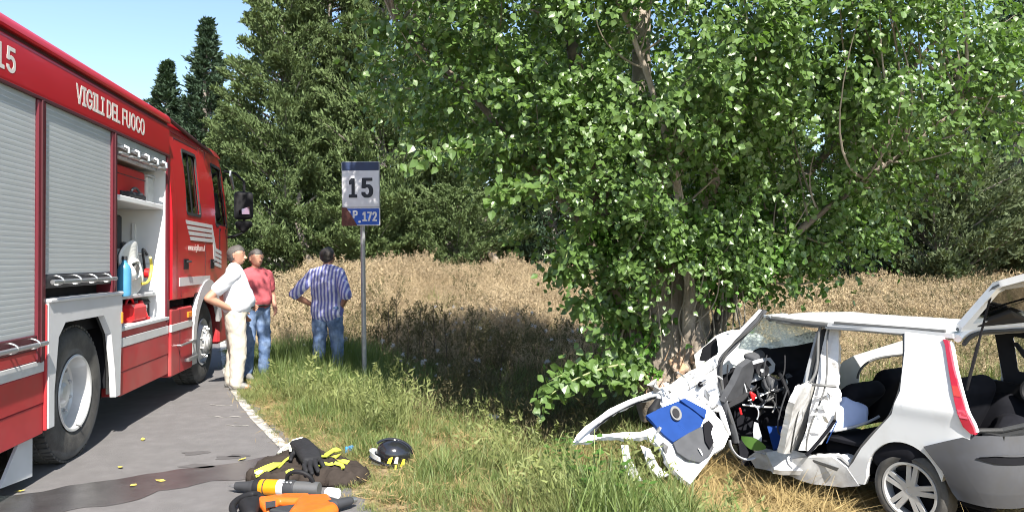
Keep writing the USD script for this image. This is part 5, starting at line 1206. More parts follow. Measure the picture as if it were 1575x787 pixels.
# limbs from the stems out into the crown, the pale ones showing in the gaps
tg_ = []
pick = R5.choice(len(P), 260, replace=False)
allc = np.vstack([c for c, r in curves])
for q in pick:
    p1 = P[q]; dd = np.linalg.norm(allc - (p1 - [0, 0, .9]), axis=1); p0 = allc[np.argmin(dd)]
    ln = np.linalg.norm(p1 - p0)
    if ln < .3 or ln > 2.6:
        continue
    midp = (p0 + p1) / 2 + R5.normal(size=3) * .08 * ln + [0, 0, -.06 * ln]
    tg_.append(tube(spline([p0, midp, p1], 9), np.linspace(.008 + .004 * ln, .003, 9), 5, cap=False))
pop.part('limbs', cat_(tg_), 'twig_pale', world=True, kind='stuff')
# pale dead shoots round the base
for q in range(26):
    x = R5.uniform(940, 1150); y0, y1 = R5.uniform(480, 560), R5.uniform(330, 450); dd = R5.uniform(8.0, 8.3)
    c = spline([W(x, y0, dd), W(x + R5.normal() * 12, (y0 + y1) / 2, dd - .05), W(x + R5.normal() * 30, y1, dd - R5.uniform(0, .3))], 12)
    pop.part('dead_shoot', tube(c, np.linspace(.011, .005, 12), 6), 'twig_pale', world=True)

# leafy suckers and ivy round the stems
n = 15000
ci = R5.integers(0, len(curves), n); ti = R5.integers(0, 27, n)
cc = np.array([curves[a][0][b] for a, b in zip(ci, ti)]); rr_ = np.array([curves[a][1][b] for a, b in zip(ci, ti)])
an = R5.uniform(0, 6.28, n); out = np.stack([np.cos(an), np.sin(an), 0 * an], -1)
Pi = cc + out * (rr_ + .03 + R5.exponential(.10, n))[:, None] + R5.normal(size=(n, 3)) * .05
sel = (meshkit.fbm(Pi * 2.2, 2, 3) > .45) & (Pi[:, 2] > .30)
Pi, out = Pi[sel], out[sel]
m = leaves(Pi, unit(R5.normal(size=Pi.shape) * .6 + [0, 0, -.5]), unit(out + R5.normal(size=Pi.shape) * .5 + SUN * .4), R5.uniform(.045, .09, len(Pi)))
iv = solo('ivy', m, 'ivy_leaf', label=None, kind='stuff', smooth=False)
tag(iv, 'dark green ivy climbing the poplar stems above the wrecked bonnet', 'ivy')

# ---- conifers along the back of the field


def conifer_mesh(h, r, seed, spire=.75, boughs=190, sprigs=520, low=.03, up=.25, round_=False, fat=1.0, pw=1.5):
    """A conifer of separate feathery boughs with dark gaps between them."""
    g = np.random.default_rng(seed)
    vs, fs, bo, o = [], [], [], 0
    for b in range(boughs):
        z = low + (1 - low) * (b + g.uniform(0, 1)) / boughs
        prof = (math.sin(min(1, z) * math.pi * .9 + .2) ** .6) if round_ else (1 - z ** pw) ** spire * (.55 + .45 * float(smooth01(z, 0, .18))) + .012
        a = b * 2.399 + g.normal() * .35
        R = r * prof * g.uniform(.62, 1.18)
        z0 = z * h - .12 * R
        dirh = np.array([math.cos(a), math.sin(a), 0])
        lift = up * R * g.uniform(.2, 1.3)
        p0, p1, p2 = np.array([0, 0, max(.1, z0 - .25 * R)]), dirh * R * .6 + [0, 0, z0 + lift * .25], dirh * R + [0, 0, z0 + lift]
        bo.append(tube([p0, p1, p2], [.05, .03, .010], 4, cap=False))
        n = int(sprigs * (.35 + .9 * prof) * g.uniform(.6, 1.2))
        t = g.uniform(.25, 1.04, n) ** .75
        c = ((1 - t) ** 2)[:, None] * p0 + (2 * t * (1 - t))[:, None] * p1 + (t ** 2)[:, None] * p2
        w_ = (.09 + .37 * np.sin(np.clip(t, 0, 1) * math.pi) ** .7) * (.28 + .72 * prof) * fat
        side = np.array([-dirh[1], dirh[0], 0])
        c = c + side * (g.normal(size=n) * w_ * .75)[:, None] + np.array([0, 0, 1.0]) * (g.normal(size=n) * w_ * .38)[:, None] + dirh * (g.normal(size=n) * .06)[:, None]
        d = unit(dirh * .7 + np.array([0, 0, .75]) + g.normal(size=(n, 3)) * .55)
        L = g.uniform(.09, .24, n); s = unit(np.cross(d, g.normal(size=d.shape))); w = L * g.uniform(.13, .22, n)
        vs.append(np.stack([c, c + d * (L * .45)[:, None] + s * w[:, None], c + d * L[:, None], c + d * (L * .45)[:, None] - s * w[:, None]], 1).reshape(-1, 3))
        q = 4 * np.arange(n)[:, None] + o
        fs.append(np.concatenate([q + [[0, 1, 2]], q + [[0, 2, 3]]], 1).reshape(-1, 3)); o += 4 * n
    tr = tube(spline([(0, 0, -.3), (.05 * r, .02, h * .3), (-.04 * r, .0, h * .65), (0, 0, h * .97)], 14), np.linspace(.035 * h * .6, .02, 14), 10)
    return trimesh.Trimesh(np.vstack(vs), np.vstack(fs), process=False), tr, cat_(bo)


KINDS = {'broad': conifer_mesh(13.5, 3.4, 3, .70, 230, 560), 'mid': conifer_mesh(12.5, 2.9, 8, .62, 200, 520), 'spire': conifer_mesh(12.0, 2.5, 21, 1.0, 210, 380, up=.6, fat=.95, pw=1.1), 'round': conifer_mesh(5.2, 2.7, 13, .5, 130, 560, round_=True, up=.4)}
protos = {}


def conifer(kind, x, y, sc, rz, label, mat='cypress_green', zs=1.0, group='conifers along the back of the field'):
    key = (kind, mat)
    if key not in protos:
        cl = stage.CreateClassPrim('/World/_class_' + kind + '_' + mat)
        f, tr, bo = KINDS[kind]
        for nm, me, mt in (('crown', f, mat), ('trunk', tr, 'cypress_bark'), ('boughs', bo, 'cypress_bark')):
            pr = usdkit.mesh(stage, str(cl.GetPath()) + '/' + nm, me, LOOKS[mt], smooth=False if nm == 'crown' else 40)
            if nm != 'trunk':
                tag(pr, kind='stuff')
        protos[key] = cl
    pth = numbered('/World/' + ('conifer_shrub' if kind == 'round' else 'conifer_tree'))
    xf = UsdGeom.Xform.Define(stage, pth)
    M4 = trimesh.transformations.rotation_matrix(rz, [0, 0, 1]); M4[:3, :3] = M4[:3, :3] @ np.diag([sc, sc, sc * zs]); M4[:3, 3] = (x, y, float(ground_z(x, y)) - .1)
    xf.AddTransformOp().Set(Gf.Matrix4d(*M4.T.ravel()))
    xf.GetPrim().GetReferences().AddInternalReference(protos[key].GetPath()); xf.GetPrim().SetInstanceable(True)
    tag(xf, label, 'tree' if kind != 'round' else 'shrub', group)


X = lambda px, d: (px - 787.5) / FPX * d
T_ = [('spire', 318, 30, 1.15, 1, 'narrow dark conifer whose spire rises highest behind the fire engine cab', 'cypress_dark', .82),
      ('spire', 256, 30, 1.1, 2, 'conifer furthest to the left, its thin tip just above the fire engine roof', 'cypress_dark', .73),
      ('broad', 440, 27.5, .93, .4, 'broad tall conifer directly above the two men by the fire engine', 'cypress_green', 1.05),
      ('mid', 345, 28.5, .66, 2.6, 'lower conifer just right of the fire engine cab roof', 'cypress_green', .9),
      ('broad', 505, 28.5, .95, 2.1, 'tall conifer left of the kilometre sign with its bare trunk showing', 'cypress_green', 1.1),
      ('mid', 590, 27.5, 1.0, 4.4, 'tall conifer right behind the kilometre sign', 'cypress_green', 1.15),
      ('mid', 660, 28.5, .88, .9, 'conifer just right of the kilometre sign, half under poplar leaves', 'cypress_green', 1.0),
      ('broad', 740, 29.5, .85, 3.3, 'broad conifer behind the left edge of the poplar crown', 'cypress_green', 1.0),
      ('mid', 845, 30, .95, 5.2, 'conifer hidden mostly by the left half of the poplar crown', 'cypress_dark', 1.0),
      ('mid', 940, 30, .9, 2.2, 'conifer directly behind the poplar stems', 'cypress_green', 1.0),
      ('broad', 1075, 30, .75, 1.0, 'conifer behind the middle of the poplar, right of its stems', 'cypress_dark', 1.0),
      ('mid', 1190, 29, .72, 3.9, 'conifer above the wrecked car windscreen, behind the poplar leaves', 'cypress_green', 1.0),
      ('mid', 1310, 31, .74, 5.8, 'dark conifer above the wrecked car roof at the field edge', 'cypress_dark', 1.0),
      ('round', 1440, 26.2, 1.05, .5, 'rounded olive green conifer shrub above the car tail at the field edge', 'shrub_olive', 1.0),
      ('round', 1300, 27.5, .62, 2.0, 'small dark bush at the field edge above the car roof', 'cypress_dark', .8),
      ('broad', 1560, 28.5, .86, 4.0, 'tall dark conifer furthest to the right behind the raised tailgate', 'cypress_dark', 1.0),
      ('mid', 1490, 32, .85, 1.7, 'conifer showing between the olive shrub and the right edge', 'cypress_dark', 1.0),
      ('round', 1590, 27, .85, 3.1, 'olive shrub cut by the right edge of the picture', 'shrub_olive', 1.0),
      ('round', 700, 27, .72, 1.2, 'low conifer shrub at the field edge left of the poplar', 'cypress_green', .9),
      ('round', 555, 26.6, .72, 4.2, 'low conifer shrub at the field edge under the kilometre sign', 'cypress_green', .95)]
for kind, px, d, sc, rz, lb, mt, zs in T_:
    conifer(kind, X(px, d), d, sc, rz, lb, mt, zs)
for px, d, h in ((466, 26.2, 3.4), (752, 26.6, 2.2)):
    c = np.array([X(px, d), d, 0]); c[2] = ground_z(c[0], c[1])
    t_ = Thing('bare_trunk', 'pale leaning bare trunk between the conifers above the men' if px < 600 else 'short pale trunk at the field edge left of the poplar', 'trunk', loc=tuple(c))
    t_.part('trunk', bark_tube([(.35, 0, -.2), (.1, 0, h * .4), (-.25, .1, h * .75), (-.1, .2, h)], [.17, .14, .11, .06], 24, 12, .03, 4), 'bark_pale', smooth=40)
    for q in range(4):
        t_.part('bare_branch', tube(spline([(-.1, .1, h * (.5 + .1 * q)), (-.1 + .4 * math.cos(q * 2), .1, h * (.6 + .1 * q)), (-.1 + .9 * math.cos(q * 2), 0, h * (.7 + .1 * q))], 8), np.linspace(.05, .015, 8), 6), 'bark_pale')


# ---- grass: tufts scattered by kind
def blade_tuft(n, h, spread, width, lean, seed, seg=3, curl=.5, flat=0.0):
    g = np.random.default_rng(seed)
    vs, fs, o = [], [], 0
    for _ in range(n):
        a = g.uniform(0, 6.283); b = np.array([g.normal() * spread, g.normal() * spread, -.01])
        hh = h * g.uniform(.5, 1.1); d = np.array([math.cos(a), math.sin(a), 0]); ln = lean * g.uniform(.3, 1.3)
        side = np.array([-d[1], d[0], 0]); ts = np.linspace(0, 1, seg + 1)
        for k, t_ in enumerate(ts):
            z = hh * (t_ - curl * .35 * t_ ** 2) * (1 - flat)
            pnt = b + d * (hh * ln * (t_ ** 1.7 + flat * t_)) + [0, 0, z]
            w = width * (1 - t_ ** 1.5) * .5 * g.uniform(.8, 1.2)
            if k < seg:
                vs += [pnt - side * w, pnt + side * w]
            else:
                vs.append(pnt)
        for k in range(seg - 1):
            q = o + 2 * k
            fs += [(q, q + 1, q + 3), (q, q + 3, q + 2)]
        q = o + 2 * (seg - 1); fs.append((q, q + 1, q + 2)); o += 2 * seg + 1
    return np.array(vs), np.array(fs)


def seedhead_tuft(n, h, spread, seed, heads=7):
    """Dry grass: thin stems that end in a loose head."""
    g = np.random.default_rng(seed)
    v, f = blade_tuft(n, h, spread, .007, .22, seed, 2, .2)
    vs, fs = [v], [f]; o = len(v)
    tips = v[4::5][:n]
    for p in tips:
        k = heads
        d = unit(g.normal(size=(k, 3)) * .5 + [0, 0, .6]); L = g.uniform(.03, .08, k); s = unit(np.cross(d, g.normal(size=(k, 3)))) * (L * .16)[:, None]
        b = p + g.normal(size=(k, 3)) * np.array([.015, .015, .04])
        vs.append(np.stack([b - s, b + s, b + d * L[:, None]], 1).reshape(-1, 3)); fs.append(np.arange(3 * k).reshape(-1, 3) + o); o += 3 * k
    return np.vstack(vs), np.vstack(fs)


def scatter(name, protos_, mat, xy, scale, label, cat, seed, tilt=.12, zoff=0.0):
    if len(xy) == 0:
        return
    g = np.random.default_rng(seed)
    path = numbered('/World/' + name)
    pi = UsdGeom.PointInstancer.Define(stage, path)
    tg = []
    for q, me in enumerate(protos_):
        pth = f'{path}/tuft_{q + 1:03d}' if q else f'{path}/tuft'
        usdkit.mesh(stage, pth, me, LOOKS[mat], smooth=False); tg.append(Sdf.Path(pth))
    pi.CreatePrototypesRel().SetTargets(tg)
    n = len(xy)
    z = ground_z(xy[:, 0], xy[:, 1]) + zoff
    pi.CreatePositionsAttr(Vt.Vec3fArray.FromNumpy(np.column_stack([xy, z]).astype(np.float32)))
    pi.CreateProtoIndicesAttr(Vt.IntArray.FromNumpy(g.integers(0, len(protos_), n).astype(np.int32)))
    a = g.uniform(0, 6.283, n); tx, ty = g.normal(size=n) * tilt * .5, g.normal(size=n) * tilt * .5
    w = np.sqrt(np.maximum(0, 1 - tx ** 2 - ty ** 2))
    # q = tilt * spin
    qw, qz = np.cos(a / 2), np.sin(a / 2)
    Q = [(float(w[i] * qw[i]), float(tx[i] * qw[i] + ty[i] * qz[i]), float(ty[i] * qw[i] - tx[i] * qz[i]), float(w[i] * qz[i])) for i in range(n)]
    pi.CreateOrientationsAttr(Vt.QuathArray([Gf.Quath(*q) for q in Q]))
    pi.CreateScalesAttr(Vt.Vec3fArray.FromNumpy(np.column_stack([scale, scale, scale * g.uniform(.8, 1.2, n)]).astype(np.float32)))
    tag(pi, label, cat, None, 'stuff')


G6 = np.random.default_rng(66)


def sample(n, y0, y1, xl=None, xr=None):
    y = np.sqrt(G6.uniform(y0 ** 2, y1 ** 2, n))
    x = G6.uniform(-.74, .74, n) * y
    return np.column_stack([x, y])


def gauss(xy, c, s):
    return np.exp(-(((xy[:, 0] - c[0]) / s[0]) ** 2 + ((xy[:, 1] - c[1]) / s[1]) ** 2))


def in_car(xy):
    q = xy - CO[:2]; u_ = q @ CH[:2]; v_ = q @ CL[:2]
    return (u_ > -.75) & (u_ < 2.9) & (v_ < .06) & (v_ > -1.75)


def pick_(xy, w):
    return xy[G6.uniform(size=len(xy)) < np.clip(w, 0, 1)]


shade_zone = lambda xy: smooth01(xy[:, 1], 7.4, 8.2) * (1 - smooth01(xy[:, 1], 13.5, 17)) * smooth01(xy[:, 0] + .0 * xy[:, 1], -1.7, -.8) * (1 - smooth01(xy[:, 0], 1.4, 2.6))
bare = lambda xy: .95 * gauss(xy, (-.42, 6.75), (.55, .45)) + .9 * gauss(xy, (.5, 7.2), (.7, .45))
# field
xy = sample(15000, 11.5, 28); xy = xy[(off_road(xy[:, 0], xy[:, 1]) > .9)]
nf = meshkit.fbm(np.column_stack([xy * .35, xy[:, :1] * 0]), 3, 5)
xy = pick_(xy, .25 + .9 * smooth01(xy[:, 1], 11.5, 15)); 
sc = (.25 + 1.15 * meshkit.fbm(np.column_stack([xy * .6, xy[:, :1] * 0]), 3, 2)) * G6.uniform(.7, 1.25, len(xy)) * (.65 + .35 * smooth01(xy[:, 1], 13, 19))
scatter('field_grass', [seedhead_tuft(26, .72, .13, 100 + q) for q in range(5)], 'field_gold', xy, sc, 'tall golden dry grass covering the field behind the poplar', 'grass', 1, .45)
xy = sample(2600, 12, 24); xy = xy[off_road(xy[:, 0], xy[:, 1]) > .9]; nf = meshkit.fbm(np.column_stack([xy * .4, xy[:, :1] * 0]), 3, 15); xy = xy[nf > .50]
scatter('field_weeds', [blade_tuft(34, .42, .12, .022, .5, 130 + q) for q in range(3)], 'grass_mixed', xy, G6.uniform(.6, 1.1, len(xy)), 'patches of greener weeds among the dry field grass', 'weeds', 2, .2)
# shaded brown weeds under the poplar's shadow
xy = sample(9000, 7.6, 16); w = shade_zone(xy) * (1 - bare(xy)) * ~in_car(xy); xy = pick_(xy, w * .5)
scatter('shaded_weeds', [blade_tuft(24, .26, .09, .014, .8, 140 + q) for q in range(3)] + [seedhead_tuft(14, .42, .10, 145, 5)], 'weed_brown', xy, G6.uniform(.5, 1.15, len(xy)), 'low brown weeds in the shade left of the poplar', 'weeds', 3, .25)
# verge
xy = sample(34000, 4.2, 13); s = off_road(xy[:, 0], xy[:, 1]); xy = xy[(s > -.02) & ~in_car(xy)]; s = off_road(xy[:, 0], xy[:, 1])
fringe = np.exp(-(s / .35) ** 2); sh = shade_zone(xy); br = bare(xy)
nz = meshkit.fbm(np.column_stack([xy * 1.1, xy[:, :1] * 0]), 3, 21)
tall = np.clip(1.0 * gauss(xy, (-2.5, 10.8), (1.0, 1.9)) + .9 * gauss(xy, (-1.62, 8.9), (.42, .75)) + .8 * gauss(xy, (-.9, 5.6), (.1, .1)), 0, 1)
right = smooth01(xy[:, 0], .4, .9) * (1 - smooth01(xy[:, 0], 1.5, 2.1)) * (1 - smooth01(xy[:, 1], 5.8, 6.4))
strawz = np.clip(smooth01(xy[:, 0], 1.0, 1.7) * (1 - smooth01(xy[:, 1], 6.8, 7.8)) + 0, 0, 1)
rg = np.random.default_rng(77)
pool = rg.uniform(size=len(xy))
base_w = (1 - .62 * sh) * (1 - br)
isg = pool < base_w * .23 * (1 - .85 * fringe) * (1 - .85 * strawz) * (.35 + 1.3 * smooth01(nz, .4, .6))
ism = ~isg & (pool < base_w * .62 * (1 - .75 * strawz))
dryz = ~isg & ~ism & (rg.uniform(size=len(xy)) < .75 * (1 - .7 * sh) * (1 - .75 * br))
hs = lambda q: (.72 + .28 * smooth01(q[:, 1], 6.5, 8.5)) * (.28 + 1.05 * meshkit.fbm(np.column_stack([q * 2.0, q[:, :1] * 0]), 2, 31)) * (1 - .55 * np.exp(-(off_road(q[:, 0], q[:, 1]) / .3) ** 2))
scatter('verge_grass', [blade_tuft(26, .24, .06, .009, .55, 150 + q) for q in range(5)], 'grass_green', xy[isg], hs(xy[isg]), 'green grass of the verge between the road and the car', 'grass', 4, .2)
scatter('verge_grass', [blade_tuft(30, .18, .06, .008, .75, 160 + q) for q in range(5)], 'grass_mixed', xy[ism], hs(xy[ism]), 'yellowing grass mixed into the roadside verge', 'grass', 5, .25)
scatter('dry_grass', [blade_tuft(30, .15, .07, .007, 1.1, 170 + q, flat=.25) for q in range(4)], 'grass_dry', xy[dryz], hs(xy[dryz]), 'short dry straw coloured grass along the edge line', 'grass', 6, .3)
x2 = pick_(sample(26000, 6.5, 15), 1.0); s2 = off_road(x2[:, 0], x2[:, 1]); x2 = x2[(s2 > .3)]
tw_ = np.clip(1.0 * gauss(x2, (-2.7, 11.2), (1.25, 2.2)) + .42 * gauss(x2, (-1.66, 9.2), (.42, .8)) + .12 * gauss(x2, (-1.2, 7.6), (.5, .6)), 0, 1) * (1 - smooth01(x2[:, 0], -1.25, -.7))
near_men = (np.hypot(x2[:, 0] + 2.4, x2[:, 1] - 10.1) < .0)
x2 = pick_(x2, tw_ * .8)
sc2 = (.42 + .6 * gauss(x2, (-2.5, 11.6), (1.3, 2.0))) * rg.uniform(.75, 1.15, len(x2)) * (.55 + .45 * smooth01(off_road(x2[:, 0], x2[:, 1]), .2, .9))
scatter('tall_grass', [blade_tuft(20, .68, .08, .013, .32, 180 + q, 4) for q in range(5)], 'grass_green', x2, sc2, 'tall lush green grass round the sign pole and behind the men', 'grass', 7, .15)
x3 = sample(9000, 4.3, 6.2); w = smooth01(x3[:, 0], .25, .6) * (1 - smooth01(x3[:, 0], 1.0, 1.5)) * (1 - smooth01(x3[:, 1], 5.4, 5.9))
x3 = pick_(x3, w * .2)
scatter('tall_grass', [blade_tuft(14, .50, .06, .012, .5, 190 + q, 4) for q in range(4)], 'grass_green', x3, rg.uniform(.5, 1.0, len(x3)), 'long green grass blades in front of the torn door', 'grass', 8, .2)
x7 = sample(5200, 4.4, 9.4); s7 = off_road(x7[:, 0], x7[:, 1]); n7 = meshkit.fbm(np.column_stack([x7 * 1.7, x7[:, :1] * 0]), 2, 81)
x7 = x7[(s7 > .45) & (x7[:, 0] < 1.4) & ~in_car(x7) & (n7 > .53) & (np.hypot(x7[:, 0] + .85, x7[:, 1] - 5.5) > .5) & (np.hypot(x7[:, 0] - .5, x7[:, 1] - 5.9) > .4)]; x7 = pick_(x7, .8 * (1 - bare(x7)) * (1 - .8 * shade_zone(x7)))
scatter('wild_grass', [blade_tuft(12, .42, .05, .009, .7, 210 + q, 4, .7) for q in range(4)] + [seedhead_tuft(9, .5, .06, 215, 6)], 'grass_mixed', x7, rg.uniform(.5, 1.05, len(x7)), 'taller wild grass clumps standing out of the roadside verge', 'grass', 12, .3)
x8 = sample(1500, 11.8, 26); x8 = x8[off_road(x8[:, 0], x8[:, 1]) > 1.0]; n8 = meshkit.fbm(np.column_stack([x8 * .45, x8[:, :1] * 0]), 3, 91); x8 = x8[n8 > .47]
scatter('field_weeds', [seedhead_tuft(16, .85, .10, 220 + q, 9) for q in range(3)], 'weed_brown', x8, G6.uniform(.55, 1.1, len(x8)), 'darker dead weeds standing among the golden field grass', 'weeds', 13, .3)
# straw lying under and before the car
x4 = sample(20000, 4.4, 7.4); x4 = x4[~in_car(x4) | (G6.uniform(size=len(x4)) < .35)]; w = smooth01(x4[:, 0], .95, 1.5) * (1 - smooth01(x4[:, 1] - .6 * (2.4 - x4[:, 0]), 6.6, 7.2))
x4 = pick_(x4, w * .75 * (1 - .7 * gauss(x4, (2.75, 5.2), (.55, .55))))
scatter('straw', [blade_tuft(30, .17, .10, .006, 1.7, 200 + q, 3, flat=.8) for q in range(5)], 'straw_gold', x4, rg.uniform(.6, 1.2, len(x4)), 'loose golden straw lying under and in front of the wrecked car', 'straw', 9, .22)
# flakes of dead leaf and broken straw on the verge
x6 = sample(5000, 4.3, 9.5); s6 = off_road(x6[:, 0], x6[:, 1]); x6 = x6[(s6 > .06) & (s6 < 5) & ~in_car(x6)]


def flakes(seed):
    g = np.random.default_rng(seed); n = 9
    c = np.column_stack([g.normal(size=(n, 2)) * .09, g.uniform(.004, .05, n)]); d = unit(g.normal(size=(n, 3)) * [1, 1, .35]); s = unit(np.cross(d, [0, .4, 1.0]))
    L, w_ = g.uniform(.03, .12, n)[:, None], g.uniform(.0012, .0035, n)[:, None]
    v = np.stack([c - d * L / 2, c + s * w_, c + d * L / 2, c - s * w_], 1).reshape(-1, 3); q = 4 * np.arange(n)[:, None]
    return v, np.concatenate([q + [[0, 1, 2]], q + [[0, 2, 3]]], 1).reshape(-1, 3)


scatter('plant_litter', [flakes(q) for q in range(5)], 'grass_dry', x6, G6.uniform(.7, 1.4, len(x6)), 'broken dry stalks and dead leaf flakes strewn over the verge', 'plant litter', 11, .1)
# white thistle down in the field
x5 = sample(1500, 11, 17); x5 = x5[(x5[:, 0] > -3) & (x5[:, 0] < 1.6)]; nf = meshkit.fbm(np.column_stack([x5 * .8, x5[:, :1] * 0]), 2, 45); x5 = x5[nf > .5][:260]


def fluff(seed):
    g = np.random.default_rng(seed); n = 26
    d = unit(g.normal(size=(n, 3))); s = unit(np.cross(d, g.normal(size=(n, 3)))) * .008
    c = np.array([0, 0, .5])
    return np.stack([c - s, c + s, c + d * .04], 1).reshape(-1, 3), np.arange(3 * n).reshape(-1, 3)


scatter('thistle_down', [fluff(q) for q in range(3)], 'fluff_white', x5, G6.uniform(.6, 1.3, len(x5)), 'white thistle down floating among the shaded field weeds', 'thistle down', 10, .3, -.05)

# dried weed stalks that can be told apart
DS = [(612, 470, 13.5, 1.3), (630, 480, 13.0, 1.2), (650, 470, 13.2, 1.25), (672, 478, 13.4, 1.15), (690, 490, 13.0, 1.1), (715, 500, 13.0, 1.1), (735, 500, 12.6, .95), (598, 500, 12.6, 1.2), (770, 520, 12.0, .8), (660, 520, 12.0, 1.0), (585, 520, 12.0, 1.0), (625, 540, 11.6, .9)]
M('stalk_brown', (0.11, 0.08, 0.055), .85, var=.3, scale=10)
for q, (px, py, d, h) in enumerate(DS):
    x, y = X(px, d), d; g = np.random.default_rng(300 + q)
    t_ = Thing('dried_weed', ['leftmost tall dried weed stalk close to the sign pole', 'tall dried weed stalk second from the sign pole in the back row', 'dried weed stalk in the middle of the tall group right of the sign', 'dried weed stalk fourth in the row right of the sign', 'thin dried weed stalk left of the last tall pair', 'dried weed stalk at the right end of the tall row', 'short dried weed stalk nearest the poplar in the back row', 'dried weed stalk just right of the sign pole', 'lowest dried weed stalk, furthest right in the poplar shade', 'dried weed stalk standing forward in the middle of the shade', 'dried weed stalk touching the sign pole in the picture', 'nearest dried weed stalk, low in the shade right of the sign'][q], 'weed', loc=(x, y, float(ground_z(x, y))), group='dried weed stalks between sign and poplar')
    tp = np.array([g.normal() * .08, g.normal() * .05, h])
    t_.part('stalk', tube(spline([(0, 0, -.03), tuple(tp * .5 + g.normal(size=3) * .02), tuple(tp)], 10), np.linspace(.011, .005, 10), 6), 'stalk_brown')
    v, f, o = [], [], 0
    for k in range(14):
        z = g.uniform(.35, 1); a = g.uniform(0, 6.28); b0 = tp * z; l = (1.1 - z * .6) * .28
        b1 = b0 + np.array([math.cos(a) * l * .6, math.sin(a) * l * .6, l * .8])
        m_ = tube([b0, (b0 + b1) / 2 + [0, 0, -.02], b1], [.005, .004, .003], 4, cap=False); v.append(m_.vertices); f.append(m_.faces + o); o += len(m_.vertices)
        n = 16; c = b0 + (b1 - b0) * g.uniform(.4, 1.05, n)[:, None] + g.normal(size=(n, 3)) * .015; dd = unit(g.normal(size=(n, 3))); s = unit(np.cross(dd, g.normal(size=(n, 3)))) * .009
        v.append(np.stack([c - s, c + s, c + dd * .035], 1).reshape(-1, 3)); f.append(np.arange(3 * n).reshape(-1, 3) + o); o += 3 * n
    t_.part('seed_heads', (np.vstack(v), np.vstack(f)), 'weed_brown', smooth=False, kind='stuff')


# leafy weeds in the foreground
def leafy_weed(px, py, d, h, nst, label, mat='ivy_leaf', ls=.075, seed=0, name='leafy_weed', group=None):
    p0 = W(px, py, d); g = np.random.default_rng(seed)
    t_ = Thing(name, label, 'weed', loc=(p0[0], p0[1], float(ground_z(p0[0], p0[1]))), group=group)
    for _ in range(nst):
        a = g.uniform(0, 6.28); r = g.uniform(.0, .14); hh = h * g.uniform(.6, 1.1)
        b0 = np.array([math.cos(a) * r, math.sin(a) * r, -.02]); tp = b0 + np.array([math.cos(a) * .22 * hh, math.sin(a) * .22 * hh, hh])
        c = spline([b0, (b0 + tp) / 2 + g.normal(size=3) * .02, tp], 14)
        t_.part('stem', tube(c, np.linspace(.006, .003, 14), 5), 'twig_green')
        n = int(hh / .035)
        for k in range(n):
            z = (k + .6) / n * 13; pt = c[int(z)]; aa = k * 2.4 + g.uniform(-.4, .4); dr = np.array([math.cos(aa), math.sin(aa), g.uniform(-.1, .45)])
            s_l = ls * (1.15 - .5 * k / n) * g.uniform(.8, 1.2)
            lf = leaves(np.array([pt + dr * .012]), dr[None], np.array([[0, 0, 1.0]]) + g.normal(size=(1, 3)) * .25, np.array([s_l]))
            t_.part('leaf', trimesh.Trimesh(*lf, process=False), mat, smooth=False)
    return t_


leaf_mat('weed_leaf', [(0, (0.07, 0.15, 0.03)), (.6, (0.13, 0.24, 0.06)), (1, (0.22, 0.32, 0.10))], rough=.45, trans=.3, spec=.4)
for q, (px, py, d, h, ns, lb) in enumerate(((905, 800, 5.0, .46, 6, 'leafy green weed left of the reed clump at the bottom edge'), (945, 800, 4.95, .42, 6, 'broad leaved green weed at the bottom edge under the torn door'), (985, 790, 5.1, .36, 5, 'leafy weed in front of the torn door corner'),
                                            (870, 690, 6.3, .26, 5, 'bushy weed beside the tip of the torn door frame'), (840, 700, 6.4, .22, 4, 'low bushy weed left of the torn door tip'), (1330, 800, 5.1, .16, 3, 'small green weed in straw left of the car wheel'), (855, 660, 7.0, .3, 5, 'green weed under the low poplar shoot'))):
    leafy_weed(px, py, d, h, ns, lb, 'weed_leaf', .085, 400 + q)


def reed(px, py, d, n, h, label, seed, width=.018):
    p0 = W(px, py, d); g = np.random.default_rng(seed)
    t_ = Thing('reed_clump', label, 'grass', loc=(p0[0], p0[1], float(ground_z(p0[0], p0[1]))))
    for k in range(n):
        v, f = blade_tuft(1, h * g.uniform(.7, 1.1), .05, width * g.uniform(.7, 1.2), g.uniform(.3, .8), seed * 50 + k, 8, 1.0)
        t_.part('blade', (v, f), 'grass_green', smooth=True)


reed(915, 790, 5.15, 14, .62, 'clump of long arching green blades in front of the torn door frame', 9)
reed(960, 800, 5.0, 10, .5, 'smaller clump of long blades right of the big one at the bottom', 10)
reed(1150, 800, 5.0, 1, .5, 'single bright green arching blade in the straw before the car', 14, .045)
reed(600, 640, 8.4, 14, .55, 'tuft of long green blades right of the sign pole', 11, .014)
reed(575, 650, 8.1, 12, .5, 'tuft of long green blades in front of the sign pole', 12, .014)
reed(690, 610, 8.2, 6, .45, 'thin tuft of green blades in the shade right of the sign', 13, .014)
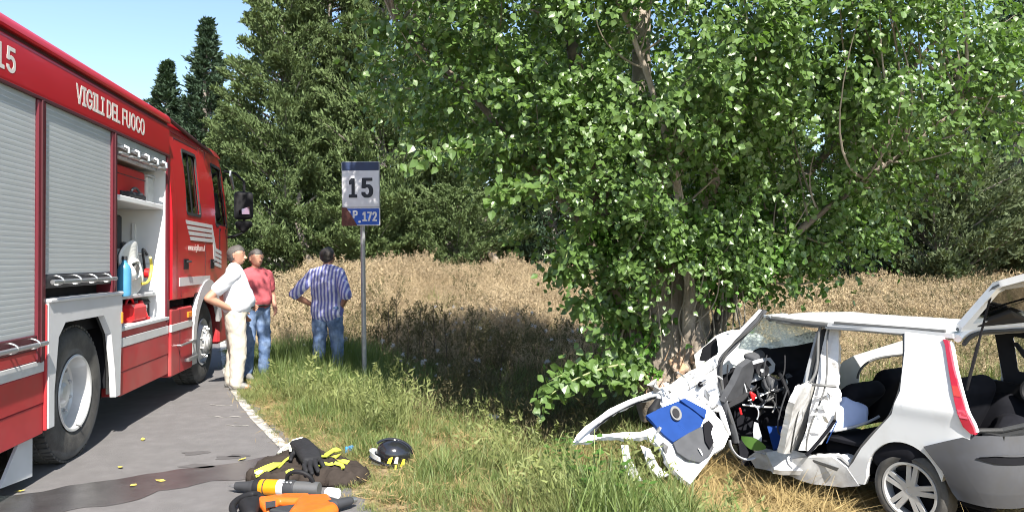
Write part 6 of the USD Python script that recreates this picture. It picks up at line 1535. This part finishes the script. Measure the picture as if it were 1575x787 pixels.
# bright long leaf and straw blown onto the car's floor
lf = spline([W(1140, 672, 6.42), W(1152, 680, 6.38), W(1166, 684, 6.36), W(1178, 688, 6.34)], 12)
v = []
for k, pnt in enumerate(lf):
    w_ = .05 * math.sin(math.pi * (k + .6) / 12.2) + .004; v += [pnt - [0, 0, w_], pnt + [0, 0, w_]]
f = [(2 * k, 2 * k + 1, 2 * k + 3, 2 * k + 2) for k in range(11)]
solo('broad_leaf', (np.array(v), np.array(f)), 'weed_leaf', 'broad green leaf lying across the wrecked car door sill', 'leaf', smooth=True)
lab = ['brown tangle of dry straw against the car sill below the centre pillar', 'golden heap of straw right of the brown tangle under the car sill', 'loose straw heap under the torn door corner', 'bent straw stalks behind the torn door frame']
for q, (px, py, d, r, h, n) in enumerate(((1165, 700, 6.1, .22, .22, 420), (1235, 735, 5.85, .26, .16, 420), (1090, 725, 6.1, .25, .14, 300), (905, 600, 6.9, .25, .35, 120))):
    p0 = W(px, py, d); p0[2] = ground_z(p0[0], p0[1]); g = np.random.default_rng(500 + q)
    a, rr2 = g.uniform(0, 6.28, n), r * np.sqrt(g.uniform(0, 1, n)); z = h * np.maximum(0, 1 - (rr2 / r) ** 2) * g.uniform(.2, 1, n)
    c = np.stack([np.cos(a) * rr2, np.sin(a) * rr2 * .8, z], -1); dr = unit(g.normal(size=(n, 3)) * [1, 1, .45]); L = g.uniform(.12, .32, n)
    b = dr * L[:, None] * .5; mdl = g.normal(size=(n, 3)) * .03; s = unit(np.cross(dr, [0, 0.3, 1.0])) * .0035
    v = np.stack([c - b - s, c - b + s, c + mdl - s, c + mdl + s, c + b - s, c + b + s], 1); v[..., 2] = np.maximum(v[..., 2], .005)
    f = np.array([(0, 1, 3), (0, 3, 2), (2, 3, 5), (2, 5, 4)])[None] + 6 * np.arange(n)[:, None, None]
    t_ = solo('straw_heap', (v.reshape(-1, 3) + p0, f.reshape(-1, 3)), 'straw_gold' if q != 0 else 'grass_dry', lab[q], 'straw', kind='stuff', smooth=False)

# ---------------------------------------------------------------- people: local x to the person's right, y the way they face, z up
def hand(wrist, d, palm_n, k=1.0, curl=.5, right=True):
    """Palm and five fingers at the end of an arm: d points from wrist to knuckles, palm_n out of the palm."""
    d = unit(np.asarray(d, float)); n = unit(np.asarray(palm_n, float) - d * np.dot(palm_n, d)); s = np.cross(d, n) * (1 if right else -1)   # s: towards the thumb
    w = np.asarray(wrist, float)
    bones = [[(w, .026 * k), (w + d * .085 * k + s * .028 * k, .014 * k), (w + d * .085 * k - s * .030 * k, .013 * k), (w + d * .03 * k + s * .02 * k, .018 * k)]]
    for off, L in ((.030, .072), (.010, .080), (-.011, .074), (-.030, .058)):
        p = w + d * .085 * k + s * off * k; q = d.copy()
        for l in (.45, .32, .23):
            a = curl * .75; q = unit(q * math.cos(a) + n * math.sin(a)); p2 = p + q * L * l * k
            bones.append([(p, .0095 * k), (p2, .0085 * k)]); p = p2
    p = w + d * .03 * k + s * .026 * k; q = unit(d * .55 + s * .75 + n * .25)
    for l in (.04, .032):
        p2 = p + q * l * k; bones.append([(p, .0115 * k), (p2, .0095 * k)]); p = p2; q = unit(q * .8 + d * .4)
    return bones


def person(name, label, loc, face_dir, H, arms, skin, shirt, trousers, hair, belly=0.0, sleeve=.62, long_sleeve=False, legs=((.0, .0), (.0, .0)), shoe='shoe_grey', head_turn=0.0, hem=.90, build=1.0):
    """arms: for the right and left arm (elbow, wrist, hand direction, palm normal); legs: forward offset of each knee and foot."""
    k = H / 1.74
    rz = math.atan2(-face_dir[0], face_dir[1])
    t_ = Thing(name, label, 'person', loc=loc, rotz=rz)
    V = lambda x, y, z: np.array([x * k, y * k, z * k])
    r = lambda a: a * k * build
    hips = [V(.095, 0, .90), V(-.095, 0, .90)]; feet, knees = [], []
    for s, (kf, ff) in zip((1, -1), legs):
        knees.append(V(s * .115, .025 + kf, .49)); feet.append(V(s * .13, ff, .085))
    sh = [V(.185, -.01, 1.41), V(-.185, -.01, 1.41)]
    torso = [[(V(.085, 0, .93), r(.105)), (V(-.085, 0, .93), r(.105)), (V(.07, .01 + belly * .5, 1.08), r(.105 + belly * .3)), (V(-.07, .01 + belly * .5, 1.08), r(.105 + belly * .3))],
             [(V(.07, .01 + belly * .5, 1.08), r(.105 + belly * .3)), (V(-.07, .01 + belly * .5, 1.08), r(.105 + belly * .3)), (V(.09, -.005, 1.30), r(.108)), (V(-.09, -.005, 1.30), r(.108))],
             [(V(.09, -.005, 1.30), r(.105)), (V(-.09, -.005, 1.30), r(.105)), (V(.155, -.01, 1.41), r(.06)), (V(-.155, -.01, 1.41), r(.06)), (V(0, -.01, 1.46), r(.065))]]
    # head: skull, jaw, nose, ears
    c, s_h = math.cos(head_turn), math.sin(head_turn)
    hd = lambda x, y, z: V(x * c - y * s_h, x * s_h + y * c + .015, z)
    head = [[(V(0, -.012, 1.45), .058 * k), (V(0, .01, 1.55), .055 * k)],
            [(hd(0, -.02, 1.655), .088 * k), (hd(.012, .025, 1.665), .075 * k), (hd(-.012, .025, 1.665), .075 * k), (hd(0, .055, 1.57), .038 * k), (hd(.03, .03, 1.575), .032 * k), (hd(-.03, .03, 1.575), .032 * k)],
            [(hd(0, .098, 1.645), .008 * k), (hd(0, .118, 1.612), .013 * k), (hd(.012, .098, 1.606), .010 * k), (hd(-.012, .098, 1.606), .010 * k)],
            [(hd(.022, .088, 1.582), .008 * k), (hd(-.022, .088, 1.582), .008 * k), (hd(0, .096, 1.582), .009 * k)],
            [(hd(.088, -.005, 1.655), .016 * k), (hd(.088, -.002, 1.615), .010 * k)], [(hd(-.088, -.005, 1.655), .016 * k), (hd(-.088, -.002, 1.615), .010 * k)]]
    limbs = []
    for s, (h_, kn, ft) in enumerate(zip(hips, knees, feet)):
        limbs += [[(h_, r(.088)), (kn, r(.058))], [(kn, r(.056)), (kn + (ft - kn) * .35 - V(0, .012, 0), r(.053)), (ft, r(.038))], [(ft - V(0, .03, .04), r(.035)), (ft + V((.02, -.02)[s], .13, -.05), r(.03))]]
    armb = []
    for q, (el, wr, hdir, pn) in enumerate(arms):
        e_, w_ = V(*el), V(*wr)
        armb += [[(sh[q], r(.055)), (e_, r(.042))], [(e_, r(.041)), (e_ + (w_ - e_) * .3, r(.042)), (w_, r(.028))]] + hand(w_, hdir, pn, k, .45, q == 0)
    body = t_.part('body', blob(torso + head + limbs + armb, .028, 3), skin, smooth=True)
    for sx in (.032, -.032):
        t_.part('eye', lathe([(-.012 * k, 0), (-.009 * k, .009 * k), (0, .012 * k), (.009 * k, .009 * k), (.012 * k, 0)], hd(sx, .082, 1.652), (0, 0, 1), 10), 'hair_dark', parent=body)
        t_.part('eyebrow', tube([hd(sx - .018, .084, 1.676), hd(sx, .092, 1.681), hd(sx + .018, .084, 1.676)], .004 * k, 5), hair, parent=body)
    hr = blob([[(hd(0, -.028, 1.668), .092 * k), (hd(0, .012, 1.69), .083 * k)], [(hd(0, -.055, 1.62), .062 * k), (hd(.05, -.03, 1.63), .045 * k), (hd(-.05, -.03, 1.63), .045 * k)]], .02, 2, .008 * k, 40 / k)
    t_.part('hair', hr, hair, smooth=True)
    # clothes
    tz = blob([[(h_ + V(0, 0, .04), r(.112)), (h_, r(.108)), (kn, r(.082))] for h_, kn in zip(hips, knees)] + [[(kn, r(.082)), (kn + (ft - kn) * .5, r(.078)), (ft + V(0, -.005, .0), r(.068))] for kn, ft in zip(knees, feet)] +
              [[(V(.085, .0, .93), r(.117)), (V(-.085, .0, .93), r(.117)), (V(.075, .01 + belly * .35, 1.02), r(.108 + belly * .15)), (V(-.075, .01 + belly * .35, 1.02), r(.108 + belly * .15))]], .026, 3, .020 * k, 13, 3)
    t_.part('trousers', tz, trousers, smooth=True)
    sb = [[(p, rad * 1.10 + .012 * k) for p, rad in hull] for hull in torso]
    sb[0] = [(V(.088, .0, hem + .12), r(.128)), (V(-.088, 0, hem + .12), r(.128)), (V(.075, .012 + belly * .55, 1.08), r(.122 + belly * .32)), (V(-.075, .012 + belly * .55, 1.08), r(.122 + belly * .32))]
    for q, (el, wr, hdir, pn) in enumerate(arms):
        e_, w_ = V(*el), V(*wr)
        if long_sleeve:
            sb += [[(sh[q], r(.072)), (e_, r(.062))], [(e_, r(.062)), (w_ - unit(w_ - e_) * .05 * k, r(.046))]]
        else:
            sb.append([(sh[q], r(.075)), (sh[q] + (e_ - sh[q]) * sleeve, r(.070))])
    sb.append([(V(0, -.012, 1.455), .072 * k), (V(0, -.006, 1.485), .066 * k)])
    t_.part('shirt', blob(sb, .024, 3, .018 * k, 11, 9), shirt, smooth=True)
    if hem > .85:
      bt = [(math.cos(a) * (.185 * build) * k, (math.sin(a) * (.128 + belly * .3) * build + .006 + belly * .3) * k, 1.005 * k) for a in np.linspace(0, 2 * math.pi, 32)]
      t_.part('belt', tube(bt, .016 * k, 6), 'leather_dark')
    for q, ft in enumerate(feet):
        sg_ = (1, -1)[q]
        t_.part('shoe', blob([[(ft + V(0, -.045, -.045), .040 * k), (ft + V(sg_ * .012, .07, -.045), .042 * k), (ft + V(sg_ * .02, .15, -.055), .030 * k), (ft + V(0, -.02, -.0), .045 * k)]], .03, 2), shoe, smooth=True)
    return t_


hip_r = ((.37, -.20, 1.13), (.225, -.01, 1.00), (-.35, .75, -.45), (-.9, -.3, -.1))
hip_l = ((-.37, -.20, 1.13), (-.225, -.01, 1.00), (.35, .75, -.45), (.9, -.3, -.1))
gp = lambda px, d: (float(X(px, d)), d, float(max(ground_z(X(px, d), d), -.4)))
l1 = gp(362, 9.15)
person('person', 'person in white short sleeved shirt and cream trousers, hand on hip, beside the front wheel', (l1[0], l1[1], 0.0), (.93, .30), 1.72,
       (((.30, -.29, 1.13), (.20, -.05, 1.00), (-.1, .9, -.35), (-.9, -.2, .1)), ((-.34, .08, 1.12), (-.20, .16, 1.02), (.4, .6, -.3), (.9, -.2, 0))),
       'skin', 'shirt_white', 'trouser_cream', 'hair_grey', belly=.085, legs=((.02, .02), (-.03, -.05)), build=1.16, head_turn=-.3, hem=.90)
l2 = gp(393, 9.95)
person('person', 'person in dark red polo shirt and jeans standing behind the one in white', (l2[0], l2[1], l2[2]), (.75, -.62), 1.69,
       (((.27, -.08, 1.12), (.24, .10, .93), (-.1, .5, -.8), (-1, 0, 0)), ((-.30, -.05, 1.12), (-.23, .10, .98), (.1, .5, -.7), (1, 0, 0))),
       'skin', 'shirt_red', 'denim', 'hair_grey', belly=.05, legs=((.0, .02), (.02, .0)), build=1.0)
l3 = gp(503, 10.35)
person('person', 'person in striped shirt and jeans with hands on hips left of the kilometre sign', (l3[0], l3[1], l3[2]), (.20, .98), 1.80,
       (hip_r, hip_l), 'skin_tan', 'shirt_striped', 'denim', 'hair_dark', belly=.04, legs=((.05, .04), (.0, -.02)), long_sleeve=False, sleeve=.95, hem=.78, build=1.06)

# ---------------------------------------------------------------- rescue gear in the foreground
def heap(outline, height, seed, res=.018, folds=5.0, skirt=.045):
    """A garment dropped on the ground: a closed lumpy sheet over the outline (world x, y)."""
    poly = Polygon(outline).buffer(.03).buffer(-.03)
    x0, y0, x1, y1 = poly.bounds
    xs, ys = np.arange(x0, x1 + res, res), np.arange(y0, y1 + res, res)
    gx_, gy_ = np.meshgrid(xs, ys, indexing='ij')
    from shapely import points, distance, contains_xy
    ins = contains_xy(poly, gx_.ravel(), gy_.ravel()).reshape(gx_.shape)
    db = distance(poly.exterior, points(gx_.ravel(), gy_.ravel())).reshape(gx_.shape)
    q = np.stack([gx_, gy_, 0 * gx_], -1)
    warp = np.stack([meshkit.noise(q * 4 + 9, seed), meshkit.noise(q * 4 + 31, seed + 1)], -1) * .5
    ridge = 1 - np.abs(2 * meshkit.noise(np.stack([(gx_ + warp[..., 0]) * folds * 1.6, (gy_ + warp[..., 1]) * folds, 0 * gx_], -1), seed + 2) - 1)
    ridge2 = 1 - np.abs(2 * meshkit.noise(np.stack([(gx_ - warp[..., 1]) * folds * 3, (gy_ + warp[..., 0]) * folds * 2.2, 0 * gx_ + 4], -1), seed + 3) - 1)
    z = np.minimum(1, np.sqrt(db / skirt)) * height * (.40 + .42 * ridge ** 1.6 + .22 * ridge2 + .25 * (meshkit.noise(q * 3.0, seed + 6) - .5))
    z = np.maximum(z, .012)
    idx = -np.ones(gx_.shape, int); idx[ins] = np.arange(ins.sum())
    base = np.maximum(ground_z(gx_, gy_), 0.008)
    top = np.stack([gx_, gy_, base + z], -1)[ins]
    a, b, c, d = idx[:-1, :-1], idx[1:, :-1], idx[1:, 1:], idx[:-1, 1:]
    ok = (a >= 0) & (b >= 0) & (c >= 0) & (d >= 0)
    f = np.stack([a, b, c, d], -1)[ok]
    bot = top.copy(); bot[:, 2] = base[ins] + .004
    n = len(top)
    f3 = np.vstack([f[:, [0, 1, 2]], f[:, [0, 2, 3]]])
    e = np.vstack([f3[:, [0, 1]], f3[:, [1, 2]], f3[:, [2, 0]]]); key = {tuple(x) for x in e}
    side = [(i, j) for i, j in key if (j, i) not in key]
    sf = np.array([(j, i, i + n) for i, j in side] + [(j, i + n, j + n) for i, j in side])
    zf = lambda x, y: float(np.interp(0, [0], [0]))
    M_ = trimesh.Trimesh(np.vstack([top, bot]), np.vstack([f3, f3[:, ::-1] + n, sf]), process=False); M_.remove_unreferenced_vertices()
    return M_, top


jk_px = [(374, 742), (392, 728), (414, 716), (430, 706), (452, 702), (480, 706), (510, 710), (540, 718), (566, 730), (574, 740), (556, 747), (528, 752), (488, 750), (450, 748), (415, 748), (390, 747)]
jm, jtop = heap([tuple(g_at(*q)[:2]) for q in jk_px], .105, 3, folds=7.0)
from scipy.spatial import cKDTree
jt = cKDTree(jtop[:, :2])
jz = lambda x, y: float(jtop[jt.query((x, y))[1], 2])
jkt = Thing('firefighter_jacket', 'dark brown firefighter jacket with yellow reflective bands dropped at the road edge', 'jacket', loc=tuple(g_at(480, 735)))
jkt.part('cloth', jm, 'coat_brown', world=True, smooth=True)


def on_jacket(px, py, lift=.008):
    """A point on the crumpled cloth where the picture shows it."""
    r_ = ray(px, py); best = None
    for t_ in np.linspace(4.5, 6.6, 420):
        p = EYE + r_ * t_ / r_[1]
        if p[2] <= jz(p[0], p[1]) and jt.query(p[:2])[0] < .03:
            return p + [0, 0, lift]
    p = g_at(px, py, .06)
    return p + [0, 0, lift]


def band(pts, w, mat, name):
    c = spline([on_jacket(*q) for q in pts], 26)
    for k in range(len(c)):
        c[k, 2] = max(c[k, 2], jz(c[k, 0], c[k, 1]) + .006) if jt.query(c[k, :2])[0] < .03 else c[k, 2]
    from scipy.ndimage import gaussian_filter1d
    c[:, 2] = gaussian_filter1d(c[:, 2], 4) + .006; c[:, :2] = gaussian_filter1d(c[:, :2], 3, axis=0)
    t_ = np.gradient(c, axis=0); s = unit(np.cross(t_, [0, -.5, 1.0])) * w / 2
    v = np.stack([c - s, c + s, c + s - [0, 0, .006], c - s - [0, 0, .006]], 1).reshape(-1, 3)
    f = []
    for k in range(len(c) - 1):
        for a, b in ((0, 1), (1, 2), (2, 3), (3, 0)):
            f += [(4 * k + a, 4 * k + b, 4 * k + 4 + b), (4 * k + a, 4 * k + 4 + b, 4 * k + 4 + a)]
    jkt.part(name, (v, np.array(f)), mat, world=True, smooth=35)


band([(388, 734), (402, 726), (416, 719), (428, 713)], .070, 'hi_vis', 'reflective_band')
band([(390, 733), (403, 725), (417, 718), (427, 714)], .030, 'reflective', 'reflective_band')
band([(424, 724), (436, 713), (446, 705), (453, 701)], .022, 'hi_vis', 'yellow_piping')
band([(494, 706), (505, 699), (514, 694), (521, 697)], .05, 'hi_vis', 'reflective_band')
band([(489, 722), (500, 715), (508, 716), (516, 712)], .026, 'hi_vis', 'yellow_piping')
band([(506, 704), (518, 704), (524, 701)], .03, 'hi_vis', 'yellow_piping')
band([(524, 710), (532, 712), (539, 714)], .035, 'hi_vis', 'yellow_piping')
band([(512, 716), (520, 719), (527, 722)], .025, 'hi_vis', 'yellow_piping')
band([(430, 700), (440, 688), (452, 680)], .03, 'reflective', 'pale_edge')
band([(441, 732), (446, 727), (452, 728)], .05, 'hi_vis', 'yellow_tab')

# glove lying on the jacket
gl = Thing('work_glove', 'black leather work glove lying on the dark jacket, fingers towards the camera', 'glove', loc=tuple(W(470, 700, 5.5)))
zg = lambda x, y, z: W(x, y, FPX * (1.55 - z) / (y - HOR))
bones = [[(zg(452, 683, .15), .034), (zg(468, 679, .16), .034), (zg(466, 697, .15), .042), (zg(482, 693, .15), .040)], [(zg(464, 696, .15), .04), (zg(485, 696, .15), .038), (zg(471, 709, .135), .030), (zg(489, 705, .135), .028)]]
for a, b, c in (((470, 709, .135), (468, 717, .125), (471, 724, .11)), ((477, 710, .135), (477, 719, .125), (480, 727, .108)), ((484, 708, .135), (486, 716, .125), (489, 724, .108)), ((490, 704, .13), (495, 711, .12), (498, 717, .105)), ((458, 692, .14), (449, 699, .125), (447, 706, .115))):
    bones += [[(zg(*a), .019), (zg(*b), .0175)], [(zg(*b), .0175), (zg(*c), .014)]]
gl.part('glove_body', blob(bones, .010, 2, .004, 22), 'glove_black', world=True, smooth=True)
gl.part('cuff_edge', tube([zg(447, 692, .14), zg(445, 684, .15), zg(451, 677, .165), zg(465, 673, .175)], .010, 8), 'reflective', world=True)

# helmet
hp = W(605, 700, 5.75); hp[2] = float(ground_z(hp[0], hp[1])) + .085
hm = Thing('firefighter_helmet', 'black firefighter helmet with silver visor lying in the verge grass', 'helmet', loc=tuple(hp), rotz=math.radians(8))
sh_ = trimesh.creation.icosphere(4, 1.0); v = np.array(sh_.vertices)
v = v * np.where(v[:, :1] > 0, [[.150, .120, .105]], [[.130, .120, .10]])
v[:, 2] = np.where(v[:, 2] < -.055, -.055 + (v[:, 2] + .055) * .35, v[:, 2]); v[:, 2] -= .08 * np.maximum(0, v[:, 0]) * .6
R_ = trimesh.transformations.rotation_matrix(math.radians(14), [0, 1, 0])[:3, :3]
shell = hm.part('shell', trimesh.Trimesh(v @ R_.T, sh_.faces, process=False), 'helmet_black', smooth=True)
hm.part('ridge', tube([(R_ @ np.array([.152 * math.cos(a), 0, 0.106 * math.sin(a)])) for a in np.linspace(.25, 2.7, 24)], .010, 8), 'helmet_black', parent=shell)
hm.part('rim', tube([R_ @ np.array([.165 * math.cos(a), .135 * math.sin(a), -.062 - .03 * max(0, math.cos(a))]) for a in np.linspace(0, 2 * math.pi, 44)], .012, 8), 'helmet_black', parent=shell)
vis = [(-.9, -.05), (-.9, .055), (.9, .055), (.9, -.05)]
hm.part('visor', prism([(-1.0, -.055), (-1.0, .0), (-.5, .03), (.5, .03), (1.0, .0), (1.0, -.055), (0, -.07)], lambda a, b: np.stack([-(.165 - .0 * a) * np.cos(a) - .006 - b * .15, .14 * np.sin(a), b], -1), .006, edge=.05), 'visor_silver', smooth=True)
for sg_ in (-1, 1):
    hm.part('yellow_stripe', prism([(-.05, -.052), (-.03, -.005), (.0, .004), (-.02, -.052)], lambda a, b, s=sg_: np.stack([a, s * (.129 - .28 * np.maximum(0, b + .0) ** 1.0 - 1.2 * a * a), b], -1), -.006 * sg_), 'stripe_yellow', parent=shell)
    hm.part('yellow_stripe', prism([(.05, -.075), (.075, -.02), (.09, -.02), (.085, -.078)], lambda a, b, s=sg_: np.stack([a, s * (.127 - 2.2 * a * a - .1 * np.maximum(0, b)), b], -1), -.006 * sg_), 'stripe_yellow', parent=shell)
    hm.part('white_badge', prism([(.005, -.045), (.02, .0), (.04, .0), (.035, -.05)], lambda a, b, s=sg_: np.stack([a, s * (.131 - 1.2 * a * a - .1 * np.maximum(0, b + .02)), b], -1), -.006 * sg_), 'visor_silver', parent=shell)
hm.part('chin_strap', tube(spline([(.02, -.13, -.06), (.0, -.17, -.10), (-.06, -.12, -.11), (-.08, -.05, -.10)], 16), .008, 6), 'stripe_yellow')

# blue scrap
bp0 = W(537, 693, 6.0); bp0[2] = float(ground_z(bp0[0], bp0[1])) + .05
bs = Thing('blue_scrap', 'small crumpled blue plastic scrap in the grass left of the helmet', 'scrap', loc=tuple(bp0))
bs.part('sheet', prism(Polygon([(-.04, -.03), (-.02, .03), (.02, .035), (.04, .0), (.02, -.035)]), lambda a, b: np.stack([a, .3 * b + .02 * np.sin(a * 90), b * .9 + .012 * np.sin(b * 120)], -1), .006, edge=.012), 'nitrile_blue', smooth=True)
bs.part('ring', tube([(.012 * math.cos(a) + .01, -.02, .012 * math.sin(a)) for a in np.linspace(0, 6.28, 16)], .004, 6), 'tool_dark')
pw = W(757, 606, 8.9); pw[2] = float(ground_z(pw[0], pw[1])) + .06
ps = Thing('paper_scrap', 'crumpled white paper lying in the dark shade under the poplar', 'paper', loc=tuple(pw))
ps.part('sheet', prism(Polygon([(-.09, -.05), (-.05, .05), (.06, .055), (.09, -.02), (.02, -.06)]), lambda a, b: np.stack([a, .8 * b, .3 * b + .03 * np.sin(a * 40) * np.cos(b * 50) + .05], -1), .004, edge=.02), 'paper_white', smooth=25)

# hydraulic tools
def axis_tool(a, b):
    a, b = np.asarray(a, float), np.asarray(b, float); L = np.linalg.norm(b - a); return a, unit(b - a), L


zt = lambda x, y, z: W(x, y, FPX * (1.55 - z) / (y - HOR))
A_, D_, L_ = axis_tool(zt(352, 746, .045), zt(505, 752, .055))
rt = Thing('rescue_ram', 'amber and black hydraulic rescue ram lying on the asphalt before the jacket', 'rescue tool', loc=tuple((A_ + D_ * L_ / 2) * [1, 1, 0]))
seg = lambda x: L_ * x
cyl = lambda s0, prof, nm, mt, par=None: rt.part(nm, lathe(prof, A_ + D_ * s0, D_, 32), mt, world=True, parent=par)
cyl(0, [(0, 0), (0, .006), (.05, .018), (.05, 0)], 'tip', 'aluminium')
cyl(.05, [(0, .02), (.0, .026), (.10, .034), (.115, .042), (.14, .042), (.14, 0)], 'piston', 'tool_dark')
cyl(.19, [(0, .0), (.0, .050), (.012, .053), (.035, .053), (.04, .049), (.04, 0)], 'collar', 'black_plastic')
bd_ = cyl(.23, [(0, 0), (0, .048), (.01, .051), (.15, .051), (.16, .048), (.16, 0)], 'barrel', 'tool_amber')
cyl(.262, [(0, .0515), (.0, .0525), (.008, .0525), (.008, .0515)], 'barrel_ring', 'tool_dark', bd_)
cyl(.36, [(0, .0512), (.0, .0522), (.05, .0522), (.05, .0512)], 'white_label', 'stripe_white', bd_)
cyl(.39, [(0, 0), (0, .050), (.03, .054), (.08, .054), (.09, .046), (.09, 0)], 'valve_block', 'tool_dark')
cyl(.48, [(0, 0), (0, .046), (.16, .046), (.165, .04), (.165, 0)], 'end_sleeve', 'tool_grey')
for q, s0 in enumerate((.405, .43, .455)):
    pc = A_ + D_ * s0 + np.array([0, -.035, .042])
    rt.part('bolt', lathe([(0, 0), (0, .008), (.012, .008), (.014, .0)], pc, (0, -.6, .8), 8), 'aluminium', world=True)
rt.part('grip', tube(spline([A_ + D_ * .42 + [0, 0, .05], A_ + D_ * .44 + [0, -.02, .10], A_ + D_ * .56 + [0, -.02, .10], A_ + D_ * .60 + [0, 0, .045]], 18), .014, 8), 'black_plastic', world=True)

ct = Thing('rescue_cutter', 'orange hydraulic rescue tool with black grip lying at the bottom edge', 'rescue tool', loc=tuple(g_at(460, 780)))
z_ = lambda x, y, d: W(x, y, d)
ob = blob([[(zt(402, 772, .05), .030), (zt(430, 768, .05), .030), (zt(412, 786, .04), .020)], [(zt(402, 770, .05), .028), (zt(440, 763, .05), .022), (zt(470, 762, .05), .020), (zt(480, 772, .05), .030)],
           [(zt(468, 768, .05), .032), (zt(500, 766, .05), .030), (zt(510, 785, .04), .042), (zt(470, 800, .04), .055), (zt(455, 792, .04), .045)]], .012, 5, .003, 20)
bo_ = ct.part('orange_body', ob, 'tool_orange', world=True, smooth=True)
ct.part('body_gap', blob([[(zt(418, 784, .05), .016), (zt(455, 778, .05), .014), (zt(450, 790, .04), .012)]], .02, 2), 'tool_dark', world=True, smooth=True, parent=bo_)
ct.part('black_label', px_plate([(408, 771), (424, 769), (424, 777), (409, 780)], (zt(408, 771, .085), zt(424, 769, .087), zt(409, 780, .078)), .004), 'tool_dark', world=True, parent=bo_)
ct.part('white_mark', px_plate([(462, 780), (486, 779), (484, 787), (460, 788)], (zt(462, 780, .05), zt(486, 779, .05), zt(470, 790, .04)), .004), 'stripe_white', world=True, parent=bo_)
hd_ = spline([zt(402, 766, .05), zt(385, 760, .05), zt(366, 768, .05), zt(358, 784, .05), zt(362, 800, .04)], 26)
ct.part('black_grip', tube(hd_, .021, 12), 'black_plastic', world=True)
ct.part('motor_housing', blob([[(zt(378, 776, .05), .045), (zt(392, 772, .05), .04), (zt(385, 792, .04), .04)]], .015, 3), 'black_plastic', world=True, smooth=True)
a2, d2, l2_ = axis_tool(zt(506, 778, .05), zt(552, 766, .05))
ct.part('piston_sleeve', lathe([(0, 0), (0, .036), (.04, .038), (.05, .032), (.15, .028), (.16, .022), (.16, 0)], a2, d2, 28), 'tool_dark', world=True)
ct.part('piston_tip', lathe([(0, 0), (0, .020), (.03, .014), (.032, 0)], a2 + d2 * .165, d2, 24), 'aluminium', world=True)
ct.part('white_cap', lathe([(0, 0), (0, .030), (.01, .036), (.08, .036), (.09, .030), (.09, 0)], zt(502, 757, .05), unit(zt(521, 759, .05) - zt(502, 757, .05)), 28), 'hose_white', world=True)
ct.part('coupling', blob([[(zt(500, 768, .05), .028), (zt(514, 772, .05), .026)]], .015, 2), 'tool_dark', world=True, smooth=True)
for x, y in ((432, 765), (452, 762), (490, 764)):
    ct.part('bolt', lathe([(0, 0), (0, .008), (.010, .008), (.012, 0)], z_(x, y, 4.85), (0, -.6, .8), 8), 'tool_dark', world=True, parent=bo_)
